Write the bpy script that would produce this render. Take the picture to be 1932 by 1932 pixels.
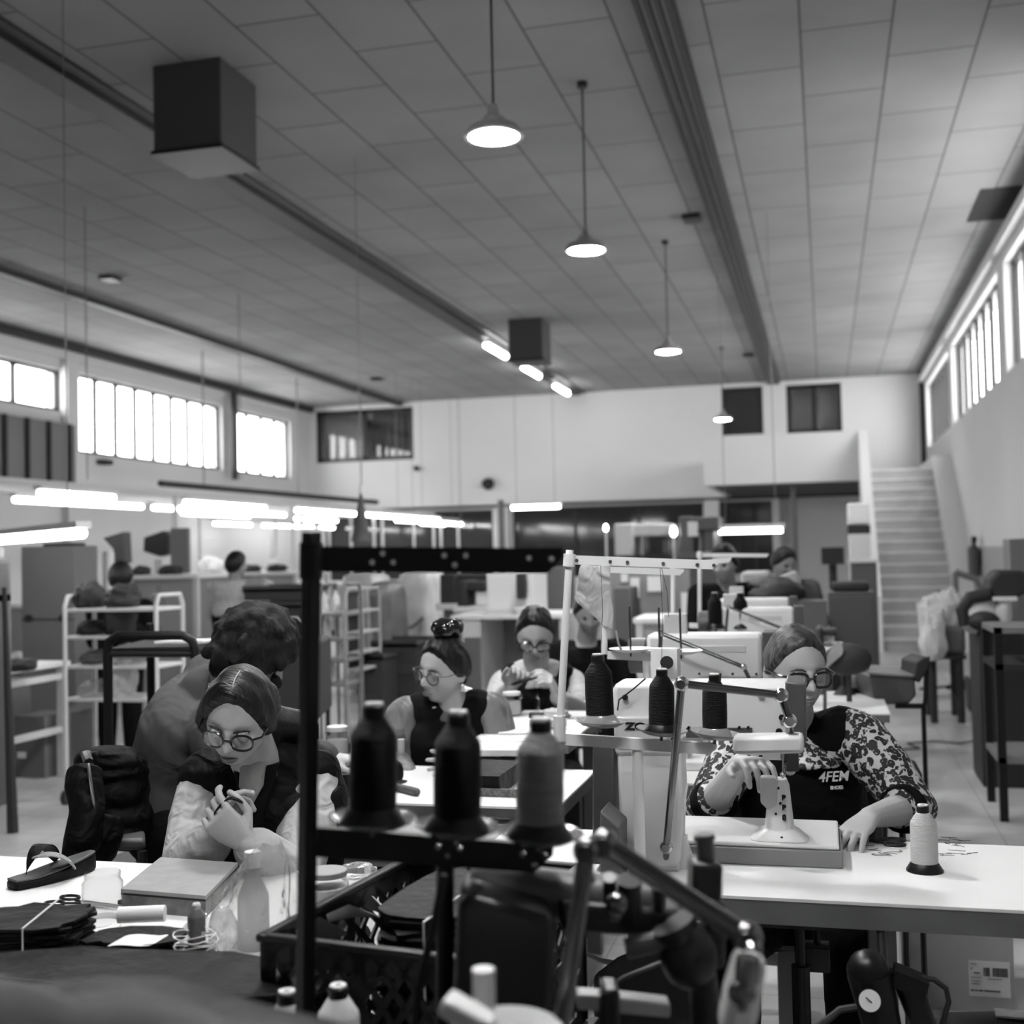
import bpy, bmesh, math, random
from mathutils import Vector as V, Matrix, Quaternion, noise
for o in list(bpy.data.objects): bpy.data.objects.remove(o)
S = bpy.context.scene; COL = S.collection
random.seed(5); PI = math.pi; R = math.radians
# ---------------------------------------------------------------- camera
FP = 2254.0
Zc = V((-.022, 1, .0342)).normalized()                 # world up, in (right, up, forward) camera terms
Yc = V((591, -64, 2254)); Yc = (Yc - Yc.dot(Zc)*Zc).normalized()
Xc = Yc.cross(Zc) * 1.0
if Xc.x < 0: Xc = -Xc
EYE = V((0, 0, 1.45))
def cw(v): return V((v.dot(Xc), v.dot(Yc), v.dot(Zc)))  # camera (right, up, fwd) -> world
rgt, upv, fwd = cw(V((1,0,0))), cw(V((0,1,0))), cw(V((0,0,1)))
cam = bpy.data.cameras.new('camera'); co = bpy.data.objects.new('camera', cam); COL.objects.link(co)
M = Matrix((rgt, upv, -fwd)).transposed().to_4x4(); M.translation = EYE
co.matrix_world = M
cam.sensor_fit = 'HORIZONTAL'; cam.sensor_width = 24; cam.lens = 28; cam.clip_start = .05; cam.clip_end = 200
cam.dof.use_dof = True; cam.dof.focus_distance = 2.6; cam.dof.aperture_fstop = 2.2
S.camera = co
def at(px, py, t=None, z=None, X=None, Y=None):
    d = fwd + rgt*((px-966)/FP) - upv*((py-966)/FP)
    if z is not None: t = (z-EYE.z)/d.z
    elif X is not None: t = X/d.x
    elif Y is not None: t = Y/d.y
    return EYE + d*t
# ---------------------------------------------------------------- light
S.view_settings.view_transform = 'Standard'; S.view_settings.look = 'None'
S.view_settings.exposure = .8; S.view_settings.gamma = 1; S.view_settings.use_curve_mapping = False
W = bpy.data.worlds.new('overcast_sky'); S.world = W; W.use_nodes = True
W.node_tree.nodes['Background'].inputs[0].default_value = (1,1,1,1)
W.node_tree.nodes['Background'].inputs[1].default_value = 6.5
def area(name, loc, rot, sx, sy, power, portal=False, spread=PI):
    l = bpy.data.lights.new(name, 'AREA'); l.shape = 'RECTANGLE'; l.size = sx; l.size_y = sy; l.energy = power; l.spread = spread
    if portal: l.cycles.is_portal = True
    o = bpy.data.objects.new(name, l); o.location = loc; o.rotation_euler = rot; COL.objects.link(o); return o
# ---------------------------------------------------------------- materials
MC = {}
def mat(name, v, rough=.6, metal=0, var=0, vs=6, bump=0, bs=40, stretch=None, emit=0, trans=0, alpha=1, spec=None, sub=0):
    if name in MC: return MC[name]
    m = bpy.data.materials.new(name); m.use_nodes = True; MC[name] = m
    n = m.node_tree; b = n.nodes['Principled BSDF']
    b.inputs['Base Color'].default_value = (v, v, v, 1); b.inputs['Roughness'].default_value = rough
    b.inputs['Metallic'].default_value = metal
    if spec is not None: b.inputs['Specular IOR Level'].default_value = spec
    if trans: b.inputs['Transmission Weight'].default_value = trans; b.inputs['IOR'].default_value = 1.3
    if alpha < 1: b.inputs['Alpha'].default_value = alpha
    if sub: b.inputs['Subsurface Weight'].default_value = sub; b.inputs['Subsurface Radius'].default_value = (.01,.01,.01)
    if emit: b.inputs['Emission Color'].default_value = (1,1,1,1); b.inputs['Emission Strength'].default_value = emit
    if var or bump:
        tc = n.nodes.new('ShaderNodeTexCoord'); mp = n.nodes.new('ShaderNodeMapping'); n.links.new(tc.outputs['Object'], mp.inputs[0])
        if stretch: mp.inputs['Scale'].default_value = stretch
    if var:
        t = n.nodes.new('ShaderNodeTexNoise'); t.inputs['Scale'].default_value = vs; t.inputs['Detail'].default_value = 5
        n.links.new(mp.outputs[0], t.inputs[0]); r = n.nodes.new('ShaderNodeMapRange')
        r.inputs[1].default_value = .25; r.inputs[2].default_value = .75
        r.inputs[3].default_value = max(0, v*(1-var)); r.inputs[4].default_value = v*(1+var)
        n.links.new(t.outputs[0], r.inputs[0]); n.links.new(r.outputs[0], b.inputs['Base Color'])
    if bump:
        t = n.nodes.new('ShaderNodeTexNoise'); t.inputs['Scale'].default_value = bs; t.inputs['Detail'].default_value = 3
        n.links.new(mp.outputs[0], t.inputs[0]); u = n.nodes.new('ShaderNodeBump'); u.inputs['Strength'].default_value = bump; u.inputs['Distance'].default_value = .02
        n.links.new(t.outputs[0], u.inputs['Height']); n.links.new(u.outputs[0], b.inputs['Normal'])
    return m
def nd(m, t, **k):
    n = m.node_tree.nodes.new(t)
    for a, b in k.items():
        if a.startswith('i'): n.inputs[int(a[1:])].default_value = b
        else: setattr(n, a, b)
    return n
# ---------------------------------------------------------------- mesh builder
class MB:
    def __init__(s): s.b = bmesh.new()
    def add(s, vs, fs, M=None):
        vv = [s.b.verts.new(M @ V(p) if M else V(p)) for p in vs]
        for f in fs:
            try: s.b.faces.new([vv[i] for i in f])
            except ValueError: pass
        return s
    def box(s, c, d, rot=None, taper=1):
        x, y, z = d[0]/2, d[1]/2, d[2]/2; k = taper
        M = Matrix.Translation(V(c)) @ (rot.to_4x4() if rot else Matrix())
        return s.add([(-x*k,-y*k,z),(x*k,-y*k,z),(x*k,y*k,z),(-x*k,y*k,z),(-x,-y,-z),(x,-y,-z),(x,y,-z),(-x,y,-z)],
            [(0,1,2,3),(7,6,5,4),(0,4,5,1),(1,5,6,2),(2,6,7,3),(3,7,4,0)], M)
    def bb(s, a, b): a, b = V(a), V(b); return s.box((a+b)/2, [abs(b[i]-a[i]) for i in range(3)])
    def cyl(s, p0, p1, r0, r1=None, n=16, cap=True):
        p0, p1 = V(p0), V(p1); r1 = r0 if r1 is None else r1
        q = (p1-p0).to_track_quat('Z', 'Y'); vs = []
        for p, r in ((p0, r0), (p1, r1)):
            for i in range(n):
                a = 2*PI*i/n; vs.append(p + q @ V((r*math.cos(a), r*math.sin(a), 0)))
        fs = [(i, (i+1) % n, n+(i+1) % n, n+i) for i in range(n)]
        if cap: fs += [tuple(range(n-1, -1, -1)), tuple(range(n, 2*n))]
        return s.add(vs, fs)
    def lathe(s, prof, o=(0,0,0), n=28, q=None, M=None):      # prof [(r, z)]
        vs, fs = [], []; o = V(o); k = len(prof)
        for r, z in prof:
            for i in range(n):
                a = 2*PI*i/n; p = V((max(r, 1e-5)*math.cos(a), max(r, 1e-5)*math.sin(a), z)); vs.append(o + (q @ p if q else p))
        for j in range(k-1):
            for i in range(n): fs.append((j*n+i, j*n+(i+1) % n, (j+1)*n+(i+1) % n, (j+1)*n+i))
        return s.add(vs, fs, M)
    def tube(s, pts, r, n=8, closed=False):
        pts = [V(p) for p in pts]; k = len(pts); rs = r if isinstance(r, (list, tuple)) else [r]*k
        vs = []; nrm = None
        for i, p in enumerate(pts):
            a = pts[(i-1) % k] if (closed or i) else p; b = pts[(i+1) % k] if (closed or i < k-1) else p
            d = (b-a).normalized()
            if nrm is None: nrm = d.orthogonal().normalized()
            nrm = (nrm - nrm.dot(d)*d)
            nrm = nrm.normalized() if nrm.length > 1e-6 else d.orthogonal().normalized()
            bn = d.cross(nrm)
            for j in range(n):
                t = 2*PI*j/n; vs.append(p + (nrm*math.cos(t)+bn*math.sin(t))*rs[i])
        fs = []
        for i in range(k if closed else k-1):
            i2 = (i+1) % k
            for j in range(n): fs.append((i*n+j, i*n+(j+1) % n, i2*n+(j+1) % n, i2*n+j))
        if not closed: fs += [tuple(range(n-1, -1, -1)), tuple((k-1)*n+j for j in range(n))]
        return s.add(vs, fs)
    def sph(s, c, r, n=16, m=10, rot=None):
        r = V((r,r,r)) if isinstance(r, (int, float)) else V(r); c = V(c); vs = []; fs = []
        for j in range(1, m):
            for i in range(n):
                t, p = PI*j/m, 2*PI*i/n; w = V((r.x*math.sin(t)*math.cos(p), r.y*math.sin(t)*math.sin(p), r.z*math.cos(t)))
                vs.append(c + (rot @ w if rot else w))
        a, b = V((0,0,r.z)), V((0,0,-r.z)); vs += [c + (rot @ a if rot else a), c + (rot @ b if rot else b)]
        for j in range(m-2):
            for i in range(n): fs.append((j*n+i, (j+1)*n+i, (j+1)*n+(i+1) % n, j*n+(i+1) % n))
        T, B = len(vs)-2, len(vs)-1
        for i in range(n): fs += [(T, i, (i+1) % n), (B, (m-2)*n+(i+1) % n, (m-2)*n+i)]
        return s.add(vs, fs)
    def prism(s, poly, d, M=None):                          # poly: 3-D points, extruded by vector d
        poly = [V(p) for p in poly]; d = V(d); k = len(poly)
        return s.add(poly+[p+d for p in poly], [tuple(range(k-1, -1, -1)), tuple(range(k, 2*k))]+[(i, (i+1) % k, k+(i+1) % k, k+i) for i in range(k)], M)
    def caps(s, p0, r0, p1, r1, n=14, flat=None, fk=1.0):   # tapered capsule with round ends
        p0, p1 = V(p0), V(p1); L = (p1-p0).length; q = (p1-p0).to_track_quat('Z', 'Y')
        prof = [(r0*math.sin(a), -r0*math.cos(a)) for a in [PI/2*i/5 for i in range(6)]] + [(r1*math.cos(a), L+r1*math.sin(a)) for a in [PI/2*i/5 for i in range(6)]]
        vs, fs = [], []; k = len(prof)
        for r, z in prof:
            for i in range(n):
                a = 2*PI*i/n; w = q @ V((max(r,1e-5)*math.cos(a), max(r,1e-5)*math.sin(a), z))
                if flat is not None: w = w - flat*(w.dot(flat)*(1-fk))
                vs.append(p0+w)
        for j in range(k-1):
            for i in range(n): fs.append((j*n+i, j*n+(i+1) % n, (j+1)*n+(i+1) % n, (j+1)*n+i))
        return s.add(vs, fs)
    def loft(s, secs, n=24, p=2.4):                         # secs: (centre, half-x vector, half-y vector)
        vs, fs = [], []
        for c, a, b in secs:
            c, a, b = V(c), V(a), V(b)
            for i in range(n):
                t = 2*PI*i/n; ct, st = math.cos(t), math.sin(t)
                vs.append(c + a*math.copysign(abs(ct)**(2/p), ct) + b*math.copysign(abs(st)**(2/p), st))
        for j in range(len(secs)-1):
            for i in range(n): fs.append((j*n+i, j*n+(i+1) % n, (j+1)*n+(i+1) % n, (j+1)*n+i))
        k = (len(secs)-1)*n
        return s.add(vs, fs+[tuple(range(n-1, -1, -1)), tuple(k+i for i in range(n))])
    def jitter(s, a, sc=6, seed=0):
        for v in s.b.verts: v.co += a*noise.noise_vector(v.co*sc + V((seed, 0, 0)))
        return s
    def build(s, name, m, parent=None, world=True, smooth=None, bev=0, dbl=True, solid=0, sub=0, remesh=0, smo=0):
        if dbl: bmesh.ops.remove_doubles(s.b, verts=s.b.verts, dist=1e-6)
        bmesh.ops.recalc_face_normals(s.b, faces=s.b.faces)
        if parent is not None and world:
            i = parent_matrix(parent).inverted(); s.b.transform(i)
        me = bpy.data.meshes.new(name); s.b.to_mesh(me); s.b.free()
        o = bpy.data.objects.new(name, me); COL.objects.link(o)
        if isinstance(m, str): m = MC[m]
        me.materials.append(m)
        if parent is not None: o.parent = parent
        if solid: d = o.modifiers.new('s', 'SOLIDIFY'); d.thickness = solid; d.offset = 0
        if bev: d = o.modifiers.new('b', 'BEVEL'); d.width = bev; d.segments = 2; d.limit_method = 'ANGLE'; d.angle_limit = R(40)
        if remesh: d = o.modifiers.new('r', 'REMESH'); d.mode = 'VOXEL'; d.voxel_size = remesh; d.use_smooth_shade = True
        if smo: d = o.modifiers.new('m', 'SMOOTH'); d.iterations = smo; d.factor = .5
        if sub: d = o.modifiers.new('u', 'SUBSURF'); d.levels = sub; d.render_levels = sub
        if smooth is None: smooth = True
        if smooth:
            for f in me.polygons: f.use_smooth = True
            if not remesh: 
                try: me.set_sharp_from_angle(angle=R(35))
                except Exception: pass
        return o
def parent_matrix(o):
    m = Matrix.LocRotScale(o.location, o.rotation_euler, None)
    return parent_matrix(o.parent) @ m if o.parent else m
def thing(name, label, cat, loc=(0,0,0), rz=0, group=None):
    o = bpy.data.objects.new(name, None); COL.objects.link(o); o.location = V(loc); o.rotation_euler = (0,0,rz)
    o.empty_display_size = .05; return tag(o, label, cat, group)
def tag(o, label, cat, group=None, kind=None):
    o['label'] = label; o['category'] = cat
    if group: o['group'] = group
    if kind: o['kind'] = kind
    return o
def struct(o): o['kind'] = 'structure'; return o
def dup(o, loc=None, rz=None, label=None, group=None, parent=None):
    c = o.copy(); COL.objects.link(c)
    if parent is not None: c.parent = parent
    if loc is not None: c.location = V(loc)
    if rz is not None: c.rotation_euler = (0,0,rz)
    if label: c['label'] = label
    if group: c['group'] = group
    for ch in list(o.children): dup(ch, parent=c)
    return c
# ---------------------------------------------------------------- room shell
XL, XR, YF, YB, H = -11.4, 2.0, 25.4, -5.0, 4.9
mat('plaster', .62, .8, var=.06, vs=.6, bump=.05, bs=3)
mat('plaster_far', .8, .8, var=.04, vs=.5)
mat('dado', .3, .6, var=.08, vs=1)
mat('dark_frame', .015, .4); mat('white_paint', .75, .5); mat('black_metal', .012, .35, spec=.4); mat('grey_metal', .18, .4, .3)
mat('dark_void', .02, .9)
def ceiling_mat():
    m = mat('ceiling_panels', .4, .85); n = m.node_tree; b = n.nodes['Principled BSDF']
    tc = nd(m, 'ShaderNodeTexCoord'); mp = nd(m, 'ShaderNodeMapping'); mp.inputs['Rotation'].default_value = (0,0,PI/2)
    mp.inputs['Location'].default_value = (.35, .06, 0)
    br = nd(m, 'ShaderNodeTexBrick', offset=.5, squash=1)
    br.inputs['Color1'].default_value = (.37,.37,.37,1); br.inputs['Color2'].default_value = (.41,.41,.41,1); br.inputs['Mortar'].default_value = (.13,.13,.13,1)
    br.inputs['Scale'].default_value = 1; br.inputs['Mortar Size'].default_value = .012; br.inputs['Mortar Smooth'].default_value = .6
    br.inputs['Brick Width'].default_value = 1.2; br.inputs['Row Height'].default_value = .59; br.inputs['Bias'].default_value = 0
    n.links.new(tc.outputs['Object'], mp.inputs[0]); n.links.new(mp.outputs[0], br.inputs[0])
    no = nd(m, 'ShaderNodeTexNoise'); no.inputs['Scale'].default_value = .7; no.inputs['Detail'].default_value = 4
    n.links.new(tc.outputs['Object'], no.inputs[0])
    mx = nd(m, 'ShaderNodeMix', data_type='RGBA', blend_type='MULTIPLY'); mx.inputs[0].default_value = .5
    n.links.new(br.outputs[0], mx.inputs[6]); n.links.new(no.outputs[0], mx.inputs[7]); 
    g = nd(m, 'ShaderNodeGamma'); g.inputs[1].default_value = 1
    n.links.new(mx.outputs[2], g.inputs[0]); n.links.new(g.outputs[0], b.inputs['Base Color'])
    return m
def floor_mat():
    m = mat('floor_slabs', .3, .35); n = m.node_tree; b = n.nodes['Principled BSDF']
    tc = nd(m, 'ShaderNodeTexCoord')
    br = nd(m, 'ShaderNodeTexBrick', offset=0, squash=1)
    br.inputs['Color1'].default_value = (.44,.44,.44,1); br.inputs['Color2'].default_value = (.48,.48,.48,1); br.inputs['Mortar'].default_value = (.26,.26,.26,1)
    br.inputs['Scale'].default_value = 1; br.inputs['Mortar Size'].default_value = .004; br.inputs['Mortar Smooth'].default_value = .3
    br.inputs['Brick Width'].default_value = .4; br.inputs['Row Height'].default_value = .4
    n.links.new(tc.outputs['Object'], br.inputs[0])
    no = nd(m, 'ShaderNodeTexNoise'); no.inputs['Scale'].default_value = 1.6; no.inputs['Detail'].default_value = 6; no.inputs['Roughness'].default_value = .65
    n.links.new(tc.outputs['Object'], no.inputs[0])
    r = nd(m, 'ShaderNodeMapRange', i1=.3, i2=.7, i3=.65, i4=1.25); n.links.new(no.outputs[0], r.inputs[0])
    mx = nd(m, 'ShaderNodeMix', data_type='RGBA', blend_type='MULTIPLY'); mx.inputs[0].default_value = 1
    n.links.new(br.outputs[0], mx.inputs[6]); n.links.new(r.outputs[0], mx.inputs[7]); n.links.new(mx.outputs[2], b.inputs['Base Color'])
    r2 = nd(m, 'ShaderNodeMapRange', i1=.3, i2=.7, i3=.25, i4=.5); n.links.new(no.outputs[0], r2.inputs[0]); n.links.new(r2.outputs[0], b.inputs['Roughness'])
    return m
ceiling_mat(); floor_mat()
struct(MB().bb((XL-.3, YB-.3, -.2), (XR+.3, YF+3.5, 0)).build('floor', 'floor_slabs', smooth=False))
struct(MB().bb((XL-.3, YB-.3, H), (XR+.3, YF+3.5, H+.2)).build('ceiling', 'ceiling_panels', smooth=False))
def wall(name, m, fix, a0, a1, z0, z1, t, holes, kx):
    """wall in plane x=fix (kx) or y=fix, with rectangular holes (a0, a1, z0, z1)"""
    A = sorted({a0, a1, *[h[0] for h in holes], *[h[1] for h in holes]}); Zs = sorted({z0, z1, *[h[2] for h in holes], *[h[3] for h in holes]})
    b = MB()
    for i in range(len(A)-1):
        for j in range(len(Zs)-1):
            ca, cz = (A[i]+A[i+1])/2, (Zs[j]+Zs[j+1])/2
            if any(h[0] < ca < h[1] and h[2] < cz < h[3] for h in holes): continue
            if kx: b.bb((fix, A[i], Zs[j]), (fix+t, A[i+1], Zs[j+1]))
            else: b.bb((A[i], fix, Zs[j]), (A[i+1], fix+t, Zs[j+1]))
    return struct(b.build(name, m, smooth=False))
def pY(px, X): return at(px, 1000, X=X).y
LW = [(10.9, pY(120, XL), 3.79, 4.44), (pY(150, XL), pY(422, XL), 3.19, 4.46), (pY(447, XL), pY(551, XL), 3.19, 4.46)]
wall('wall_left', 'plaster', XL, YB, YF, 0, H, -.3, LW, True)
RZ0, RZ1 = 3.32, 4.55
RW = [(20.3, 24.6, RZ0, RZ1), (14.6, 19.8, RZ0, RZ1), (9.2, 14.1, RZ0, RZ1)]
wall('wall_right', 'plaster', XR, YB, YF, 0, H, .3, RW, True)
struct(MB().bb((XR-.012, YB, 0), (XR, 21, 1.4)).build('trim_1', 'dado', smooth=False))
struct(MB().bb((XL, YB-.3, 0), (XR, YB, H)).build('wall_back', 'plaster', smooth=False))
# window frames, sills and panes
def pane_mat():
    m = mat('window_pane', 1, .1); n = m.node_tree
    for x in list(n.nodes):
        if x.type != 'OUTPUT_MATERIAL': n.nodes.remove(x)
    t = nd(m, 'ShaderNodeBsdfTransparent'); t.inputs[0].default_value = (.92,.92,.92,1); g = nd(m, 'ShaderNodeBsdfGlossy'); g.inputs[1].default_value = .02
    f = nd(m, 'ShaderNodeMixShader', i0=.05)
    n.links.new(t.outputs[0], f.inputs[1]); n.links.new(g.outputs[0], f.inputs[2])
    n.links.new(f.outputs[0], [x for x in n.nodes if x.type == 'OUTPUT_MATERIAL'][0].inputs[0])
pane_mat()
wn = 0
def window(fix, a0, a1, z0, z1, n, kx, fw=.05, m='dark_frame', th=.06, pane='window_pane'):
    global wn; wn += 1
    P = (lambda a, d, z: (fix+d, a, z)) if kx else (lambda a, d, z: (a, fix+d, z))
    e = struct(bpy.data.objects.new('window_%d' % wn, None)); COL.objects.link(e); e.location = P((a0+a1)/2, 0, z0)
    b = MB(); b.bb(P(a0, -th/2, z0), P(a1, th/2, z0+fw)); b.bb(P(a0, -th/2, z1-fw), P(a1, th/2, z1))
    for i in range(n+1):
        a = a0+(a1-a0)*i/n; w = fw if i in (0, n) else fw*1.3; a = min(max(a, a0+fw/2), a1-fw/2)
        b.bb(P(a-w/2, -th/2, z0), P(a+w/2, th/2, z1))
    b.build('window_frame', m, e, smooth=False)
    MB().bb(P(a0, -.004, z0), P(a1, .004, z1)).build('pane', pane, e, smooth=False)
    return e
for i, h in enumerate(LW): window(XL-.1, *h, [5, 8, 4, 8, 8][i], True)
for i, h in enumerate(RW): window(XR+.12, *h, 7, True)
for i, h in enumerate(LW): area('daylight_portal', (XL-.05, (h[0]+h[1])/2, (h[2]+h[3])/2), (0, -PI/2, 0), h[3]-h[2], h[1]-h[0], 1, True)
for i, h in enumerate(RW): area('daylight_portal', (XR+.05, (h[0]+h[1])/2, (h[2]+h[3])/2), (0, PI/2, 0), h[3]-h[2], h[1]-h[0], 1, True)
# far wall
def fx(px, Y=YF): return at(px, 1000, Y=Y).x
def fz(px, py, Y=YF): return at(px, py, Y=Y).z
ZM = 2.56
uw = [(fx(600), fx(783), fz(690, 870), fz(690, 772)), (fx(1368), fx(1446), fz(1407, 820), fz(1407, 730)), (fx(1491), fx(1595), fz(1543, 816), fz(1543, 724))]
low = [(fx(612), fx(930), .9, 2.42), (fx(968), fx(1328), .9, 2.42), (fx(1360), fx(1458), .9, 2.42)]
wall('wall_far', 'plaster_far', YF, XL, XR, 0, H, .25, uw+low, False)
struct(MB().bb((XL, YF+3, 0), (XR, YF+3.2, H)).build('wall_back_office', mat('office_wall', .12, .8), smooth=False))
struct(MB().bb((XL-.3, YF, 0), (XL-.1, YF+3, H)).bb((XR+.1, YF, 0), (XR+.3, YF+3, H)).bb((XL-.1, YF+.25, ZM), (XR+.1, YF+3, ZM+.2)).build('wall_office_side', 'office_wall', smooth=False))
mat('dark_glass', .03, .08, spec=.8)
window(YF+.05, *uw[0], 2, False, .09); window(YF+.05, *uw[1], 1, False, .06, pane='dark_glass'); window(YF+.05, *uw[2], 2, False, .08)
for h in low: window(YF+.08, *h, 3, False, .05, pane='dark_glass')
struct(MB().bb((fx(575), YF-.12, ZM-.04), (fx(1640), YF, ZM+.05)).build('trim_2', 'plaster_far', smooth=False))
struct(MB().bb((fx(575), YF-.14, ZM-.1), (fx(1640), YF-.02, ZM-.045)).build('trim_3', 'dark_frame', smooth=False))
# balcony and stairs
YBAL = 20.5; bx0, bx1 = at(1328, 900, Y=YBAL).x, .72
bz0, bz1 = at(1480, 911, Y=YBAL).z, at(1480, 818, Y=YBAL).z
struct(MB().bb((bx0, YBAL, bz0), (bx1, YBAL+.15, bz1)).bb((bx0, YBAL+.15, bz0), (bx0+.15, YF, bz1)).build('wall_balcony_parapet', 'plaster_far', smooth=False))
struct(MB().bb((bx0+.15, YBAL+.15, bz0-.02), (XR, YF, bz0+.16)).build('floor_balcony', mat('concrete_dark', .1, .8), smooth=False))
YS0 = 17.1; NS = 16; rise = (bz0+.16)/NS; run = (YBAL+.15-YS0)/NS
b = MB()
for i in range(NS): b.bb((.72, YS0+i*run, i*rise), (1.72, YBAL+.15, (i+1)*rise-.03))
struct(b.build('floor_stair_risers', mat('stair_riser', .5, .7, var=.15, vs=3), smooth=False))
b = MB()
for i in range(NS): b.bb((.72, YS0+i*run-.025, (i+1)*rise-.03), (1.72, YS0+(i+1)*run, (i+1)*rise))
struct(b.build('floor_stair_treads', mat('stair_tread', .8, .5, var=.15, vs=3), smooth=False))
b = MB(); b.prism([(.58, YS0-.15, 0), (.58, YS0-.15, .75), (.58, YBAL, bz1), (.58, YBAL+.3, bz1), (.58, YBAL+.3, 0)], (.14, 0, 0))
struct(b.build('wall_stair_side', 'plaster_far', smooth=False))
b = MB(); b.prism([(1.72, YS0-.2, 0), (1.72, YS0-.2, .2), (1.72, YBAL, bz0+.35), (1.72, YF, bz0+.35), (1.72, YF, 0)], (.28, 0, 0))
struct(b.build('wall_stair_kerb', 'plaster_far', smooth=False))
# ceiling beams, pipes
struct(MB().bb((-5.22, YB, H-.06), (-5.04, YF, H)).bb((-5.34, YB, H-.025), (-4.92, YF, H)).build('trim_4', mat('track_dark', .03, .5), smooth=False))
b = MB()
for dx in (-.10, -.035, .03, .095): b.bb((-.94+dx-.017, YB, H-.07), (-.94+dx+.017, YF, H-.02))
b.bb((-1.07, YB, H-.02), (-.81, YF, H))
struct(b.build('trim_5', 'track_dark', smooth=False))
b = MB()
for dx in (-.068, 0, .062): b.bb((-.94+dx-.012, YB, H-.05), (-.94+dx+.012, YF, H-.021))
struct(b.build('trim_6', 'grey_metal', smooth=False))
struct(MB().bb((-9.27, YB, H-.08), (-9.13, YF, H)).build('trim_7', 'track_dark', smooth=False))
struct(MB().bb((XL, YB, 4.62), (XL+.05, YF, 4.74)).bb((XR-.1, YB, 4.66), (XR, YF, 4.78)).build('trim_8', 'plaster', smooth=False))
struct(MB().bb((XL, YB, 4.78), (XL+.1, YF, H)).build('trim_9', 'track_dark', smooth=False))
for nme, py in (('wall_pier_1', 16.25), ('wall_pier_2', 10.4)):
    struct(MB().bb((XL, py-.15, 0), (XL+.12, py+.15, 4.62)).build(nme, 'plaster', smooth=False))
p = at(437, 745, X=XL+.15)
struct(MB().cyl((XL+.2, p.y, at(437, 905, X=XL+.15).z), (XL+.2, p.y, 4.75), .07).build('trim_10', 'dark_frame'))
p = at(1762, 700, X=XR-.06)
struct(MB().cyl((XR-.05, YF-.35, 2.75), (XR-.05, YF-.35, H), .05).build('trim_11', 'dark_frame'))
# floor marking lines
struct(MB().bb((1.17, 3, 0), (1.23, 17, .003)).build('trim_12', mat('line_paint', .42, .6, var=.3, vs=8), smooth=False))
a, c = at(0, 1485, z=0), at(420, 1330, z=0); d = (c-a).normalized(); nn = V((-d.y, d.x, 0))*.035
struct(MB().prism([a-nn, c-nn, c+nn, a+nn], (0,0,.003)).build('trim_13', 'line_paint', smooth=False))
# ceiling vents
for px, py in ((1305, 408), (208, 522), (710, 713), (1412, 668)):
    p = at(px, py, z=H); e = MB().bb((p.x-.09, p.y-.12, H-.05), (p.x+.09, p.y+.12, H)).build('smoke_detector', 'dark_frame', bev=.01)
    tag(e, {1305: 'small dark box on the ceiling beside the ribbed cable track', 208: 'small dark box on the ceiling above the long wall of windows, nearer one', 710: 'small dark box on the ceiling near the curtained office window', 1412: 'small dark box on the ceiling near the dark office window'}[px], 'detector')
p = at(1880, 385, z=H); struct(MB().bb((p.x-.22, p.y-.6, H-.01), (p.x+.2, p.y+.6, H-.002)).build('trim_14', 'dark_void', smooth=False))
# ---------------------------------------------------------------- lamps
mat('lamp_glow', 1, emit=260); mat('tube_glow', 1, emit=9)
mat('lamp_shade', .3, .4)
PX = -1.63
pend = [(6.03, 3.66), (8.55, 3.66), (13.27, 3.66), (20.66, 3.66), (3.6, 3.66)]
names = ['nearest in view', 'second from the near end', 'third, much smaller in view', 'last, in front of the dark office window']
first = None
for i, (y, z) in enumerate(pend):
    lb = 'round white pendant lamp on a long cord, ' + (names[i] if i < 4 else 'above the work tables, out of view')
    if first is None:
        e = first = thing('pendant_lamp', lb, 'lamp', (PX, y, z), 0, 'pendant lamps in a row')
        MB().lathe([(0,.11),(.03,.11),(.06,.09),(.07,.05),(.13,.04),(.155,.01),(.16,0),(.16,-.012),(.135,-.012),(.13,.02),(0,.03)]).build('lamp_shade', 'lamp_shade', e, world=False)
        MB().lathe([(0,-.02),(.06,-.022),(.11,-.012),(.134,.0),(.134,.005),(0,.005)]).build('bulb_lens', 'lamp_glow', e, world=False)
        MB().tube([(0,0,.1),(0,0,H-z-.03)], .007).cyl((0,0,H-z-.04),(0,0,H-z),.04).build('cord', 'dark_frame', e, world=False)
        MB().cyl((0,0,.09),(0,0,.16),.035,.025).build('lamp_neck', 'lamp_shade', e, world=False)
    else: dup(first, (PX, y, z), 0, lb)
# ceiling fluorescents by the cable track
for k, (px, py) in enumerate(((960,657),(1025,697),(1087,731))):
    p = at(px, py, z=H-.1)
    e = thing('ceiling_light', 'glowing tube light in the ceiling track, ' + ['just before the hanging heater box', 'just behind the hanging heater box', 'close to the far wall'][k], 'light', (-5.13, p.y, H-.1), 0, 'ceiling tube lights')
    MB().bb((-5.18, p.y-.6, H-.1), (-5.08, p.y+.6, H-.06)).build('lamp_housing', 'white_paint', e, bev=.005)
    MB().cyl((-5.13, p.y-.58, H-.13), (-5.13, p.y+.58, H-.13), .05).build('tube', mat('ceil_tube_glow', 1, emit=12), e)
# hanging heater boxes
for k, y in enumerate((7.34, 17.0)):
    e = thing('heater_box', ['big dark square heater box hanging under the near ceiling', 'smaller looking dark heater box hanging by the ceiling tube lights'][k], 'heater', (-4.18, y+.27, 4.27), 0, 'heater boxes')
    MB().bb((-4.44, y, 4.29), (-3.92, y+.54, H)).build('casing', mat('box_grey', .045, .55), e, bev=.008)
    MB().bb((-4.455, y-.015, 4.27), (-3.905, y+.555, 4.30)).build('bottom_grille', 'black_metal', e, bev=.004)
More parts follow.
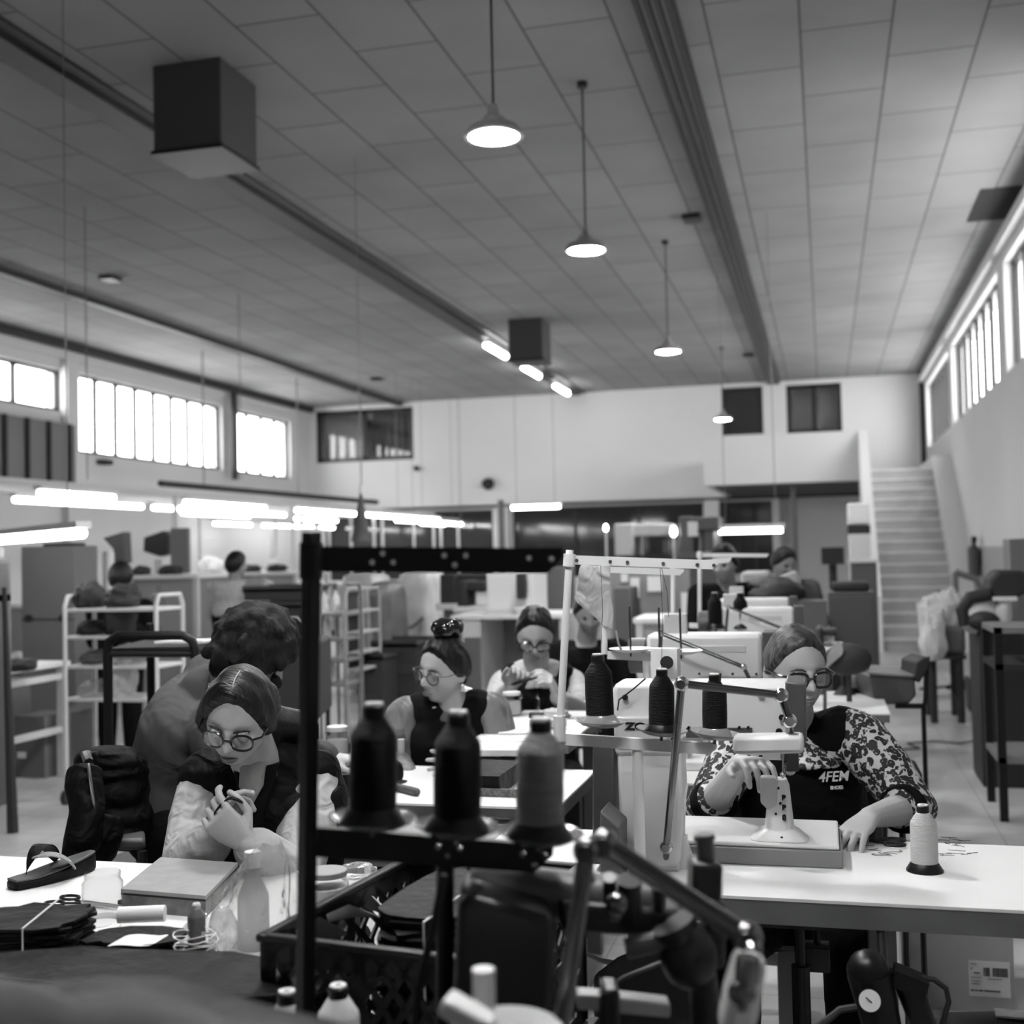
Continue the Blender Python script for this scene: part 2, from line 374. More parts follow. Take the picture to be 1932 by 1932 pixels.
# rows of bench tubes
def bench_tube(p0, p1, label, r=.03, cord=False):
    p0, p1 = V(p0), V(p1); c = (p0+p1)/2; d = (p1-p0).normalized()
    e = thing('fluorescent_lamp', label, 'light', c, 0, 'fluorescent bench lamps')
    MB().cyl(p0, p1, r, n=10).build('tube', 'tube_glow', e)
    q = d.to_track_quat('X', 'Z').to_matrix()
    MB().box(c+V((0,0,.05)), ((p1-p0).length+.06, .09, .04), q).build('lamp_housing', 'white_paint', e)
    if cord:
        for f in (.1, .9): k = p0.lerp(p1, f); MB().tube([k+V((0,0,.06)), V((k.x, k.y, H))], .004, 5).build('cord', 'grey_metal', e)
    return e
rows = [  # row start pixel, z, list of x-extents along it
 ((28, 943), 2.1, [(28,165),(170,268),(290,418),(425,537)], 'long row by the windows'),
 ((75, 930), 2.1, [(75,215),(350,500),(560,672),(690,828)], 'long middle row'),
 ((345, 968), 2.1, [(345,470),(558,635)], 'lower row by the windows'),
 ((405, 988), 2.1, [(405,473),(497,590),(605,665)], 'row deep under the windows'),
 ((748, 982), 2.1, [(748,783),(790,860),(868,930)], 'row before the far column'),
 ((780, 987), 2.1, [(795,895)], 'row lowest before the far column'),
]
ordn = ['first', 'second', 'third', 'fourth']
for (sx, sy), z, ext, nm in rows:
    p = at(sx, sy, z=z); X = p.x
    for k, (x0, x1) in enumerate(ext):
        a, c = at(x0, 1000, X=X), at(x1, 1000, X=X)
        a, c = V((X, a.y, z)), V((X, min(c.y, YF-.3), z))
        bench_tube(a, c, 'glowing fluorescent lamp, %s of the %s' % (ordn[k], nm), .028, cord=(sx == 748))
bench_tube(at(-60, 1024, z=1.62), at(155, 1006, z=1.62), 'long fluorescent lamp tilted above the grey cabinet', .03, True)
p = at(1357, 1003, Y=12.5); q = at(1476, 1004, Y=12.5); q.z = p.z
bench_tube(p, q, 'fluorescent lamp across the bench behind the sewing machines', .028, True)
p = at(966, 958, Y=19); q = at(1056, 957, Y=19); q.z = p.z
bench_tube(p, q, 'fluorescent lamp just beyond the white far column', .035, True)
# unseen strip lamps added above the frame to brighten the near benches
def strip(x0, x1, y, z, label, pw):
    e = thing('fill_lamp', label, 'light', ((x0+x1)/2, y, z))
    MB().bb((x0, y-.06, z), (x1, y+.06, z+.06)).build('lamp_housing', 'white_paint', e)
    MB().cyl((x0+.03, y, z-.02), (x1-.03, y, z-.02), .02, n=10).build('tube', mat('fill_glow%d' % pw, 1, emit=pw), e)
    for x in (x0+.1, x1-.1): MB().tube([(x, y, z+.05), (x, y, H)], .004, 5).build('cord', 'dark_frame', e)
strip(-1.9, -.6, 1.9, 2.75, 'added fill lamp above the sandal table, out of view', 60)
strip(-2.9, -1.9, 3.3, 3.5, 'added fill lamp above the work tables, out of view', 55)
strip(-.7, .1, 1.5, 2.5, 'added fill lamp above the post bed machine, out of view', 110)
area('office_fill', (.9, YF+1.6, H-.1), (0,0,0), 1.2, .3, 60); area('office_fill', (-9, YF+1.6, H-.1), (0,0,0), 1.2, .3, 40)  # unseen area lights added so the curtains in the dark office show
# ---------------------------------------------------------------- people
mat('skin', .38, .5, var=.05, vs=20, sub=.08, bump=.04, bs=120)
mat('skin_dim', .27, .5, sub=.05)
mat('eye_white', .55, .2); mat('iris', .02, .1); mat('lips', .16, .4); mat('glasses_black', .008, .2); mat('glasses_wire', .12, .25, 1)
def hair_mat(nm, v, gl=.35, dark=.3, sc=(14,90,14)):
    m = mat(nm, v, gl, spec=.3); n = m.node_tree; b = n.nodes['Principled BSDF']
    tc = nd(m, 'ShaderNodeTexCoord'); mp = nd(m, 'ShaderNodeMapping'); mp.inputs['Scale'].default_value = sc
    n.links.new(tc.outputs['Object'], mp.inputs[0]); t = nd(m, 'ShaderNodeTexNoise'); t.inputs['Scale'].default_value = 3; t.inputs['Detail'].default_value = 4
    n.links.new(mp.outputs[0], t.inputs[0]); r = nd(m, 'ShaderNodeMapRange', i1=.35, i2=.65, i3=v*dark, i4=v*1.6); n.links.new(t.outputs[0], r.inputs[0]); n.links.new(r.outputs[0], b.inputs['Base Color'])
    u = nd(m, 'ShaderNodeBump', i0=.6, i1=.01); n.links.new(t.outputs[0], u.inputs['Height']); n.links.new(u.outputs[0], b.inputs['Normal'])
    return m
hair_mat('hair_dark', .004, .38); hair_mat('hair_brown', .007, .8); hair_mat('hair_grey', .045, .35, .25)
def fold_mat(nm, v, sc=9, st=.5, rough=.85):
    m = mat(nm, v, rough, spec=.08); n = m.node_tree; b = n.nodes['Principled BSDF']; tc = nd(m, 'ShaderNodeTexCoord')
    t = nd(m, 'ShaderNodeTexNoise', i2=sc, i3=2.0); t.inputs['Distortion'].default_value = 1.2; n.links.new(tc.outputs['Object'], t.inputs[0])
    u = nd(m, 'ShaderNodeBump', i0=st, i1=.03); n.links.new(t.outputs[0], u.inputs['Height']); n.links.new(u.outputs[0], b.inputs['Normal'])
    return m
fold_mat('cloth_black', .005, 8, .5); fold_mat('cloth_light', .42, 12, .7); fold_mat('cloth_grey', .075, 6, .6); fold_mat('cloth_mid', .25, 10, .7)
fold_mat('cloth_vest', .005, 14, .6, .6); fold_mat('cloth_trouser', .006, 7, .4); fold_mat('satin_grey', .13, 8, .8, .35)
mat('shoe_dark', .02, .5)
def leopard():
    m = mat('leopard', .3, .7); n = m.node_tree; b = n.nodes['Principled BSDF']; tc = nd(m, 'ShaderNodeTexCoord')
    no = nd(m, 'ShaderNodeTexNoise', i2=30.0); n.links.new(tc.outputs['Object'], no.inputs[0])
    mx = nd(m, 'ShaderNodeMix', data_type='RGBA'); mx.inputs[0].default_value = .025
    n.links.new(tc.outputs['Object'], mx.inputs[6]); n.links.new(no.outputs[1], mx.inputs[7])
    vo = nd(m, 'ShaderNodeTexVoronoi', feature='F1'); vo.inputs['Scale'].default_value = 66; n.links.new(mx.outputs[2], vo.inputs[0])
    cr = nd(m, 'ShaderNodeValToRGB'); e = cr.color_ramp.elements; e[0].position = 0; e[0].color = (.14,.14,.14,1); e[1].position = 1; e[1].color = (.52,.52,.52,1)
    for p, c in ((.12,.14),(.17,.005),(.58,.005),(.63,.5)): q = e.new(p); q.color = (c,c,c,1)
    n.links.new(vo.outputs['Distance'], cr.inputs[0]); 
    n2 = nd(m, 'ShaderNodeTexNoise', i2=55.0); n.links.new(tc.outputs['Object'], n2.inputs[0])
    r = nd(m, 'ShaderNodeMapRange', i1=.60, i2=.63, i3=0.0, i4=1.0); n.links.new(n2.outputs[0], r.inputs[0])
    m2 = nd(m, 'ShaderNodeMix', data_type='RGBA'); n.links.new(r.outputs[0], m2.inputs[0]); n.links.new(cr.outputs[0], m2.inputs[6]); m2.inputs[7].default_value = (.5,.5,.5,1)
    n.links.new(m2.outputs[2], b.inputs['Base Color']); return m
leopard()
def G(x, s): return math.exp(-(x/s)**2)
def head_pt(x, y, z, face=True, k=1.0):
    p = V((.073*x, .093*y, .112*z))
    if z < 0: p.x *= 1-.30*(-z)**1.6; p.y += .010*(-z); 
    if z < -.2 and y < 0: p.y *= 1-.35*min(1, (-z-.2)/.6)
    if z > .3: p.x *= 1-.06*(z-.3)
    if y > 0: p.y *= 1-.06*y*y
    if face and y > .1:
        X, Z = p.x, p.z; f = min(1, (y-.1)/.3)
        nz = 0
        if -.045 < Z < .02: nz = .029*(1-max(0, (Z+.028))/.062)
        if Z <= -.028: nz = .029*max(0, 1-(-.028-Z)/.015)
        wn = .0095 if Z > -.012 else .0145
        d = nz*G(X, wn) + .004*G(X, .03)*G(Z-.027, .012)
        d += -.0145*(G(abs(X)-.030, .015)*G(Z-.003, .013)) + .007*G(abs(X)-.045, .016)*G(Z+.022, .016)
        d += .0085*G(X, .02)*(G(Z+.055, .006)+G(Z+.067, .007)) - .006*G(X, .024)*G(Z+.0605, .003)
        d += .010*G(X, .018)*G(Z+.092, .014) - .006*G(X, .02)*G(Z+.078, .008)
        d += -.0045*G(abs(X)-.027, .006)*G(Z+.045, .016)
        p.y += d*f
    return p*k
def head_frame(c, f, u, s=1):
    f = V(f).normalized(); u = V(u); u = (u-u.dot(f)*f).normalized(); x = f.cross(u)
    M = Matrix((x, f, u)).transposed().to_4x4(); M.translation = V(c); return M @ Matrix.Scale(s, 4)
def sphere_map(mb, fn, M, n=56, m=44):
    vs = []; fs = []
    for j in range(m+1):
        for i in range(n):
            t, p = PI*j/m, 2*PI*i/n; vs.append(M @ fn(math.sin(t)*math.cos(p), math.sin(t)*math.sin(p), math.cos(t)))
    for j in range(m):
        for i in range(n): fs.append((j*n+i, (j+1)*n+i, (j+1)*n+(i+1) % n, j*n+(i+1) % n))
    mb.add(vs, fs); return mb
def add_head(mb, M):
    sphere_map(mb, lambda x, y, z: head_pt(x, y, z), M, 64, 52)
    for s in (-1, 1):
        mb.sph(M @ V((s*.074, -.006, -.008)), V((.006, .016, .029)), 12, 8, (M.to_3x3().normalized() @ Matrix.Rotation(s*.35, 3, 'Z')))
def hair_shell(mb, M, line=-.08, th=.010, amp=.003, sc=(40, 8, 8), low=None, kx=.22, edge=.22):
    def fn(x, y, z):
        f = .9*z-.8*y+kx*x*x-.035*noise.noise(V((x*7, y*3, z*3))); m_ = max(0, min(1, (f-line)/edge))
        if low is not None and z < low: m_ *= max(0, 1-(low-z)/.1)
        p = head_pt(x, y, z, False); nrm = V((x/.073, y/.093, z/.112)).normalized()
        g = noise.noise(V((p.x*sc[0]*10, p.y*sc[1]*4, p.z*sc[2]*4)))
        return p + nrm*((th+g*amp)*m_**.7 - .005*(1-m_) + g*amp*.4)
    return sphere_map(mb, fn, M, 80, 50)
def hand(mb, w, F, N, T, curls=(.5,.5,.55,.6), th=(.5, .4), s=1.0, spread=.10, tdir=None):
    """w wrist, F direction to the knuckles, N the way the palm faces, T the thumb side"""
    w, F = V(w), V(F).normalized(); N = V(N); N = (N-N.dot(F)*F).normalized(); T0 = V(T); Tn = F.cross(N); Tn = Tn if Tn.dot(T0) > 0 else -Tn
    L = .085*s
    mb.loft([(w-F*.01*s, Tn*.024*s, N*.017*s), (w+F*.02*s, Tn*.029*s, N*.017*s), (w+F*.05*s, Tn*.037*s, N*.015*s), (w+F*L, Tn*.038*s, N*.011*s), (w+F*(L+.006*s), Tn*.034*s, N*.007*s)], 18, 2.6)
    ln = (.039, .043, .040, .031); 
    for k in range(4):
        off = (.029-.0195*k)*s; a = spread*(1.5-k)*.8
        d = (F*math.cos(a)+Tn*math.sin(a)).normalized(); p = w+F*(L-.006*s)+Tn*off; r = (.0093, .0095, .0091, .0081)[k]*s
        c = curls[k]; ax = d.cross(N)
        for ph, (m_, q) in enumerate(((1, 1.0), (.62, 1.2), (.5, .8))):
            d = Matrix.Rotation(c*q, 3, ax) @ d
            e = p + d*ln[k]*m_*s; mb.caps(p, r*(1-.08*ph), e, r*(.92-.1*ph), 10); p = e
    d = V(tdir).normalized() if tdir is not None else (Tn*.75+F*.6+N*.35).normalized(); p = w+F*.022*s+Tn*.018*s+N*.004*s; ax = d.cross(N)
    if ax.length < .1: ax = F
    ax.normalize(); e = p+d*.04*s; mb.caps(p, .0145*s, e, .0105*s, 10); p = e
    inw = (F*.8-Tn*.35).normalized()
    d = (d*(1-th[0])+inw*th[0]).normalized(); e = p+d*.032*s; mb.caps(p, .0105*s, e, .009*s, 10); p = e
    d = (d*(1-th[1])+(inw+N*.3).normalized()*th[1]).normalized(); mb.caps(p, .009*s, p+d*.024*s, .0075*s, 10)
TS = [(0, .155, .115), (.12, .165, .12), (.34, .138, .105), (.58, .158, .118), (.76, .172, .115), (.86, .165, .095), (.92, .125, .075), (.97, .075, .06), (1.0, .055, .052)]
def torso(mb, pel, nk, ax, g=0, bow=0, a=0, b=1.0, wide=1.0, deep=1.0, belly=0):
    pel, nk, ax = V(pel), V(nk), V(ax).normalized(); up = (nk-pel).normalized(); fr = ax.cross(up).normalized()
    secs = []
    for t, w, d in TS:
        if t < a-1e-6 or t > b+1e-6: continue
        c = pel.lerp(nk, t) - fr*bow*math.sin(PI*min(1, t*1.05)); e = belly*G(t-.28, .28)
        secs.append((c+fr*e*.5, ax*(w*wide+g+e*.3), fr*(d*deep+g+e*.5)))
    mb.loft(secs, 28, 2.3); return mb
def arm(mb, sh, el, wr, g=0, k=1.0, upto=1.0, base=None):
    sh, el, wr = V(sh), V(el), V(wr)
    if base is not None: mb.caps(V(base)-V((0,0,.03)), .048*k+g*.5, sh, .053*k+g)
    mb.caps(sh, .055*k+g, sh.lerp(el, .45), .048*k+g); mb.caps(sh.lerp(el, .45), .048*k+g, el, .038*k+g)
    e = el.lerp(wr, upto); mid = el.lerp(e, .4)
    mb.caps(el, .038*k+g, mid, .039*k+g); mb.caps(mid, .039*k+g, e, (.025+.012*(1-upto))*k+g)
    return mb
def legs(mb, hips, knees, ankles, g=0, k=1.0):
    for h, kn, an in zip(hips, knees, ankles):
        mb.caps(h, .085*k+g, kn, .056*k+g); mb.caps(kn, .056*k+g, V(kn).lerp(V(an), .4), .052*k+g); mb.caps(V(kn).lerp(V(an), .4), .052*k+g, an, .036*k+g)
    return mb
def glasses(e, M, m='glasses_black', r=.0022, w=.026, h=.021, round_=2.6, y=.098, zc=-.004, lens=True):
    b = MB()
    for s in (-1, 1):
        pts = []
        for i in range(24):
            a = 2*PI*i/24; ct, st = math.cos(a), math.sin(a)
            x = w*math.copysign(abs(ct)**(2/round_), ct); z = h*math.copysign(abs(st)**(2/round_), st)
            pts.append(M @ V((s*.0335+x, y-.010*abs(s*.0335+x)/.06, zc+z)))
        b.tube(pts, r, 6, True)
        b.tube([M @ V(q) for q in ((s*(.033+w), y-.010, zc+h*.5), (s*.074, y-.025, zc+.010), (s*.079, .0, zc+.008), (s*.078, -.02, zc-.004))], r, 6)
    b.tube([M @ V((-.0335+w, y-.001, zc+.004)), M @ V((0, y+.003, zc+.007)), M @ V((.0335-w, y-.001, zc+.004))], r, 6)
    g = b.build('glasses', m, e)
    if lens:
        b = MB()
        for s in (-1, 1): b.cyl(M @ V((s*.0335, y-.0065, zc)), M @ V((s*.0335, y-.0055, zc)), w*.9, n=20)
        b.build('lens', 'lens_glass', g)
def lens_mat():
    m = mat('lens_glass', 1, .05); n = m.node_tree
    for x in list(n.nodes):
        if x.type != 'OUTPUT_MATERIAL': n.nodes.remove(x)
    t = nd(m, 'ShaderNodeBsdfTransparent'); t.inputs[0].default_value = (.93,.93,.93,1); g = nd(m, 'ShaderNodeBsdfGlossy'); g.inputs[1].default_value = .03
    f = nd(m, 'ShaderNodeMixShader', i0=.07); n.links.new(t.outputs[0], f.inputs[1]); n.links.new(g.outputs[0], f.inputs[2])
    n.links.new(f.outputs[0], [x for x in n.nodes if x.type == 'OUTPUT_MATERIAL'][0].inputs[0])
lens_mat()
def face_bits(e, M, look=(0, 0), lid=.5, brow='hair_dark', lipw=.021):
    Q = M.to_3x3().normalized()
    for s in (-1, 1):
        c = V((s*.031, .0735, .001)); ey = MB().sph(M @ c, .0125, 16, 12).build('eye', 'eye_white', e)
        d = V((look[0], 1, look[1])).normalized(); MB().sph(M @ (c+d*.0078), V((.0062, .0062, .0062)), 12, 8).build('iris', 'iris', ey)
        # upper lid: a cap of skin over the ball
        b = MB(); vs = []; fs = []
        for j in range(7):
            for i in range(13):
                a = PI*i/12; el = PI/2 - (PI/2-.1+lid*.9)*j/6
                q = V((math.cos(a), math.sin(a), 0)); w = V((q.x*math.cos(el), q.y*math.cos(el), math.sin(el)))*.0136
                vs.append(M @ (c+w))
        for j in range(6):
            for i in range(12): fs.append((j*13+i, j*13+i+1, (j+1)*13+i+1, (j+1)*13+i))
        b.add(vs, fs).build('eyelid', 'skin', e, solid=.001)
        MB().tube([M @ V((s*x, y, z)) for x, y, z in ((.014,.0925,.0195),(.026,.0915,.0245),(.038,.086,.024),(.048,.076,.018))], [.002,.003,.0028,.0012], 6).build('eyebrow', brow, e)
    b = MB()
    b.tube([M @ V(q) for q in ((-lipw,.080,-.0615),(-lipw*.5,.0905,-.0585),(0,.0945,-.0595),(lipw*.5,.0905,-.0585),(lipw,.080,-.0615))], [.001,.0032,.0036,.0032,.001], 8)
    b.tube([M @ V(q) for q in ((-lipw,.080,-.0615),(-lipw*.5,.0895,-.065),(0,.0925,-.0665),(lipw*.5,.0895,-.065),(lipw,.080,-.0615))], [.001,.0036,.0042,.0036,.001], 8)
    b.build('lips', 'lips', e)
def yoke(e, pel, nk, ax, m, g=.026, w=.085, d=.075, drop=.07, name='neckline', fwd_=.0):
    up = (nk-pel).normalized(); fr = ax.cross(up).normalized(); b = MB(); n = 32; vs = []; fs = []
    rings = []
    for k in range(6):
        t = k/5; ring = []
        for i in range(n):
            a = 2*PI*i/n; c, s_ = math.cos(a), math.sin(a); f = max(0, s_)
            W_ = w*(1-t)+.058*t; D_ = d*(1-t)+.055*t
            z = -.055-.0*t+(.065*t) - (drop*f**1.5)*(1-t) - .02*f*t
            bul = (1-t)*f*.055
            ring.append(nk+ax*c*W_+fr*(s_*D_+bul+fwd_)+up*(z-.02*abs(c)*(1-t)))
        rings += ring
    for k in range(5):
        for i in range(n): fs.append((k*n+i, k*n+(i+1) % n, (k+1)*n+(i+1) % n, (k+1)*n+i))
    return b.add(rings, fs).build(name, m, e, solid=.006)
def vest(b, pel, nk, ax, sh, g=.02, top=.94, belly=0, reach=.66, r=.064):
    torso(b, pel, nk, ax, g, 0, 0, top, .96, 1, belly)
    for s in sh: b.caps(nk.lerp(s, .40)-V((0,0,.015)), r-.012, nk.lerp(s, reach), r)
    return b
def fig(label, loc, group=None):
    return thing('person', label, 'person', loc, 0, group)
# ---- the operator at the post bed machine
TZ = .78
def op_right():
    hc = at(1500, 1264, t=3.05); e = fig('person in glasses and black apron over leopard print sleeves at the white sewing machine', (hc.x, hc.y+.2, 0))
    pel = V((hc.x-.02, hc.y+.13, .50)); nk = V((hc.x-.01, hc.y+.10, hc.z-.155))
    ax = (rgt*.97 + fwd*.22); ax.z = 0; ax.normalize(); up = V((0,0,1))
    f = V(-fwd*.96 + rgt*.20 - V((0,0,.12))); M = head_frame(hc, f, (0,0,1) , .98)
    sl = at(1622, 1392, t=3.06); sr = at(1395, 1400, t=3.08)
    el = at(1722, 1522, t=2.93); wl = at(1640, 1542, t=2.72); er = at(1333, 1535, t=2.95); wr_ = at(1398, 1440, t=2.72)
    b = MB(); torso(b, pel, nk, ax, -.012, belly=.02); b.caps(nk-V((0,0,.03)), .058, M @ V((0, -.018, -.07)), .052)
    add_head(b, M)
    arm(b, sl, el, wl, 0, .95); arm(b, sr, er, wr_, 0, .95)
    tip = at(1592, 1600, z=TZ+.01)
    hand(b, wl, (at(1608, 1572, t=2.66)-wl), V((0,0,-1)), rgt*-1, (.25,.28,.28,.25), (.3,.3), .98, .16)
    hand(b, wr_, (at(1440, 1436, t=2.6)-wr_)*1.0, V((0,0,-1))-fwd*.2, -fwd-rgt*.0, (.45,.5,.5,.5), (.4,.3), .95, .12)
    hip = [pel+ax*s*.09 for s in (-1, 1)]; kn = [V((h.x+s*.06, h.y-.42, .54)) for s, h in zip((-1, 1), hip)]; an = [V((k.x, k.y+.06, .09)) for k in kn]
    legs(b, hip, kn, an)
    b.build('body', 'skin', e, remesh=.0028, smo=2)
    face_bits(e, M, (-.15, -.1), .55, 'hair_grey'); glasses(e, M, 'glasses_black', .0034, .0245, .019, 3.2)
    b = MB(); hair_shell(b, M, -.02, .009, .004, (6, 12, 3)); b.build('hair', 'hair_grey', e)
    # print blouse: torso collar and three-quarter sleeves
    b = MB(); torso(b, pel, nk, ax, .0, 0, 0, .93, belly=.02)
    arm(b, sl, el, wl, .018, 1, .22, nk.lerp(sl, .35)); arm(b, sr, er, wr_, .018, 1, .25, nk.lerp(sr, .35)); b.jitter(.012, 9)
    b.build('blouse', 'leopard', e, remesh=.006, smo=4)
    for p, q in ((el, wl), (er, wr_)):
        c = p.lerp(q, .27); d = (q-p).normalized(); MB().cyl(c-d*.02, c+d*.012, .060, .055, 20).build('cuff', 'cloth_black', e, bev=.003)
    yoke(e, pel, nk, ax, 'leopard', w=.105, d=.09, drop=.02, fwd_=.012)
    b = MB(); vest(b, pel, nk, ax, (sl, sr), .02, .94, .025, .72, .074)
    b.jitter(.006, 5); b.build('apron', 'cloth_black', e, remesh=.007, smo=6)
    # logo on the apron
    fr = ax.cross(up).normalized(); apr = [c for c in e.children if c.name.startswith('apron')][0]; bpy.context.view_layer.update(); dg_ = bpy.context.evaluated_depsgraph_get(); ea = apr.evaluated_get(dg_)
    ray = (at(1540, 1474, t=3.0)-EYE).normalized(); iv = ea.matrix_world.inverted(); hit = ea.ray_cast(iv @ EYE, (iv.to_3x3() @ ray).normalized()); hp = ea.matrix_world @ hit[1]; hn = hit[2].normalized()
    cv = bpy.data.curves.new('logo', 'FONT'); return_objs = []
    for txt, sz, off in (('4FEM', .036, (0, 0)), ('SHOES', .0115, (.032, -.020))):
        c = bpy.data.curves.new('logo_text', 'FONT'); c.body = txt; c.size = sz; c.extrude = .0012; c.shear = .2 if sz > .02 else 0; c.offset = .0004
        o = bpy.data.objects.new('tmp', c); COL.objects.link(o)
        dg = bpy.context.evaluated_depsgraph_get(); me = bpy.data.meshes.new_from_object(o.evaluated_get(dg)); bpy.data.objects.remove(o)
        return_objs.append((me, off))
    p0 = at(1540, 1474, t=3.0); d = (at(1540, 1474, t=3.0)-EYE).normalized()
    # sit just proud of the apron front
    n_ = (fr-V((fwd.x, fwd.y, 0))*.3).normalized(); p0 = hp+n_*.012; ux_ = V((0,0,1)).cross(n_).normalized()
    Mt = Matrix((ux_, n_.cross(ux_), n_)).transposed().to_4x4(); Mt.translation = p0
    b = MB()
    for me, off in return_objs:
        b2 = bmesh.new(); b2.from_mesh(me); b2.transform(Mt @ Matrix.Translation((off[0], off[1], 0))); tm = bpy.data.meshes.new('t'); b2.to_mesh(tm); b.b.from_mesh(tm); b2.free()
    lg = b.build('apron_logo', mat('logo_white', .8, .6), e, smooth=False); lg['label'] = 'white lettering on the chest of the apron'
    b = MB(); legs(b, hip, kn, an, .018); b.caps(hip[0], .11, hip[1], .11); b.build('trousers', 'cloth_trouser', e, remesh=.01, smo=4)
    for k in an: MB().caps(k+V((0,.03,-.045)), .04, k+V((0,-.14,-.055)), .033).build('shoe', 'shoe_dark', e)
    return e
op_right()
# ---- the seated worker with centre parting and puffer vest
def leg_set(pel, ax, fr, sep=.09, zk=.54, reach=.42, ank=.0):
    hip = [pel+ax*s*sep for s in (-1, 1)]; kn = [V((h.x, h.y, zk))+fr*reach+ax*s*.05 for s, h in zip((-1, 1), hip)]
    an = [V((k.x, k.y, .085))-fr*(.06-ank) for k in kn]; return hip, kn, an
def shoes(e, an, fr):
    for k in an: MB().caps(k+V((0,0,-.045))-fr*.03, .04, k+fr*.14+V((0,0,-.052)), .033).build('shoe', 'shoe_dark', e)
def woman_left():
    hc = at(452, 1350, t=2.66); e = fig('person with centre-parted hair, glasses and black puffer vest bent over the sandal table', (hc.x, hc.y+.25, 0))
    g = -fwd.copy(); g.z = 0; g.normalize(); ax = g.cross(V((0,0,1)))*-1; ax = (rgt.copy()); ax.z = 0; ax.normalize()
    nk = at(492, 1440, t=2.84); pel = V((nk.x+.02, nk.y, 0))-g*.16; pel.z = .52
    M = head_frame(hc, g*.84+V((0,0,-.44))+rgt*-.10, V((0,0,.9))+g*.42+rgt*.12, .95)
    sr = at(395, 1480, t=2.86); sl = at(592, 1470, t=2.9)
    er = at(348, 1628, t=2.70); wr_ = at(402, 1592, t=2.55); el = at(560, 1660, t=2.66); wl = at(468, 1592, t=2.50)
    b = MB(); torso(b, pel, nk, ax, -.012, .02); b.caps(nk-V((0,0,.03)), .058, M @ V((0, -.03, -.06)), .054); add_head(b, M)
    arm(b, sr, er, wr_, 0, .95); arm(b, sl, el, wl, 0, .95)
    hand(b, wl, at(420, 1552, t=2.49)-wl, -rgt*.3-g*.9+V((0,0,.35)), V((0,0,1))-rgt*.2, (.55,.75,.8,.85), (.55,.5), .98, .06)
    hand(b, wr_, at(412, 1548, t=2.56)-wr_, rgt*.8-g*.2, V((0,0,1))+g*.4, (.5,.8,.9,1.0), (.5,.5), .95, .05)
    fr = V((0,0,1)).cross(ax).normalized(); fr = g
    hip, kn, an = leg_set(pel, ax, fr); legs(b, hip, kn, an)
    b.build('body', 'skin', e, remesh=.0028, smo=2)
    face_bits(e, M, (-.1, -.7), .95); glasses(e, M, 'glasses_black', .0026, .0245, .021, 2.3, zc=-.006)
    b = MB(); hair_shell(b, M, .02, .014, .004, (3, 12, 3), kx=.5)
    b.build('hair', 'hair_dark', e)
    b = MB(); p = [M @ V((.05, -.05, .02)), M @ V((.085, -.07, -.06)), sl+V((-.03,0,.12)), sl+V((-.05,0,.02))-g*-.06, sl+V((-.07,0,-.10))+g*.08]
    b.tube(p, [.05, .055, .05, .045, .02], 12)
    b.tube([M @ V((-.02, -.08, .0)), M @ V((.01, -.10, -.08)), nk-g*.07+V((0,0,.02)), nk-g*.1+V((0,0,-.1))], [.06, .06, .07, .03], 12).jitter(.01, 20)
    b.build('long_hair', 'hair_dark', e, remesh=.006, smo=2)
    b = MB(); pr = []
    for i in range(9):
        y = .055-.013*i; z = math.sqrt(max(0, 1-(y/.093)**2))*.112
        pr.append(M @ V((.002*math.sin(i), y, z+.0135)))
    b.tube(pr, .0016, 6).build('hair_parting', 'skin', e)
    # light sweatshirt
    b = MB(); torso(b, pel, nk, ax, .0, .02, 0, .93); arm(b, sr, er, wr_, .020, 1, .9, nk.lerp(sr, .4)); arm(b, sl, el, wl, .020, 1, .85, nk.lerp(sl, .4))
    for p_, q in ((er, wr_), (el, wl)):
        for t_ in (.3, .5, .68, .82): c = p_.lerp(q, t_); b.sph(c, .058-.014*t_, 12, 8)
    b.jitter(.010, 14); b.build('sweatshirt', 'cloth_light', e, remesh=.005, smo=4)
    b = MB(); vest(b, pel, nk, ax, (sl, sr), .034, .95, 0, .86, .088)
    b.caps(nk-ax*.05, .05, nk+ax*.05, .05); b.jitter(.008, 12)
    b.build('puffer_vest', 'cloth_vest', e, remesh=.007, smo=4)
    b = MB(); c = pel.lerp(nk, .80); b.loft([(c+g*.10+V((0,0,.10)), ax*.055, g*.03), (c+g*.125+V((0,0,.0)), ax*.03, g*.03), (c+g*.13-V((0,0,.08)), ax*.01, g*.025)], 16).build('shirt_front', 'cloth_black', e)
    b = MB(); b.loft([(c+g*.125+V((0,0,.115)), ax*.03, g*.03), (c+g*.155+V((0,0,.06)), ax*.028, g*.02), (c+g*.165+V((0,0,.02)), ax*.006, g*.015)], 14).build('shirt_collar', 'cloth_mid', e)
    b = MB(); c = pel.lerp(nk, .60)+ax*.06+g*.165
    b.tube([c, c+ax*.018+V((0,0,.045)), c+ax*.02+V((0,0,.0)), c+ax*.006-V((0,0,.012)), c], .0016, 6).build('vest_logo', 'logo_white', e)
    b = MB(); legs(b, hip, kn, an, .018); b.caps(hip[0], .11, hip[1], .11); b.build('trousers', 'cloth_trouser', e, remesh=.01, smo=4)
    shoes(e, an, fr)
woman_left()
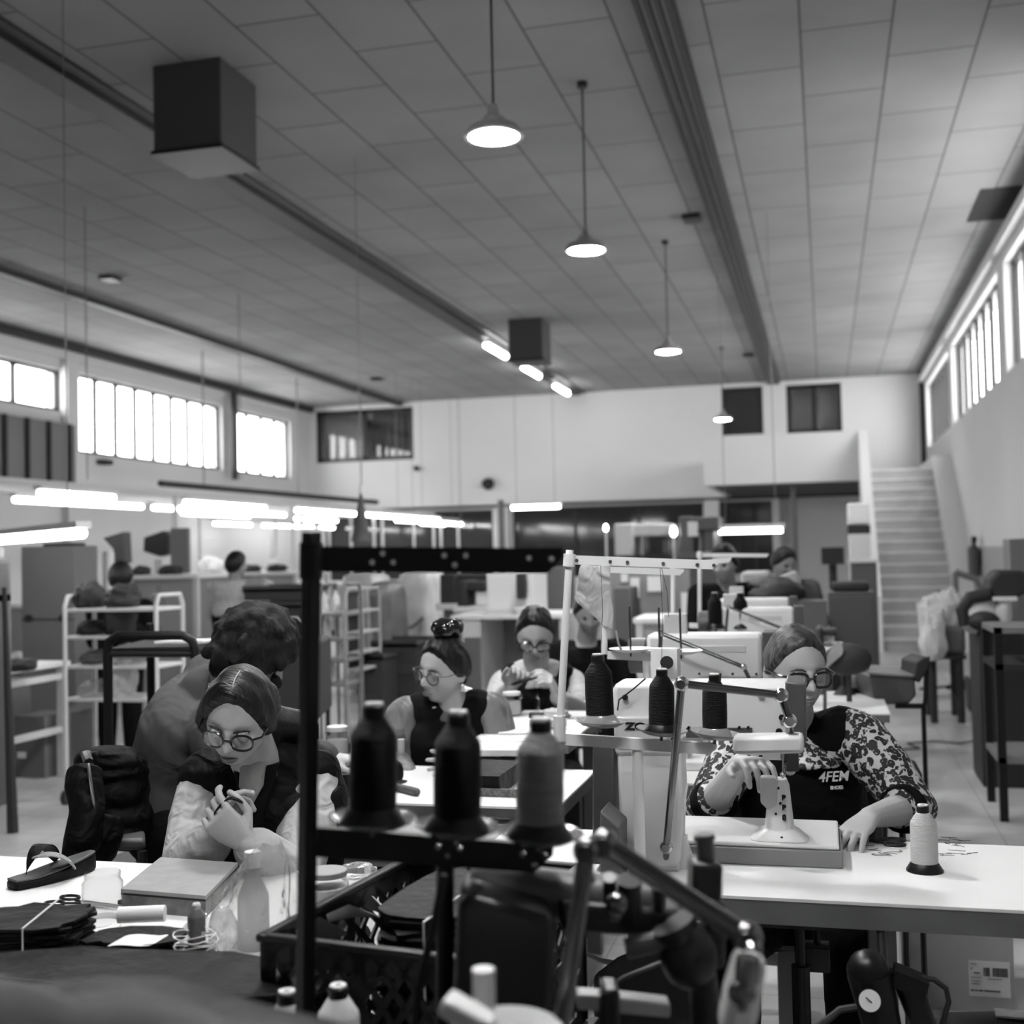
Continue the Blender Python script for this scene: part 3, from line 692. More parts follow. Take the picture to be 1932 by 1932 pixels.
# ---- the bent worker in the grey sweatshirt
def bent():
    hc = at(478, 1232, t=3.32); pel = at(322, 1535, t=3.42); nk = at(420, 1300, t=3.36); pel.z = max(pel.z, .74)
    e = fig('person in a plain grey sweatshirt on a stool, bent away, bushy dark hair', (pel.x, pel.y, 0))
    ax = (fwd*.55-rgt*-.75); ax = V((fwd.x*.65-rgt.x*.0, fwd.y*.65, 0)); ax = (V((fwd.x, fwd.y, 0)).normalized()*-.8+V((rgt.x, rgt.y, 0)).normalized()*.35).normalized()
    up = (nk-pel).normalized(); ax = (ax-ax.dot(up)*up).normalized(); fr = ax.cross(up)
    if fr.dot(rgt) < 0: ax = -ax; fr = -fr
    M = head_frame(hc, rgt*.8+fwd*.3+V((0,0,-.6)), V((0,0,.8))+rgt*.5, 1.0)
    shn = nk-up*.05-ax*.16; shf = nk-up*.05+ax*.16
    b = MB(); torso(b, pel, nk, ax, -.01, .05); b.caps(nk, .058, M @ V((0,-.02,-.06)), .054); add_head(b, M)
    ws = []
    for s in (-1, 1):
        sh = nk-up*.06+ax*.17*s; el = sh+V((0,0,-.24))+rgt*.12; w = el+rgt*.22+V((0,0,.02)); arm(b, sh, el, w, 0, .95); hand(b, w, rgt*1.0-V((0,0,.1)), V((0,0,-1)), -fwd*s, s=.95); ws.append((sh, el, w))
    fh = V((rgt.x, rgt.y, 0)).normalized(); hip = [pel+ax*.09*s for s in (-1, 1)]; kn = [V((h.x, h.y, .64))+fh*.40 for h in hip]; an = [V((k.x, k.y, .20)) for k in kn]
    legs(b, hip, kn, an); b.build('body', 'skin', e, remesh=.006, smo=3)
    b = MB(); hair_shell(b, M, -.45, .030, .010, (5, 5, 5)); rh = random.Random(3)
    for k in range(90):
        d_ = V((rh.uniform(-1,1), rh.uniform(-1,.6), rh.uniform(-.5,1))).normalized(); b.sph(M @ V((d_.x*.098, d_.y*.115-.005, d_.z*.130)), rh.uniform(.014,.026), 8, 6)
    b.jitter(.010, 30); b.build('hair', 'hair_brown', e, remesh=.006, smo=1)
    b = MB(); torso(b, pel, nk, ax, .025, .03, .05, .95, 1.0, 1.05)
    for sh, el, w in ws: arm(b, sh, el, w, .03, 1.05, .9, nk.lerp(sh, .3))
    b.caps(nk-up*.02-fr*.03, .075, nk-up*.02+fr*.03, .07); b.jitter(.012, 6); b.build('sweatshirt', 'cloth_grey', e, remesh=.008, smo=6)
    b = MB(); legs(b, hip, kn, an, .02); b.caps(hip[0], .13, hip[1], .13); b.caps(pel-fh*.01+ax*.06, .125, pel-fh*.01-ax*.06, .125); b.build('trousers', 'cloth_trouser', e, remesh=.01, smo=4)
    shoes(e, an, fh)
    st = thing('stool', 'black round stool with a single post under the bent worker in grey', 'stool', (pel.x, pel.y, 0))
    zs = pel.z-.135
    MB().lathe([(0,zs-.03),(.17,zs-.03),(.18,zs-.015),(.17,zs),(0,zs)], (pel.x, pel.y, 0)).build('seat', 'black_metal', st)
    MB().cyl((pel.x, pel.y, .04), (pel.x, pel.y, zs-.02), .028).build('post', 'black_metal', st)
    MB().lathe([(0,0),(.22,0),(.2,.03),(.03,.06),(0,.06)], (pel.x, pel.y, 0)).build('base', 'black_metal', st)
bent()
# ---- the worker with the hair bun
def bun():
    hc = at(838, 1262, t=3.95); e = fig('person with a glossy hair bun and wire glasses, white collar under a dark apron', (hc.x, hc.y+.1, 0))
    ax = V((rgt.x, rgt.y, 0)).normalized(); g = V((-fwd.x, -fwd.y, 0)).normalized(); ax = (ax*.97-g*.2).normalized()
    nk = at(852, 1332, t=4.0); pel = V((nk.x, nk.y, .5))-g*.02
    M = head_frame(hc, g*.72-rgt*.62-V((0,0,.18)), (rgt*.12+V((0,0,1))-fwd*.1), .98)
    sr = at(765, 1360, t=3.98); sl = at(925, 1350, t=4.02); er = at(735, 1445, t=3.9); wr_ = at(775, 1490, t=3.7); el = at(950, 1445, t=3.9); wl = at(880, 1470, t=3.7)
    b = MB(); torso(b, pel, nk, ax, -.01); b.caps(nk-V((0,0,.03)), .056, M @ V((0,-.02,-.07)), .052); add_head(b, M)
    arm(b, sr, er, wr_, 0, .95); arm(b, sl, el, wl, 0, .95)
    hand(b, wl, at(845, 1440, t=3.62)-wl, -rgt, V((0,0,1)), (.3,.4,.5,.5)); hand(b, wr_, -rgt*-.6+g, V((0,0,-1)), rgt)
    hip, kn, an = leg_set(pel, ax, g); legs(b, hip, kn, an); b.build('body', 'skin', e, remesh=.004, smo=3)
    face_bits(e, M, (0, -.2), .7); glasses(e, M, 'glasses_wire', .0016, .0225, .021, 2.0)
    b = MB(); hair_shell(b, M, -.05, .010, .004, (6, 12, 3)); b.build('hair', 'hair_dark', e)
    b = MB(); c = M @ V((.0, -.02, .135))
    for k in range(9): a = k*2.4; b.sph(c+V((math.cos(a)*.03, math.sin(a)*.03, .012*math.sin(k*1.7))), .026)
    b.sph(c, .038).build('hair_bun', mat('hair_gloss', .006, .12), e, remesh=.005, smo=2)
    p = M @ V((-.079, -.004, -.042)); MB().sph(p, .005).sph(p-V((0,0,.0085)), .0025).sph(p-V((0,0,.016)), .0055).build('earring', mat('pearl', .8, .15), e)
    p = M @ V((.079, -.004, -.042)); MB().sph(p, .005).sph(p-V((0,0,.0085)), .0025).sph(p-V((0,0,.016)), .0055).build('earring', mat('pearl', .8, .15), e)
    b = MB(); torso(b, pel, nk, ax, .002, 0, 0, .93); arm(b, sr, er, wr_, .024, 1, .9, nk.lerp(sr, .4)); arm(b, sl, el, wl, .024, 1, .85, nk.lerp(sl, .4)); b.jitter(.012, 11); b.build('shirt', 'satin_grey', e, remesh=.006, smo=4)
    b = MB(); pts = []
    for i in range(11):
        a = PI*1.5*(i/10)-PI*1.25+PI/2+PI*.5; pts.append(nk+V((0,0,.045-.05*G(i-0,2.2)-.05*G(i-10,2.2)))+ax*math.cos(a)*.078-g*math.sin(a)*.074)
    b.tube(pts, [.012]+[.016]*9+[.012], 8); b.build('collar', 'white_paint', e)
    yoke(e, pel, nk, ax, 'satin_grey', w=.095, d=.085, drop=.02)
    b = MB(); vest(b, pel, nk, ax, (sl, sr), .02, .93, 0, .62, .080)
    b.build('apron', 'cloth_black', e, remesh=.008, smo=5)
    b = MB(); legs(b, hip, kn, an, .018); b.caps(hip[0], .11, hip[1], .11); b.build('trousers', 'cloth_trouser', e, remesh=.012, smo=4); shoes(e, an, g)
bun()
def worker3():
    hc = at(1010, 1195, t=4.85); e = fig('person in short pale sleeves and dark apron, threading a dark piece behind the jars', (hc.x, hc.y+.1, 0))
    ax = V((rgt.x, rgt.y, 0)).normalized(); g = V((-fwd.x, -fwd.y, 0)).normalized()
    nk = at(1012, 1258, t=4.95); pel = V((nk.x, nk.y, .5))-g*.05
    M = head_frame(hc, g*.85+rgt*-.05-V((0,0,.5)), V((0,0,1))+g*.4, 1.0)
    sr = at(952, 1292, t=4.97); sl = at(1078, 1290, t=4.97); er = at(935, 1350, t=4.8); wr_ = at(958, 1310, t=4.55); el = at(1100, 1345, t=4.8); wl = at(1052, 1316, t=4.5)
    er = at(932, 1338, t=4.8)
    b = MB(); torso(b, pel, nk, ax, -.01); b.caps(nk-V((0,0,.03)), .056, M @ V((0,-.03,-.06)), .052); add_head(b, M)
    wr_ = at(962, 1268+30, t=4.6); arm(b, sr, er, wr_, .004, 1.05); arm(b, sl, el, wl, .004, 1.05)
    hand(b, wr_, at(985, 1255, t=4.55)-wr_, g+V((0,0,-.5)), V((0,0,1)), (.6,.7,.8,.8)); hand(b, wl, at(1030, 1262, t=4.45)-wl, -rgt, V((0,0,1)), (.6,.7,.8,.8))
    hip, kn, an = leg_set(pel, ax, g); legs(b, hip, kn, an); b.build('body', 'skin', e, remesh=.005, smo=3)
    face_bits(e, M, (0,-.7), .95); glasses(e, M, 'glasses_black', .0034, .027, .02, 3, lens=False)
    b = MB(); hair_shell(b, M, .05, .011, .004, (6, 12, 3)); b.build('hair', 'hair_dark', e)
    b = MB(); torso(b, pel, nk, ax, .004, 0, 0, .93)
    for s, el_ in ((sr, er), (sl, el)): b.caps(nk.lerp(s, .4), .062, s, .064); b.caps(s, .064, s.lerp(el_, .6), .058)
    b.build('shirt', 'cloth_light', e, remesh=.007, smo=4)
    yoke(e, pel, nk, ax, 'skin', w=.08, d=.08, drop=.0)
    b = MB(); vest(b, pel, nk, ax, (sl, sr), .02, .93, 0, .66, .072)
    b.build('apron', 'cloth_black', e, remesh=.008, smo=5)
    b = MB(); legs(b, hip, kn, an, .018); b.caps(hip[0], .11, hip[1], .11); b.build('trousers', 'cloth_trouser', e, remesh=.012, smo=4); shoes(e, an, g)
worker3()
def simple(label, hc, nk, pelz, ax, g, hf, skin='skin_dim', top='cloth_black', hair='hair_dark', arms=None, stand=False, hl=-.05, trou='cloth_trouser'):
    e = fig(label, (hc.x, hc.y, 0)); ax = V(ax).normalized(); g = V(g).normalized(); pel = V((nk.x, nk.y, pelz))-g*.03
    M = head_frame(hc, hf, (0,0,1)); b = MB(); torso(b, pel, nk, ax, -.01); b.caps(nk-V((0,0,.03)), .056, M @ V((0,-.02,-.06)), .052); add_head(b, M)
    A = []
    for s in (-1, 1):
        sh = nk+ax*.17*s-V((0,0,.07)); el = sh+ax*.05*s+V((0,0,-.24))+g*.10; w = el+g*.22+V((0,0,.06))-ax*.1*s
        if arms and arms.get(s): el, w = arms[s]
        A.append((sh, el, w)); arm(b, sh, el, w, 0, .95); hand(b, w, (w-el), V((0,0,-1)), ax*-s, s=.95)
    if stand: hip = [pel+ax*s*.09 for s in (-1, 1)]; kn = [h+V((0,0,.47-pelz)) for h in hip]; an = [V((k.x, k.y, .085)) for k in kn]
    else: hip, kn, an = leg_set(pel, ax, g)
    legs(b, hip, kn, an); b.build('body', skin, e, remesh=.008, smo=2)
    b = MB(); hair_shell(b, M, hl, .014, .004); b.build('hair', hair, e)
    b = MB(); torso(b, pel, nk, ax, .02, 0, 0, .95)
    for sh, el, w in A: arm(b, sh, el, w, .02, 1, .88, nk.lerp(sh, .4))
    b.jitter(.01, 8); b.build('jacket', top, e, remesh=.012, smo=4)
    b = MB(); legs(b, hip, kn, an, .02); b.caps(hip[0], .11, hip[1], .11); b.build('trousers', trou, e, remesh=.014, smo=3); shoes(e, an, g)
    return e
H_ = lambda v: V((v.x, v.y, 0)).normalized()
A_, G_ = H_(rgt), -H_(fwd)
hc = at(1112, 1155, t=6.3); simple('person in dark clothes half hidden by the hanging white cloth', hc, at(1105, 1205, t=6.4), .5, A_, G_, G_+V((0,0,-.5)))
hc = at(228, 1090, t=8.6); simple('person in dark clothes seen from behind past the loaded white trolley', hc, at(226, 1130, t=8.6), .93, -A_, -G_, -G_, stand=True)
hc = at(446, 1066, t=10.4); nk = at(440, 1092, t=10.4); sh = nk
simple('person in a pale long sleeved top reaching over the long bench by the windows', hc, nk, .95, H_(-fwd*.2+rgt*.9), H_(-rgt*.1+fwd), H_(rgt+fwd), top='cloth_light', stand=True,
  arms={1: (at(490, 1102, t=10.2), at(508, 1104, t=10.0))})
hc = at(1366, 1062, t=7.2); simple('person with dark hair and black top working beyond the sewing machine row', hc, at(1372, 1098, t=7.3), .5, A_, G_, G_-A_*.6+V((0,0,-.3)))
hc = at(1478, 1062, t=8.6); simple('person in dark top bowed at the bench beside the pale machine covers', hc, at(1484, 1092, t=8.7), .5, A_, G_, G_+A_*.5+V((0,0,-.5)), top='cloth_grey')
# ---------------------------------------------------------------- tables and machines in the middle
mat('table_white', .72, .45, var=.06, vs=3, bump=.03, bs=30); mat('table_edge', .11, .6, var=.2, vs=10); mat('wood_dark', .06, .6, var=.3, vs=12, stretch=(1,8,1))
mat('machine_white', .66, .35, var=.03, vs=5); mat('machine_grey', .06, .4); mat('chrome', .6, .12, 1); mat('chrome_dark', .18, .2, 1)
mat('thread_black', .003, .55, spec=.12, bump=.5, bs=60, stretch=(1,1,12)); mat('thread_grey', .14, .5, var=.25, vs=20, bump=.4, bs=60, stretch=(1,1,12)); mat('thread_light', .5, .45, bump=.4, bs=60, stretch=(1,1,12))
mat('saucer_clear', .3, .15, alpha=.75); mat('plastic_black', .006, .35, spec=.3); mat('plastic_white', .7, .3)
mat('paper', .68, .8); mat('leather_black', .004, .6, spec=.15, bump=.5, bs=18); mat('leather_mid', .12, .5, bump=.3, bs=18)
mat('cardboard', .38, .8, var=.1, vs=5); mat('rubber', .02, .7); mat('steel', .4, .3, 1); mat('lace', .3, .7, bump=.8, bs=160)
def clear_mat(nm, tint=.94, diff=.0, rough=.04, blend=.25, bump=0, bs=20, base=.7):
    m = mat(nm, 1, .1); n = m.node_tree
    for x in list(n.nodes):
        if x.type != 'OUTPUT_MATERIAL': n.nodes.remove(x)
    t = nd(m, 'ShaderNodeBsdfTransparent'); t.inputs[0].default_value = (tint,)*3+(1,); g = nd(m, 'ShaderNodeBsdfGlossy'); g.inputs[1].default_value = rough
    lw = nd(m, 'ShaderNodeLayerWeight'); lw.inputs[0].default_value = .5; pw = nd(m, 'ShaderNodeMath', operation='POWER'); pw.inputs[1].default_value = 1/blend; n.links.new(lw.outputs['Facing'], pw.inputs[0]); f = nd(m, 'ShaderNodeMixShader')
    n.links.new(pw.outputs[0], f.inputs[0]); n.links.new(t.outputs[0], f.inputs[1]); n.links.new(g.outputs[0], f.inputs[2]); out = f
    if bump:
        tc = nd(m, 'ShaderNodeTexCoord'); no = nd(m, 'ShaderNodeTexNoise', i2=bs); n.links.new(tc.outputs['Object'], no.inputs[0]); u = nd(m, 'ShaderNodeBump', i0=bump, i1=.02)
        n.links.new(no.outputs[0], u.inputs['Height']); n.links.new(u.outputs[0], g.inputs['Normal']); n.links.new(u.outputs[0], lw.inputs['Normal'])
    if diff:
        d = nd(m, 'ShaderNodeBsdfDiffuse'); d.inputs[0].default_value = (base,)*3+(1,); f2 = nd(m, 'ShaderNodeMixShader', i0=diff)
        n.links.new(f.outputs[0], f2.inputs[1]); n.links.new(d.outputs[0], f2.inputs[2]); out = f2
    n.links.new(out.outputs[0], [x for x in n.nodes if x.type == 'OUTPUT_MATERIAL'][0].inputs[0])
clear_mat('glass', .93, 0, .03, .22); clear_mat('clear_plastic', .86, .16, .15, .5, 1.0, 30)
def table(name, label, x0, x1, y0, y1, z=TZ, m='table_white', th=.03, leg=None, apron=.0, edge='table_edge', lw=.05, legs_=None, group=None, lm='grey_metal'):
    e = thing(name, label, 'table', ((x0+x1)/2, (y0+y1)/2, 0), 0, group)
    MB().bb((x0, y0, z-.006), (x1, y1, z)).build('tabletop', m, e, smooth=False)
    MB().bb((x0+.001, y0+.001, z-th-.006), (x1-.001, y1-.001, z-.006)).build('board', edge, e, smooth=False)
    for x, y in (legs_ or [(x0+.06, y0+.06), (x1-.06, y0+.06), (x0+.06, y1-.06), (x1-.06, y1-.06)]):
        MB().bb((x-lw/2, y-lw/2, 0), (x+lw/2, y+lw/2, z-th-.006)).build('leg', lm, e, bev=.003)
    MB().bb((x0+.06, y1-.07, .12), (x1-.06, y1-.05, .16)).build('stretcher', lm, e, smooth=False)
    return e
RY0, RY1 = at(1380, 1690, z=TZ).y, at(1760, 1590, z=TZ).y; RX0 = at(925, 1592, z=TZ).x
table('sewing_table', 'white topped table under the post bed sewing machine and pale spool', RX0, .62, RY0, RY1, th=.045, lw=.055, legs_=[(at(1664, 1780, Y=RY0+.2).x, RY0+.2), (RX0+.1, RY0+.15), (RX0+.1, RY1-.06), (.55, RY1-.06)])
def spool(loc, label, th='thread_black', base='plastic_black', cap='plastic_black', s=1.0, group=None, first={}, tilt=None):
    key = (th, base, cap, s)
    if key in first:
        e = dup(first[key], loc, 0, label); 
        if group: e['group'] = group
        if tilt: e.rotation_euler = tilt
        return e
    e = thing('thread_spool', label, 'spool', loc, 0, group)
    MB().lathe([(.010,.016),(.0268,.017),(.0272,.05),(.0265,.095),(.0255,.100),(.013,.119),(.011,.119)], n=32).build('thread_cone', th, e, world=False)
    MB().lathe([(.0,0),(.037,0),(.037,.003),(.027,.018),(.0,.018)], n=32).build('spool_base', base, e, world=False)
    MB().lathe([(.0115,.112),(.0125,.121),(.0125,.131),(.0105,.133),(0,.133)], n=20).build('spool_neck', cap, e, world=False)
    MB().lathe([(.0105,.1325),(.0105,.1352),(.0045,.1352),(.004,.130),(0,.130)], n=20).build('core_top', 'plastic_white', e, world=False)
    if s != 1:
        for c in e.children:
            c.data.transform(Matrix.Scale(s, 4))
    if tilt: e.rotation_euler = tilt
    first[key] = e; return e
p = at(1745, 1643, z=TZ); spool(p, 'pale thread spool on a black base, alone on the white sewing table', 'thread_light')
# white thread stand of the post bed machine
def stand(loc_pole_top, pole_bot, arm_end, shelf_a, shelf_b, m, label, w=.0075, barh=.018, name='thread_stand', shelf_h=.022, foot=None, sq=False):
    e = thing(name, label, 'thread stand', (pole_bot.x, pole_bot.y, pole_bot.z))
    if sq:
        d = (loc_pole_top-pole_bot); q = d.to_track_quat('Z', 'Y').to_matrix(); MB().box((loc_pole_top+pole_bot)/2, (w*2, w*2, d.length), q).build('pole', m, e, bev=.002)
    else: MB().cyl(pole_bot, loc_pole_top, w).build('pole', m, e)
    def bar(a, b, h, nm, th=.014):
        d = b-a; x = d.normalized(); z = V((0,0,1)); z = (z-z.dot(x)*x).normalized(); y = z.cross(x); q = Matrix((x, y, z)).transposed()
        k = MB(); L = d.length
        prof = [V((-L/2, 0, h/2)), V((L/2, 0, h/2)), V((L/2, 0, h*.15)), V((L/2-h*.6, 0, -h/2)), V((-L/2, 0, -h/2))]
        k.prism([(a+b)/2+q @ (p+V((0,-.0012,0))) for p in prof], q @ V((0,.0024,0)))
        k.box((a+b)/2+q @ V((0,th/2,h/2-.001)), (L, th, .002), q)
        o = k.build(nm, m, e, smooth=False); return q, a, x, z, y, L
    fa = bar(loc_pole_top.lerp(pole_bot, .05)+V((0,0,0)), arm_end, barh, 'guide_arm')
    MB().cyl(loc_pole_top.lerp(pole_bot, .02), loc_pole_top.lerp(pole_bot, .085), w*1.6, n=12).build('clamp', m, e)
    fs = bar(shelf_a, shelf_b, shelf_h, 'shelf_bar')
    return e, fa, fs
T2 = 2.35
e, fa, fs = stand(at(1075, 1038, t=T2), at(1055, 1398, t=T2), at(1355, 1066, t=T2), at(1050, 1394, t=T2), at(1352, 1414, t=T2), 'white_paint', 'slim white thread stand with three black spools on its shelf')
q, a, x, z, y, L = fa
for f in (.05, .275, .39, .63, .86, .97):
    c = a+x*L*f-z*.001; MB().cyl(c-y*.003, c+y*.004, .0036, n=10).build('screw', 'machine_grey', e)
MB().cyl(at(1055, 1350, t=T2), at(1056, 1398, t=T2), .012, n=12).build('clamp', 'white_paint', e)
c = at(1200, 1410, t=T2); MB().cyl((c.x, c.y+.02, TZ), (c.x, c.y+.012, c.z), .011).build('support_post', 'white_paint', e)
MB().cyl((c.x, c.y+.02, TZ), (c.x, c.y+.02, TZ+.01), .04).build('foot', 'white_paint', e)
def saucer(c, label, m='saucer_clear', r=.050, group='saucers on the white stand', tilt=(0,0,0), pin=True, pz=.13):
    e = thing('spool_saucer', label, 'saucer', c, 0, group); e.rotation_euler = tilt
    MB().lathe([(0,.004),(.018,.004),(.034,.003),(r,.012),(r+.001,.0135),(.034,.005),(0,.006)], n=36).build('dish', m, e, world=False)
    if pin: MB().cyl((0,0,-.01), (0,0,pz), .003, n=8).build('pin', 'chrome_dark', e, world=False)
    return e
nm = ['beside the slim pole', 'in the middle, partly before the round printed letters', 'at the end by the lamp head']
for k, (px, py) in enumerate(((1133, 1372), (1248, 1388), (1349, 1394))):
    c = at(px, py, t=T2+.0); saucer(c, 'clear spool saucer on the white stand, ' + ['beside the slim pole', 'the middle one', 'at the lamp end'][k], tilt=(0,R([3,5,6][k]),0))
    spool(c+V((0,0,.0065)), 'black spool on the white stand, ' + ['tallest, beside the slim pole', 'the middle one', 'crossed by the lamp rod'][k], s=[1.02, .93, .90][k] if k else 1.02, group='black spools on the white stand', tilt=(0,R([-1,2,1][k]),0), base='saucer_clear' if k != 1 else 'plastic_black', cap='plastic_black')
# post bed sewing machine
YM = 2.54; P = lambda px, py, dy=0: at(px, py, Y=YM+dy)
def rpoly(pts, y0, y1): # pixel outline in plane Y=YM -> prism in Y
    v = [P(*q) for q in pts]; v = [V((p.x, y0, p.z)) for p in v]; return v, (0, y1-y0, 0)
e = thing('sewing_machine', 'white post bed sewing machine nearest the operator, with big arm and slim post', 'sewing machine', (P(1350, 1630).x, YM, TZ))
v, d = rpoly([(1166,1284),(1480,1284),(1498,1290),(1500,1380),(1494,1392),(1300,1392),(1290,1400),(1290,1420),(1166,1420),(1162,1300)], YM-.05, YM+.055)
MB().prism(v, d).build('arm', 'machine_white', e, bev=.012)
v, d = rpoly([(1170,1410),(1289,1410),(1292,1480),(1286,1625),(1178,1625)], YM-.045, YM+.05); MB().prism(v, d).build('column', 'machine_white', e, bev=.008)
v, d = rpoly([(1483,1279),(1520,1284),(1522,1390),(1508,1412),(1484,1404)], YM-.06, YM+.06); MB().prism(v, d).build('face_cover', 'machine_grey', e, bev=.004)
v, d = rpoly([(1172,1345),(1268,1345),(1268,1390),(1172,1390)], YM-.066, YM-.045); MB().prism(v, d).build('name_plate', mat('machine_light', .5, .4), e, bev=.004)
v, d = rpoly([(1300,1366),(1422,1366),(1422,1384),(1300,1384)], YM-.056, YM-.045); MB().prism(v, d).build('ruler_plate', 'machine_grey', e, bev=.001)
def text(body, size, M, m, parent, name='lettering', ext=.0008, shear=0, bold=0, label=None):
    c = bpy.data.curves.new('t', 'FONT'); c.body = body; c.size = size; c.extrude = ext; c.shear = shear; c.offset = bold
    o = bpy.data.objects.new('tmp', c); COL.objects.link(o); dg = bpy.context.evaluated_depsgraph_get(); me = bpy.data.meshes.new_from_object(o.evaluated_get(dg)); bpy.data.objects.remove(o)
    b = MB(); me.transform(M); b.b.from_mesh(me); r = b.build(name, m, parent, smooth=False); 
    if label: r['label'] = label
    return r
FR = Matrix(((1,0,0,0),(0,0,-1,0),(0,1,0,0),(0,0,0,1)))
p = P(1180, 1376, -.066); text('ZO', .020, Matrix.Translation((p.x, YM-.0668, p.z)) @ FR @ Matrix.Diagonal((1.5,1,1,1)), 'plastic_black', e, bold=.0009)
for px, py, r in ((1438,1310,.004),(1433,1310,.004),(1180,1315,.006),(1268,1330,.004),(1475,1353,.006),(1470,1380,.007),(1300,1372,.003),(1330,1372,.003),(1395,1372,.003),(1412,1372,.003),(1270,1395,.005)):
    c = P(px, py, -.05); MB().cyl((c.x, YM-.058, c.z), (c.x, YM-.049, c.z), r, n=12).build('screw', 'plastic_black', e)
# riser, base plate and post
v = [at(1300, 1622, z=TZ), at(1590, 1640, z=TZ)]
bx0_, bx1_ = P(1170, 1600).x, at(1590, 1640, z=TZ).x; by0_ = at(1590, 1640, z=TZ).y; by1_ = RY1-.01
MB().bb((bx0_, by0_, TZ), (bx1_, by1_, TZ+.036)).build('riser', mat('machine_side', .2, .5), e, bev=.003)
MB().bb((bx0_+.004, by0_+.005, TZ+.036), (bx1_-.006, by1_-.005, TZ+.046)).build('base_plate', 'machine_white', e, bev=.004)
pc = at(1470, 1585, z=TZ+.046); py_ = pc.y+.02; zb = TZ+.046
XP = lambda px, Y=None: at(px, 1500, Y=py_).x; ZP = lambda py: at(1470, py, Y=py_).z
b = MB()
b.loft([((XP(1469), py_, zb), (.062,0,0), (0,.045,0)), ((XP(1469), py_, zb+.006), (.055,0,0), (0,.042,0)), ((XP(1469), py_, zb+.018), (.042,0,0), (0,.034,0)), ((XP(1469), py_, ZP(1560)), (.031,0,0), (0,.03,0)), ((XP(1470), py_, ZP(1482)), (.022,0,0), (0,.027,0)), ((XP(1472), py_, ZP(1468)), (.014,0,0), (0,.02,0))], 24, 4)
b.build('post', 'machine_white', e, bev=.002)
v = [V((XP(x), 0, ZP(y))) for x, y in ((1436,1462),(1466,1462),(1470,1470),(1466,1516),(1450,1524),(1436,1510))]
MB().prism([V((q.x, py_-.032, q.z)) for q in v], (0,.03,0)).build('hook_cover', mat('cover_clear', .5, .15, alpha=.8), e, bev=.003)
for k, t in enumerate('BB8'): text(t, .016, Matrix.Translation((XP(1476), py_-.0325-.0012*k, ZP(1504+18*k))) @ FR, 'plastic_black', e, bold=.001)
for px, py in ((1473,1510),(1464,1530),(1470,1482),(1452,1578),(1457,1594),(1474,1572),(1484,1590),(1490,1579),(1440,1585)):
    MB().cyl((XP(px), py_-.040 if py > 1560 else py_-.031, ZP(py)), (XP(px), py_-.020, ZP(py)), .0028, n=10).build('screw', 'plastic_black', e)
# needle head under the arm end
q1, q2 = P(1478, 1395), P(1478, 1455)
b = MB(); b.cyl(q1, P(1478, 1432), .009).cyl(P(1478,1430), P(1477,1468), .0022).sph(P(1477,1462), .006).build('needle_bar', 'steel', e)
MB().box(P(1458,1424), (.04,.014,.02)).box(P(1425,1419), (.07,.012,.010)).box(P(1412,1412), (.06,.012,.006)).build('thread_guide', 'machine_white', e, bev=.002)
b = MB(); b.box(P(1495,1425), (.025,.03,.06)).sph(P(1490,1450), .014).build('presser_foot', 'chrome_dark', e)
# side motor box and belt cover by the column
v, d = rpoly([(1126,1400),(1165,1400),(1165,1620),(1126,1620)], YM-.05, YM+.03); MB().prism(v, d).build('belt_cover', 'machine_grey', e, bev=.004)
v, d = rpoly([(1158,1500),(1192,1530),(1192,1640),(1158,1640)], YM-.16, YM-.06); MB().prism(v, d).build('side_guard', mat('guard_grey', .09, .5), e, bev=.003)
b = MB(); b.tube([P(1165,1340,-.06), P(1168,1320,-.07), P(1195,1300,-.07), P(1218,1280,-.06)], .0016, 6).build('cable', 'plastic_black', e)
b = MB(); b.box(P(1254,1255,.03), (.058,.012,.075)).build('tension_plate', 'machine_white', e, bev=.003)
MB().cyl(P(1258,1250,.012), P(1258,1250,.035), .014).build('tension_disc', 'chrome_dark', e)
MB().bb(P(1277,1226,.0), P(1284,1285,.06)).build('bracket', 'machine_white', e, bev=.002)
# jointed chrome lamp
def jlamp(pts, label, r=.0075, head=None, glow=None, hs=(.13,.05,.03), ht=.016, hm='lamp_cover', base=True, joints=.014):
    e = thing('jointed_lamp', label, 'lamp', pts[0])
    if base: MB().box(pts[0]+V((0,0,.012)), (.06,.05,.024)).build('base', 'machine_white', e, bev=.004)
    for i in range(len(pts)-1):
        MB().cyl(pts[i], pts[i+1], r if i else r*.9).build('rod', 'chrome_dark', e)
    for p in pts[1:-1]:
        b = MB().sph(p, joints); b.cyl(p-V((0,joints*1.1,0)), p+V((0,joints*1.1,0)), joints*.6); b.build('joint', 'chrome' if joints < .0135 or r < .008 else 'chrome_dark', e)
    return e
t0 = at(1256, 1638, z=TZ)
pts = [V((t0.x, t0.y, TZ)), at(1257, 1598, t=2.45), at(1286, 1290, t=2.2), at(1474, 1312, t=2.26), at(1490, 1360, t=2.27), at(1490, 1388, t=2.29)]
jl = jlamp(pts, 'chrome jointed lamp in front of the white post bed machine')
c = at(1450, 1402, t=2.29); q = Matrix.Rotation(R(-2), 3, 'Y')
MB().box(c, (.132, .055, .034), q).build('lamp_head', mat('lamp_cover', .75, .25, sub=.1), jl, bev=.008)
MB().box(c-V((0,0,.0160)), (.10, .03, .003), q).build('diffuser', mat('lamp_diffuser', 1, emit=14), jl)
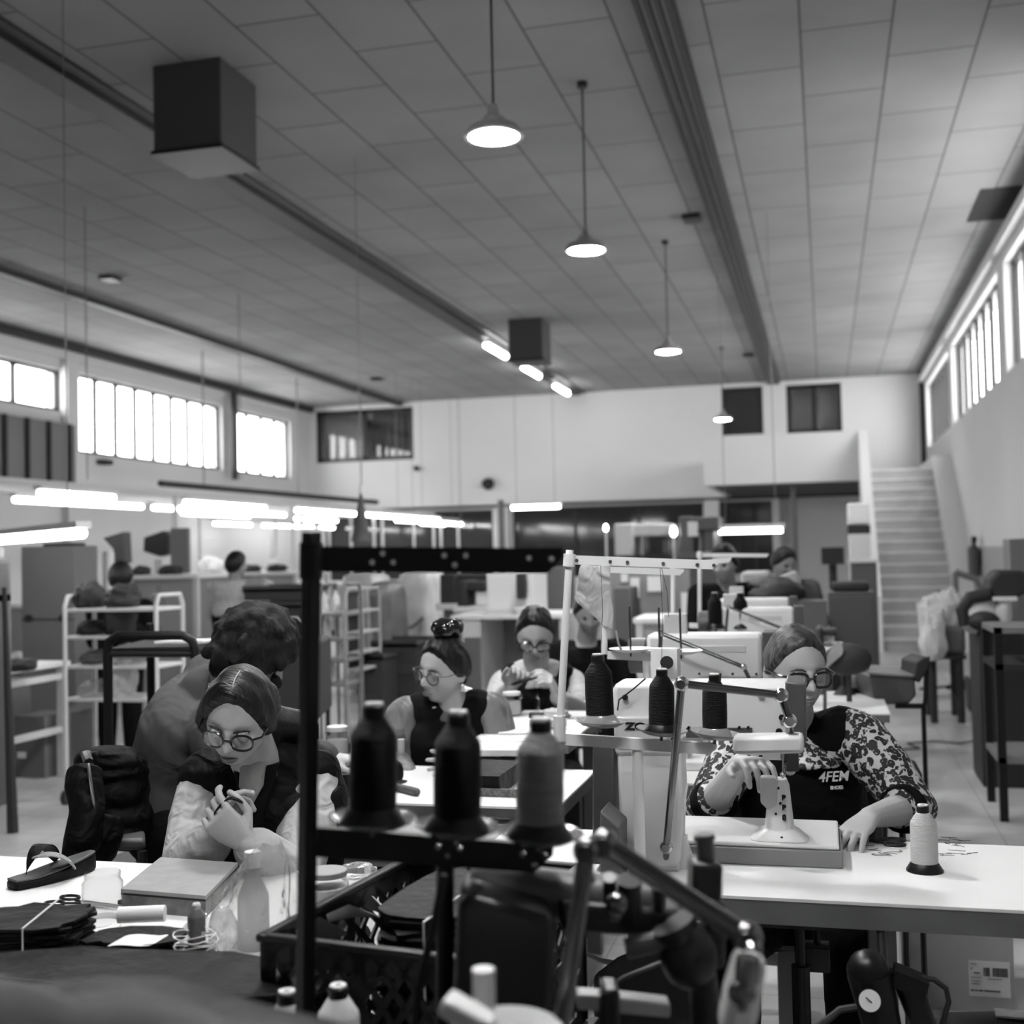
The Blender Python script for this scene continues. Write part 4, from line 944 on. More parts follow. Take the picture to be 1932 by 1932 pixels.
# oil bottle beside the column
p = at(1278, 1612, z=TZ+.046); e = thing('oil_bottle', 'small translucent oil bottle with a long curved spout', 'bottle', (p.x, by0_-.035, TZ))
MB().lathe([(0,0),(.024,0),(.024,.02),(.012,.055),(.012,.068),(0,.068)], e.location, n=20).build('bottle_body', 'plastic_white', e)
l = e.location; MB().tube([l+V((0,0,.066)), l+V((.002,0,.10)), l+V((.006,0,.14)), l+V((.016,0,.175))], [.007,.006,.004,.0015], 8).build('spout', 'plastic_white', e)
# scissors under the hand
def scissors(c, ang, label, s=1.0, m='steel'):
    e = thing('scissors', label, 'scissors', c, ang)
    MB().prism([(0,-.004*s,.003),(.11*s,0,.003),(.0,.007*s,.003)], (0,0,.003)).build('blade', m, e, world=False)
    MB().prism([(0,-.007*s,.007),(.11*s,.002,.007),(.0,.004*s,.007)], (0,0,.003)).build('blade', m, e, world=False)
    for k in (-1, 1):
        pts = [V((-.055+.022*math.cos(a), k*.022+.014*math.sin(a), .006))*s for a in [2*PI*i/16 for i in range(16)]]
        b = MB(); b.tube(pts, .0032*s, 6, True); b.tube([V((-.035,k*.014,.006))*s, V((0,-k*.002,.006))*s], .003*s, 6); b.build('handle', 'plastic_black', e, world=False)
    return e
p = at(1640, 1592, z=TZ); scissors(p+V((0,0,.001)), R(176), 'dark scissors lying under the hand on the white sewing table')
p = at(1560, 1588, z=TZ); e = thing('thread_snips', 'pale flat blade on the sewing table beside the base plate', 'blade', p); MB().prism([(-.03,0,.001),(.05,-.006,.001),(.05,.006,.001)], (0,0,.003)).build('blade', 'steel', e, world=False); MB().box((.06,0,.004), (.03,.012,.006)).build('grip', 'plastic_black', e, world=False)
b = MB()
for k in range(40):
    p = at(1640+random.random()*190, 1580+random.random()*35, z=TZ+.001); a = random.random()*PI
    q = [p+V((math.cos(a)*.012*i+.004*math.sin(i*2+k), math.sin(a)*.006*i, .0005+0*i)) for i in range(4)]; b.tube(q, .0006, 4)
tag(b.build('thread_scraps', 'plastic_black'), 'loose dark thread scraps scattered beyond the pale spool', 'thread scraps', kind='stuff')
# machines in the row behind
def machine_b(label, loc):
    e = thing('sewing_machine', label, 'sewing machine', loc, 0)
    B = lambda a, b_, n, m, bv=.01: MB().bb(a, b_).build(n, m, e, world=False, bev=bv)
    B((-.36,-.06,.27), (-.01,.06,.41), 'arm', 'machine_white', .014); B((-.36,-.055,.0), (-.24,.055,.28), 'column', 'machine_white')
    B((-.01,-.06,.22), (.03,.06,.415), 'face_cover', 'machine_grey', .004)
    B((-.38,-.09,-.0), (.06,.09,.03), 'bed', 'machine_white', .006); B((-.20,-.062,.24), (-.03,.05,.275), 'under_plate', 'machine_grey', .002)
    MB().cyl((-.37,0,.34), (-.42,0,.34), .055).build('hand_wheel', 'machine_grey', e, world=False); MB().cyl((.0,0,.03), (.0,0,.24), .006).build('needle_bar', 'steel', e, world=False)
    for x in (-.31, -.2, -.1, -.03): MB().cyl((x,-.064,.29), (x,-.058,.29), .004, n=8).build('screw', 'plastic_black', e, world=False)
    B((-.31,-.02,.40), (-.24,.01,.47), 'tension_plate', 'machine_light', .003); B((-.20,-.064,.355), (-.06,-.058,.375), 'trim_strip', 'machine_light', .001)
    return e
def machine_set(cx, y, lab, full, k, zt=TZ):
    table('sewing_table', 'white topped sewing table ' + lab, cx-.44, cx+.10, y-.28, y+.26, group='sewing tables in the row', th=.04, z=zt)
m1 = None
for k, (px, py, lab) in enumerate(((1444, 1196, 'second in the row behind the operator side'), (1502, 1146, 'third in the row, two black spools before it'), (1492, 1128, 'fourth and last in the row'))):
    p = at(px, py, z=TZ+.41); loc = V((p.x, p.y+.06, TZ))
    machine_set(p.x, p.y+.06, ['under the second white machine', 'under the third white machine', 'under the last white machine'][k], k == 0, k)
    if m1 is None: m1 = machine_b('white sewing machine, ' + lab, loc)
    else: dup(m1, loc, 0, 'white sewing machine, ' + lab)
    if k < 2:
        d = loc-V((P(1500,1290).x, YM, TZ)); sft = lambda q: at(*q)
        b = [V((loc.x-.36, loc.y-.15, TZ)), V((loc.x-.34, loc.y-.15, TZ+.05)), V((loc.x-.30, loc.y-.16, 1.17+.03)), V((loc.x-.06, loc.y-.16, 1.07+.03)), V((loc.x-.03, loc.y-.15, 1.03))]
        if k == 1: b = [q+V((.02,0,0)) for q in b]
        j2 = jlamp(b, 'dark jointed lamp rod over the ' + ['second', 'third'][k] + ' white machine', r=.006, joints=.010)
        MB().box(b[-1]+V((.0,0,-.02)), (.05,.03,.03)).build('lamp_head', 'chrome_dark', j2, bev=.004)
# stand 3 and 4 with poles and empty saucers
def stand_b(px0, py0, px1, py1, t, ax1, ay1, label, sh=None, saucers=()):
    pt, pb = at(px0, py0, t=t), at(px1, py1, t=t)
    e, fa, fs = stand(pt, pb, at(ax1, ay1, t=t), at(sh[0], sh[1], t=t), at(sh[2], sh[3], t=t), 'white_paint', label, w=.009)
    c = at((sh[0]+sh[2])/2, (sh[1]+sh[3])/2, t=t); MB().cyl((c.x, c.y+.01, 0 if 4 < t < 5 else TZ), (c.x, c.y+.01, c.z), .010).build('support_post', 'white_paint', e)
    for i, (x, y, lb) in enumerate(saucers): saucer(at(x, y, t=t), 'empty white spool saucer ' + lb, 'plastic_white', r=.06, group='empty saucers on the stand behind')
stand_b(1140, 1066, 1140, 1234, 3.35, 1290, 1080, 'white thread stand behind, its pole passing the hanging white cloth', (1146, 1236, 1290, 1244), ((1190, 1232, 'nearest the hanging white cloth'), (1245, 1234, 'in the middle of the shelf'), (1285, 1236, 'at the shelf end')))
stand_b(1270, 1060, 1270, 1232, 4.6, 1380, 1056, 'white thread stand, middle one of the poles over the row', (1272, 1232, 1380, 1236))
stand_b(1320, 1040, 1320, 1180, 5.6, 1450, 1048, 'white thread stand with the farthest guide bar over the row', (1300, 1180, 1400, 1184))
for k, (px, py, t) in enumerate(((1350, 1185, 5.2), (1398, 1185, 5.2))):
    p = at(px, py, t=t); spool(p, 'black thread spool before the third white machine, ' + ['one nearer the poles', 'one nearer the operator'][k], s=1.15, group='black spools in the row')
    MB().cyl((p.x, p.y, TZ), (p.x, p.y, p.z), .006, n=8).build('pin', 'chrome_dark', bpy.data.objects['thread_stand.003'] if 'thread_stand.003' in bpy.data.objects else None)
# hanging white cloth tied to a stand
def sheet(pts_rows, name, m, label, cat, th=.002, amp=.006, parent=None):
    n = len(pts_rows[0]); vs = []; fs = []
    for r in pts_rows: vs += r
    for i in range(len(pts_rows)-1):
        for j in range(n-1): fs.append((i*n+j, i*n+j+1, (i+1)*n+j+1, (i+1)*n+j))
    b = MB().add(vs, fs); b.jitter(amp, 14); o = b.build(name, m, parent, solid=th, sub=1)
    return tag(o, label, cat) if label else o
def quad(a, b, c, d, n=10, m=10): # pixel quad with depths: (x, y, t)
    A, B, C, D = (at(p[0], p[1], t=p[2]) for p in (a, b, c, d))
    return [[A.lerp(B, j/n).lerp(D.lerp(C, j/n), i/m) for j in range(n+1)] for i in range(m+1)]
sheet(quad((1098,1066,3.4),(1150,1066,3.3),(1162,1196,3.3),(1078,1130,3.45)), 'hanging_cloth', 'cloth_light', 'white cloth tied to the thread stand, hanging to a point', 'cloth', amp=.012)
b = MB(); b.tube([at(1162,1190,t=3.3), at(1167,1215,t=3.3), at(1172,1226,t=3.32)], .003, 6); tag(b.build('cloth_tie', 'cloth_light'), 'pale string from the point of the hanging cloth to the saucer', 'string')
# threads running from the guides
for k, (a, c) in enumerate((((1133,1240),(1133,1060)),((1248,1262),(1245,1062)),((1247,1066),(1262,1165)))):
    t = T2; m_ = at((a[0]+c[0])/2+4, (a[1]+c[1])/2, t=t)
    tag(MB().tube([at(*a, t=t), m_, at(*c, t=t)], .0006, 4).build('thread', 'plastic_black'), 'thin dark thread rising to the white guide bar, ' + ['by the slim pole', 'from the middle spool', 'slanting past the middle pole'][k], 'thread', 'threads to the guide bar')
# ---------------------------------------------------------------- sandal table
LY1 = at(100, 1620, z=TZ).y; LX1 = at(722, 1650, z=TZ).x
table('work_table', 'white work table with the sandal, glass jar and slab on it', LX1-1.55, LX1, 1.30, LY1, th=.03)
def strap_tube(pts, w, th, b):     # flat ribbon along pts, wide across
    pts = [V(p) for p in pts]; secs = []
    for i, p in enumerate(pts):
        d = (pts[min(i+1, len(pts)-1)]-pts[max(i-1, 0)]).normalized(); s = d.cross(V((0,0,1))).normalized() if abs(d.z) < .95 else V((0,1,0)); n = s.cross(d)
        ww = w[i] if isinstance(w, (list, tuple)) else w; secs.append((p, s*ww, n*th))
    b.loft(secs, 12, 3)
# sandal: built from toe (x-) to heel (x+), local frame
toe, heel = at(18, 1680, z=TZ), at(180, 1640, z=TZ); ang = math.atan2((heel-toe).y, (heel-toe).x); L = (heel-toe).length
e = thing('thong_sandal', 'black wedge thong sandal with woven strap on the white table', 'sandal', (toe+heel)/2, ang)
def foot(x): # half width and top height along -L/2..L/2
    t = x/L+.5; w = .037*math.sin(PI*min(1, t*.9+.08))**.5*(1-.22*t); return w, .018+.030*max(0, t-.25)**1.1
b = MB(); secs = []
for i in range(16):
    x = -L/2+L*i/15; w, h = foot(x); secs.append((V((x, 0, h/2)), V((0, w, 0)), V((0, 0, h/2))))
vs = []; b.loft(secs, 20, 5); b.build('sole', 'leather_black', e, world=False, sub=1)
b = MB(); secs = []
for i in range(15):
    x = -L/2+.006+(L-.012)*i/14; w, h = foot(x); secs.append((V((x, 0, h+.001)), V((0, w*.93, 0)), V((0, 0, .003))))
b.loft(secs, 20, 4); b.build('insole', mat('insole', .05, .5), e, world=False)
b = MB(); strap_tube([(-L*.32, .0, .022), (-L*.28, .0, .052), (-L*.14, .010, .078), (L*.02, .030, .070), (L*.12, .036, .036), (L*.13, .037, .02)], [.006,.011,.019,.022,.022,.018], .003, b); b.build('strap', 'leather_black', e, world=False, sub=2)
b = MB(); strap_tube([(-L*.26, .0, .055), (-L*.14, -.010, .062), (0, -.026, .056), (L*.12, -.036, .034), (L*.13, -.037, .02)], [.010,.018,.022,.022,.018], .003, b); s_ = b.build('strap', 'lace', e, world=False, sub=2); s_['label'] = 'grey woven strap'
# glass jar, lid, rubber bands, scissors
def jar(c, label, r=.036, h=.088, lid=None, fill=None, name='glass_jar', group=None):
    e = thing(name, label, 'jar', c, 0, group)
    MB().lathe([(0,.004),(r*.9,.004),(r,.012),(r,h*.78),(r*.86,h*.86),(r*.86,h),(r*.9,h),(r*.92,h*.985),(r*.90,h*.86),(r*1.04,h*.78),(r*1.04,.010),(r*.94,0),(0,0)], n=36).build('jar_body', 'glass', e, world=False)
    if lid: MB().lathe([(0,h*.99),(r*.93,h*.99),(r*.95,h*1.0),(r*.95,h*1.13),(r*.9,h*1.15),(0,h*1.15)], n=28).build('lid', lid, e, world=False)
    if fill: MB().lathe([(0,.006),(r*.94,.006),(r*.94,h*.7),(0,h*.7)], n=28).build('contents', fill, e, world=False)
    return e
jar(at(194, 1735, z=TZ), 'empty open glass jar on the white table between scissors and slab')
p = at(196, 1752, z=TZ); tag(MB().lathe([(0,0),(.036,0),(.037,.004),(.037,.010),(.033,.012),(.022,.011),(.021,.013),(0,.012)], p-V((0,.012,0)), n=32).build('jar_lid', 'plastic_white'), 'round pale jar lid lying before the empty glass jar', 'lid')
p = at(140, 1708, z=TZ); scissors(p+V((.02,0,0)), R(-8), 'dark handled scissors lying open beside the empty glass jar', .95)
b = MB()
for k, (px, py, rx, ry, a) in enumerate(((268,1722,.028,.018,.3),(280,1728,.022,.016,-.4),(262,1735,.03,.012,0))):
    c = at(px, py, z=TZ); b.tube([c+V((rx*math.cos(t)*math.cos(a)-ry*math.sin(t)*math.sin(a), rx*math.cos(t)*math.sin(a)+ry*math.sin(t)*math.cos(a), .004+.003*math.sin(2*t+k))) for t in [2*PI*i/20 for i in range(20)]], .0011, 5, True)
    tag(b.build('elastic_band', 'plastic_white'), 'pale elastic band by the black oval piece, ' + ['upper loop', 'small loop', 'flat wide loop'][k], 'elastic band', 'elastic bands'); b = MB()
b = MB(); c = at(268, 1724, z=TZ); b.sph(c+V((0,0,.006)), (.026,.017,.006)); tag(b.build('leather_pad', 'leather_black'), 'black oval pad inside the loose elastic bands', 'pad')
b = MB(); c = at(238, 1712, z=TZ); b.box(c+V((0,0,.006)), (.045,.014,.012), Matrix.Rotation(-.5, 3, 'Z')); tag(b.build('leather_piece', 'leather_black', bev=.003), 'short black piece between jar and elastic bands', 'leather piece')
b = MB(); b.box(at(340, 1712, z=TZ)+V((0,0,.006)), (.16,.02,.012), Matrix.Rotation(-.35, 3, 'Z')); tag(b.build('tool_handle', 'wood_dark', bev=.004), 'dark flat tool lying along the front of the slab', 'tool')
# marble slab
zs = TZ+.042
c4 = [at(228, 1677, z=zs), at(388, 1690, z=zs), at(447, 1648, z=zs), at(303, 1617, z=zs)]
c4[2] = c4[1]+(c4[3]-c4[0])
e = thing('cutting_slab', 'thick pale square slab with dark rim on the white table', 'slab', (c4[0]+c4[2])/2*1.0); e.location.z = TZ
MB().prism([V((p.x, p.y, zs-.007)) for p in c4], (0,0,.007)).build('slab_top', mat('slab_top', .26, .7, var=.12, vs=25), e)
MB().prism([V((p.x, p.y, zs-.011)) for p in c4], (0,0,.004)).build('rim', 'plastic_black', e)
cc = (c4[0]+c4[2])/2; MB().prism([V((cc.x+(p.x-cc.x)*.99, cc.y+(p.y-cc.y)*.99, TZ)) for p in c4], (0,0,.031)).build('slab_body', mat('slab_side', .16, .7, var=.5, vs=30), e)
# leather bundles at the near side of the table
def lump(label, c, r, m='leather_black', cat='leather pile', name='leather_bundle', seed=0, amp=.25, sc=12, band=None, flat=0):
    b = MB(); b.sph(V((0,0,0)), 1.0, 28, 18)
    for v in b.b.verts:
        n = noise.noise(v.co*2.2+V((seed,0,0)))+.5*noise.noise(v.co*5+V((0,seed,0)))
        v.co *= 1+amp*n; v.co = V((v.co.x*r[0], v.co.y*r[1], max(v.co.z, -.6)*r[2]))
    for v in b.b.verts: v.co += V(c)+V((0,0,.6*r[2]))
    o = b.build(name, m); return tag(o, label, cat)
def pile(label, c, w, d, n, m='leather_black', name='leather_bundle', cat='leather pile', seed=1, rz=0, th=.006, bandm=None):
    """irregular flat pieces stacked: one bundle"""
    rd = random.Random(seed); e = thing(name, label, cat, c, rz); b = MB()
    for k in range(n):
        z = k*th+.001; pts = []
        for i in range(22):
            a = 2*PI*i/22; q = .82+.18*rd.random(); px_ = math.copysign(abs(math.cos(a))**.6, math.cos(a)); py_ = math.copysign(abs(math.sin(a))**.6, math.sin(a))
            pts.append(V((px_*w/2*q+rd.uniform(-.006,.006), py_*d/2*q, z+rd.uniform(0,.004))))
        b.prism(pts, (0,0,th*.8))
    b.jitter(.006, 12, seed); b.build('pieces', m, e, world=False, smooth=False)
    if bandm:
        h = n*th+.005; MB().tube([V((.02,-d/2-.004,0)), V((.02,-d/2-.004,h)), V((.012,d/2,h+.004))], .0016, 5).build('tie', bandm, e, world=False)
    return e
zt = lambda px, py: at(px, py, z=TZ)
pile('ragged bundle of black leather tied with string at the table corner', zt(62, 1812)+V((0,0,.0)), .20, .15, 12, seed=3, rz=.2, bandm='paper')
pile('bundle of black leather under the rolled paper', zt(255, 1815), .17, .10, 7, seed=4, rz=.1)
pile('flat heap of black leather before the thread coil', zt(400, 1850), .26, .12, 4, seed=8, rz=-.1)
p = zt(268, 1785)+V((0,0,.055)); b = MB()
d = V((math.cos(.32), math.sin(.32), 0)); b.cyl(p-d*.04, p+d*.04, .014, .014, 14); tag(b.build('paper_roll', 'paper'), 'short roll of pale paper with a band on the black leather', 'paper roll')
sheet([[zt(262, 1826)+V((0,0,.045))+V((.035*(j-3)/3, .03*(i-3)/3+.012*(j-3)/3, .002*math.sin(j))) for j in range(7)] for i in range(7)], 'paper_card', 'paper', 'pale card with one dark line lying on the black leather', 'card', amp=.001)
p = zt(372, 1822); spool(p+V((0,0,.028)), 'small dark thread reel standing in the wire coil', s=.55, th='leather_mid', cap='plastic_white')
b = MB()
c = zt(370, 1836)+V((0,0,.032))
pts = [c+V((.035*math.cos(t)*(1+.1*math.sin(t*.7)), .026*math.sin(t), .004+.0009*t+.003*math.sin(t*2.3))) for t in [i*.35 for i in range(95)]]
b.tube(pts, .0010, 5); tag(b.build('wire_coil', 'plastic_white'), 'tangled pale cord coil around the small dark reel', 'cord')
# clear plastic bags
def bag(label, prof, seed=0, m='clear_plastic', n=28, fold=.25):
    secs = []; vs = []; fs = []; rd = random.Random(seed)
    for k, (c, rx, ry) in enumerate(prof):
        for i in range(n):
            a = 2*PI*i/n; f = 1+fold*noise.noise(V((math.cos(a)*2.2+seed, math.sin(a)*2.2, k*.7)))+fold*.6*noise.noise(V((math.cos(a)*6, math.sin(a)*6+seed, k*1.1)))
            vs.append(c+rgt*(math.cos(a)*rx*f)+V((fwd.x, fwd.y, 0))*(math.sin(a)*ry*f)+V((0,0,.012*noise.noise(V((a*3, k, seed))))))
    for k in range(len(prof)-1):
        for i in range(n): fs.append((k*n+i, k*n+(i+1) % n, (k+1)*n+(i+1) % n, (k+1)*n+i))
    b = MB().add(vs, fs); b.jitter(.010, 38, seed); o = b.build('plastic_bag', m, sub=1); return tag(o, label, 'bag')
B_ = lambda px, py, t, rx, ry: (at(px, py, t=t), rx, ry)
bag('tall crumpled clear plastic bag holding a white bottle, beside the slab', [B_(455,1850,1.98,.055,.05),B_(465,1790,2.0,.07,.05),B_(478,1740,2.02,.068,.05),B_(495,1690,2.04,.062,.045),B_(505,1650,2.05,.055,.04),B_(508,1615,2.06,.035,.03),B_(512,1595,2.06,.022,.02)], 2, fold=.45)
bag('low crumpled clear plastic bag at the table front, before the slab', [B_(392,1790,2.05,.045,.03),B_(395,1765,2.07,.05,.04),B_(398,1740,2.08,.048,.035),B_(405,1718,2.09,.025,.02)], 7, fold=.5)
mat('foggy_bottle', .45, .3, alpha=.55); p = at(478, 1712, t=2.06); e = thing('spray_bottle', 'white bottle inside the tall clear plastic bag', 'bottle', (p.x, p.y, TZ))
MB().lathe([(0,0),(.026,0),(.027,.01),(.027,.09),(.012,.125),(.012,.14),(0,.14)], e.location, n=24).build('bottle_body', 'foggy_bottle', e); MB().lathe([(0,.138),(.014,.138),(.014,.165),(0,.168)], e.location, n=18).build('cap', 'plastic_white', e)
# jar and pack by the crate
jar(at(618, 1722, z=TZ), 'glass jar with a flat grey lid between black post and crate', .040, .07, lid=mat('lid_grey', .25, .5), fill='paper')
b = MB(); b.box(at(672, 1664, z=TZ)+V((0,0,.022)), (.10,.09,.04), Matrix.Rotation(.3, 3, 'Z')); b.jitter(.008, 30); tag(b.build('plastic_pack', 'clear_plastic', sub=1), 'clear crinkled pack beyond the grey lidded jar', 'pack')
# black lattice crate
zr = .90
c1, c2, c3 = at(498, 1768, z=zr), at(730, 1606, z=zr), at(872, 1812, z=zr)
ux, uy = (c3-c1), (c2-c1); uxn = ux.normalized(); uyn = (uy-uy.dot(uxn)*uxn).normalized(); Lx, Ly = ux.length, max(.30, uy.dot(uyn)); hC = .26
e = thing('lattice_crate', 'black plastic crate with diamond lattice sides full of leather pieces', 'crate', V((c1+uxn*Lx/2+uyn*Ly/2).to_tuple()[:2]+(zr-hC,)))
def lattice(o, u, w, h, nx, nz):
    b = MB(); n = u.cross(V((0,0,1))).normalized()*.004
    def strip(a, c, t=.006):
        d = (c-a).normalized(); s = d.cross(n.normalized())*t; b.prism([a-s-n/2, c-s-n/2, c+s-n/2, a+s-n/2], n)
    P2 = lambda i, j: o+u*(w*i)+V((0,0,-h*j))
    strip(P2(0,.06), P2(1,.06), .02); strip(P2(0,.97), P2(1,.97), .012); strip(P2(0.02,0), P2(0.02,1), .012); strip(P2(.98,0), P2(.98,1), .012); strip(P2(0,.52), P2(1,.52), .006); strip(P2(.5,0), P2(.5,1), .01)
    for k in range(-nz, nx+nz):
        for s in (1, -1):
            i0, j0, i1, j1 = k/nx, 0.0, (k+s*nz)/nx, 1.0
            if s == -1: i0, i1 = (k+nz)/nx, k/nx
            def cl(i0, j0, i1, j1):
                t0, t1 = 0, 1; di = i1-i0
                for lim, sg in ((0, 1), (1, -1)):
                    a, c = sg*(i0-lim), sg*(i1-lim)
                    if a < 0 and c < 0: return None
                    if a < 0: t0 = max(t0, a/(a-c))
                    elif c < 0: t1 = min(t1, a/(a-c))
                return (t0, t1) if t0 < t1 else None
            r = cl(i0, j0, i1, j1)
            if r: strip(P2(i0+(i1-i0)*r[0], r[0]), P2(i0+(i1-i0)*r[1], r[1]), .005)
    return b
for o_, u_, w_, nx_ in ((c1, uxn, Lx, 9), (c1+uyn*Ly, uxn, Lx, 9), (c1, uyn, Ly, 8), (c1+uxn*Lx, uyn, Ly, 8)):
    lattice(V((o_.x, o_.y, zr)), u_, w_, hC, nx_, 5).build('lattice_side', 'plastic_black', e, smooth=False)
q = Matrix((uxn, uyn, V((0,0,1)))).transposed()
b = MB(); cen = c1+uxn*Lx/2+uyn*Ly/2; cen.z = zr
for s in (-1, 1): b.box(cen+uyn*s*Ly/2, (Lx+.02, .018, .012), q); b.box(cen+uxn*s*Lx/2, (.018, Ly+.02, .012), q)
b.build('rim', 'plastic_black', e, bev=.004); MB().box(cen-V((0,0,hC-.005)), (Lx, Ly, .01), q).build('bottom', 'plastic_black', e)
# trolley that carries it
e = thing('crate_trolley', 'dark low trolley under the lattice crate', 'trolley', (cen.x, cen.y, 0)); MB().box(V((cen.x, cen.y, zr-hC-.018)), (Lx+.04, Ly+.04, .03), q).build('deck', 'black_metal', e)
for sx in (-1, 1):
    for sy in (-1, 1):
        c = cen+uxn*sx*Lx*.46+uyn*sy*Ly*.46; MB().cyl((c.x, c.y, .0), (c.x, c.y, zr-hC-.03), .014).build('leg', 'black_metal', e)
c = cen-V((0,0,.20)); o = pile('arched stack of black leather uppers in the lattice crate, tied with string', c+uxn*.05-uyn*.02, Lx*.66, Ly*.66, 22, seed=11, rz=math.atan2(uxn.y, uxn.x), th=.010, bandm='paper')
rd = random.Random(4)
for k in range(5):
    c = cen+uxn*rd.uniform(-Lx*.42, -Lx*.22)+uyn*rd.uniform(-Ly*.4, Ly*.3)-V((0,0,rd.uniform(.0,.05))); qq = Matrix.Rotation(rd.uniform(0, 3), 3, 'Z') @ Matrix.Rotation(rd.uniform(-1, 1), 3, 'X')
    b = MB(); b.loft([(c+qq @ V((-.035,0,0)), qq @ V((0,.022,0)), qq @ V((0,0,.0015))), (c+qq @ V((0,0,.010)), qq @ V((0,.034,0)), qq @ V((0,0,.0015))), (c+qq @ V((.04,0,0)), qq @ V((0,.006,0)), qq @ V((0,0,.0015)))], 12)
    tag(b.build('leather_offcut', 'leather_mid' if k % 2 else 'cardboard'), ['pale curled offcut highest in the corner of the lattice crate', 'grey curled offcut leaning on the crate corner', 'pale offcut nearest the black post in the crate', 'grey offcut under the pale ones in the crate', 'pale offcut touching the stack of black uppers in the crate'][k], 'offcut')
tag(bag('black glossy plastic bag slumped in the far side of the lattice crate', [(cen+uxn*.06+uyn*Ly*.25+V((0,0,-.12)), .08, .05), (cen+uxn*.06+uyn*Ly*.25+V((0,0,-.05)), .085, .05), (cen+uxn*.05+uyn*Ly*.27+V((0,0,.01)), .06, .035), (cen+uxn*.05+uyn*Ly*.27+V((0,0,.05)), .03, .02)], 5, m=mat('bag_black', .03, .15, bump=.5, bs=20)), 'black glossy plastic bag slumped in the far side of the lattice crate', 'bag')
# ---------------------------------------------------------------- table of the worker with the bun
TY0, TX1 = at(900, 1520, z=TZ).y, -.70; TY1 = 3.62
table('work_table', 'white work table with shoes, jars and boards before the worker with the bun', at(560, 1520, z=TZ).x, TX1, TY0, TY1, lm='wood_dark', th=.035, edge='wood_dark')
gy1 = TY0-.03; gy0 = at(700, 1606, z=.74).y; table('side_table', 'low grey topped table between the lattice crate and the white table', at(610, 1560, z=.74).x, at(985, 1560, z=.74).x, gy0, gy1, z=.74, m=mat('board_grey', .22, .6, var=.1, vs=8), lm='black_metal')
b = MB(); p = [at(600, 1612, z=.75), at(925, 1612, z=.75), at(972, 1562, z=.75)]; 
tag(b.tube(p, .006, 6).build('dark_rod', 'plastic_black'), 'thin black bent rod lying on the low grey table', 'rod')
zt = lambda px, py: at(px, py, z=TZ)
jar(zt(637, 1436), 'glass jar of pale glue with a clear lid on the white work table', .036, .10, lid='plastic_white', fill='paper')
jar(zt(602, 1442), 'low open glass jar half hidden by the black post', .034, .06)
jar(zt(757, 1440), 'slim pale bottle between the two big black spools', .014, .11, fill='paper', name='slim_bottle')
def shoe(c, rz, label, s=1.0, m='leather_black'):
    e = thing('shoe', label, 'shoe', c, rz); b = MB()
    b.loft([((-.11*s,0,.035*s), (0,.028*s,0), (0,0,.035*s)), ((-.08*s,0,.045*s), (0,.032*s,0), (0,0,.045*s)), ((-.02*s,0,.038*s), (0,.032*s,0), (0,0,.036*s)), ((.05*s,0,.026*s), (0,.040*s,0), (0,0,.026*s)), ((.10*s,0,.018*s), (0,.030*s,0), (0,0,.018*s)), ((.12*s,0,.014*s), (0,.012*s,0), (0,0,.012*s))], 20, 2.5)
    b.build('upper', m, e, world=False, sub=1); MB().loft([((-.115*s,0,.005), (0,.03*s,0), (0,0,.005)), ((0,0,.005), (0,.034*s,0), (0,0,.005)), ((.07*s,0,.005), (0,.042*s,0), (0,0,.005)), ((.125*s,0,.005), (0,.015*s,0), (0,0,.005))], 20).build('sole', 'rubber', e, world=False)
    return e
shoe(zt(720, 1472), 2.6, 'black shoe on the white work table beside the first black spool', .8)
b = MB(); a, c = zt(690, 1478)+V((0,0,.012)), zt(786, 1502)+V((0,0,.012)); b.caps(a, .010, c, .011); tag(b.build('hammer_handle', 'wood_dark'), 'dark wooden hammer handle on the white work table', 'handle')
b = MB(); b.bb(zt(858, 1500), zt(985, 1470)+V((0,0,.055))); b.build('x', 'leather_black') and None
o = bpy.data.objects['x']; o.name = 'leather_block'; tag(o, 'thick dark leather covered block at the front of the white work table', 'block')
b = MB(); x0, x1 = zt(858, 1500).x-.01, zt(985, 1500).x; b.bb((x0, zt(858,1500).y-.012, TZ), (x1, zt(858,1500).y, TZ+.022)); tag(b.build('speckled_strip', mat('speckle', .08, .5, var=1.0, vs=160)), 'speckled strip along the front of the dark leather block', 'strip')
b = MB(); v = [zt(855, 1463), zt(1040, 1463), zt(1066, 1425), zt(920, 1425)]; b.prism([p+V((0,0,.057)) for p in v], (0,0,.02)); tag(b.build('white_board', 'table_white', bev=.002), 'white board lying behind the dark leather block', 'board')
b = MB(); v = [zt(930, 1425), zt(1055, 1425), zt(1080, 1390), zt(1000, 1390)]; b.prism([p+V((0,0,.002)) for p in v], (0,0,.05)); tag(b.build('grey_mat', 'board_grey', bev=.002), 'grey cutting mat on the white work table, beyond the white board', 'mat')
b = MB(); c = (zt(748, 1425)); b.box(c+V((0,0,.04)), (.24,.10,.08)); tag(b.build('work_cushion', mat('cushion', .035, .7, var=.3, vs=40), bev=.015), 'dark padded work block before the worker with the bun', 'cushion')
pile('tangle of straps and dark sandal pieces beside the seated worker', zt(625, 1475), .14, .16, 8, seed=21, m='leather_mid', name='strap_pile')
scissors(zt(700, 1420), 2.2, 'small scissors near the glue jar on the white work table', .8)
e = thing('pliers', 'chrome pliers behind the middle black spool', 'pliers', at(925, 1548, z=.74)); b = MB(); l = e.location
for k in (-1, 1): b.tube([l+V((-.05,k*.003,.008)), l+V((0,k*.004,.008)), l+V((.03,k*.016,.008)), l+V((.06,k*.018,.008))], .005, 6)
b.build('jaws', 'chrome', e)
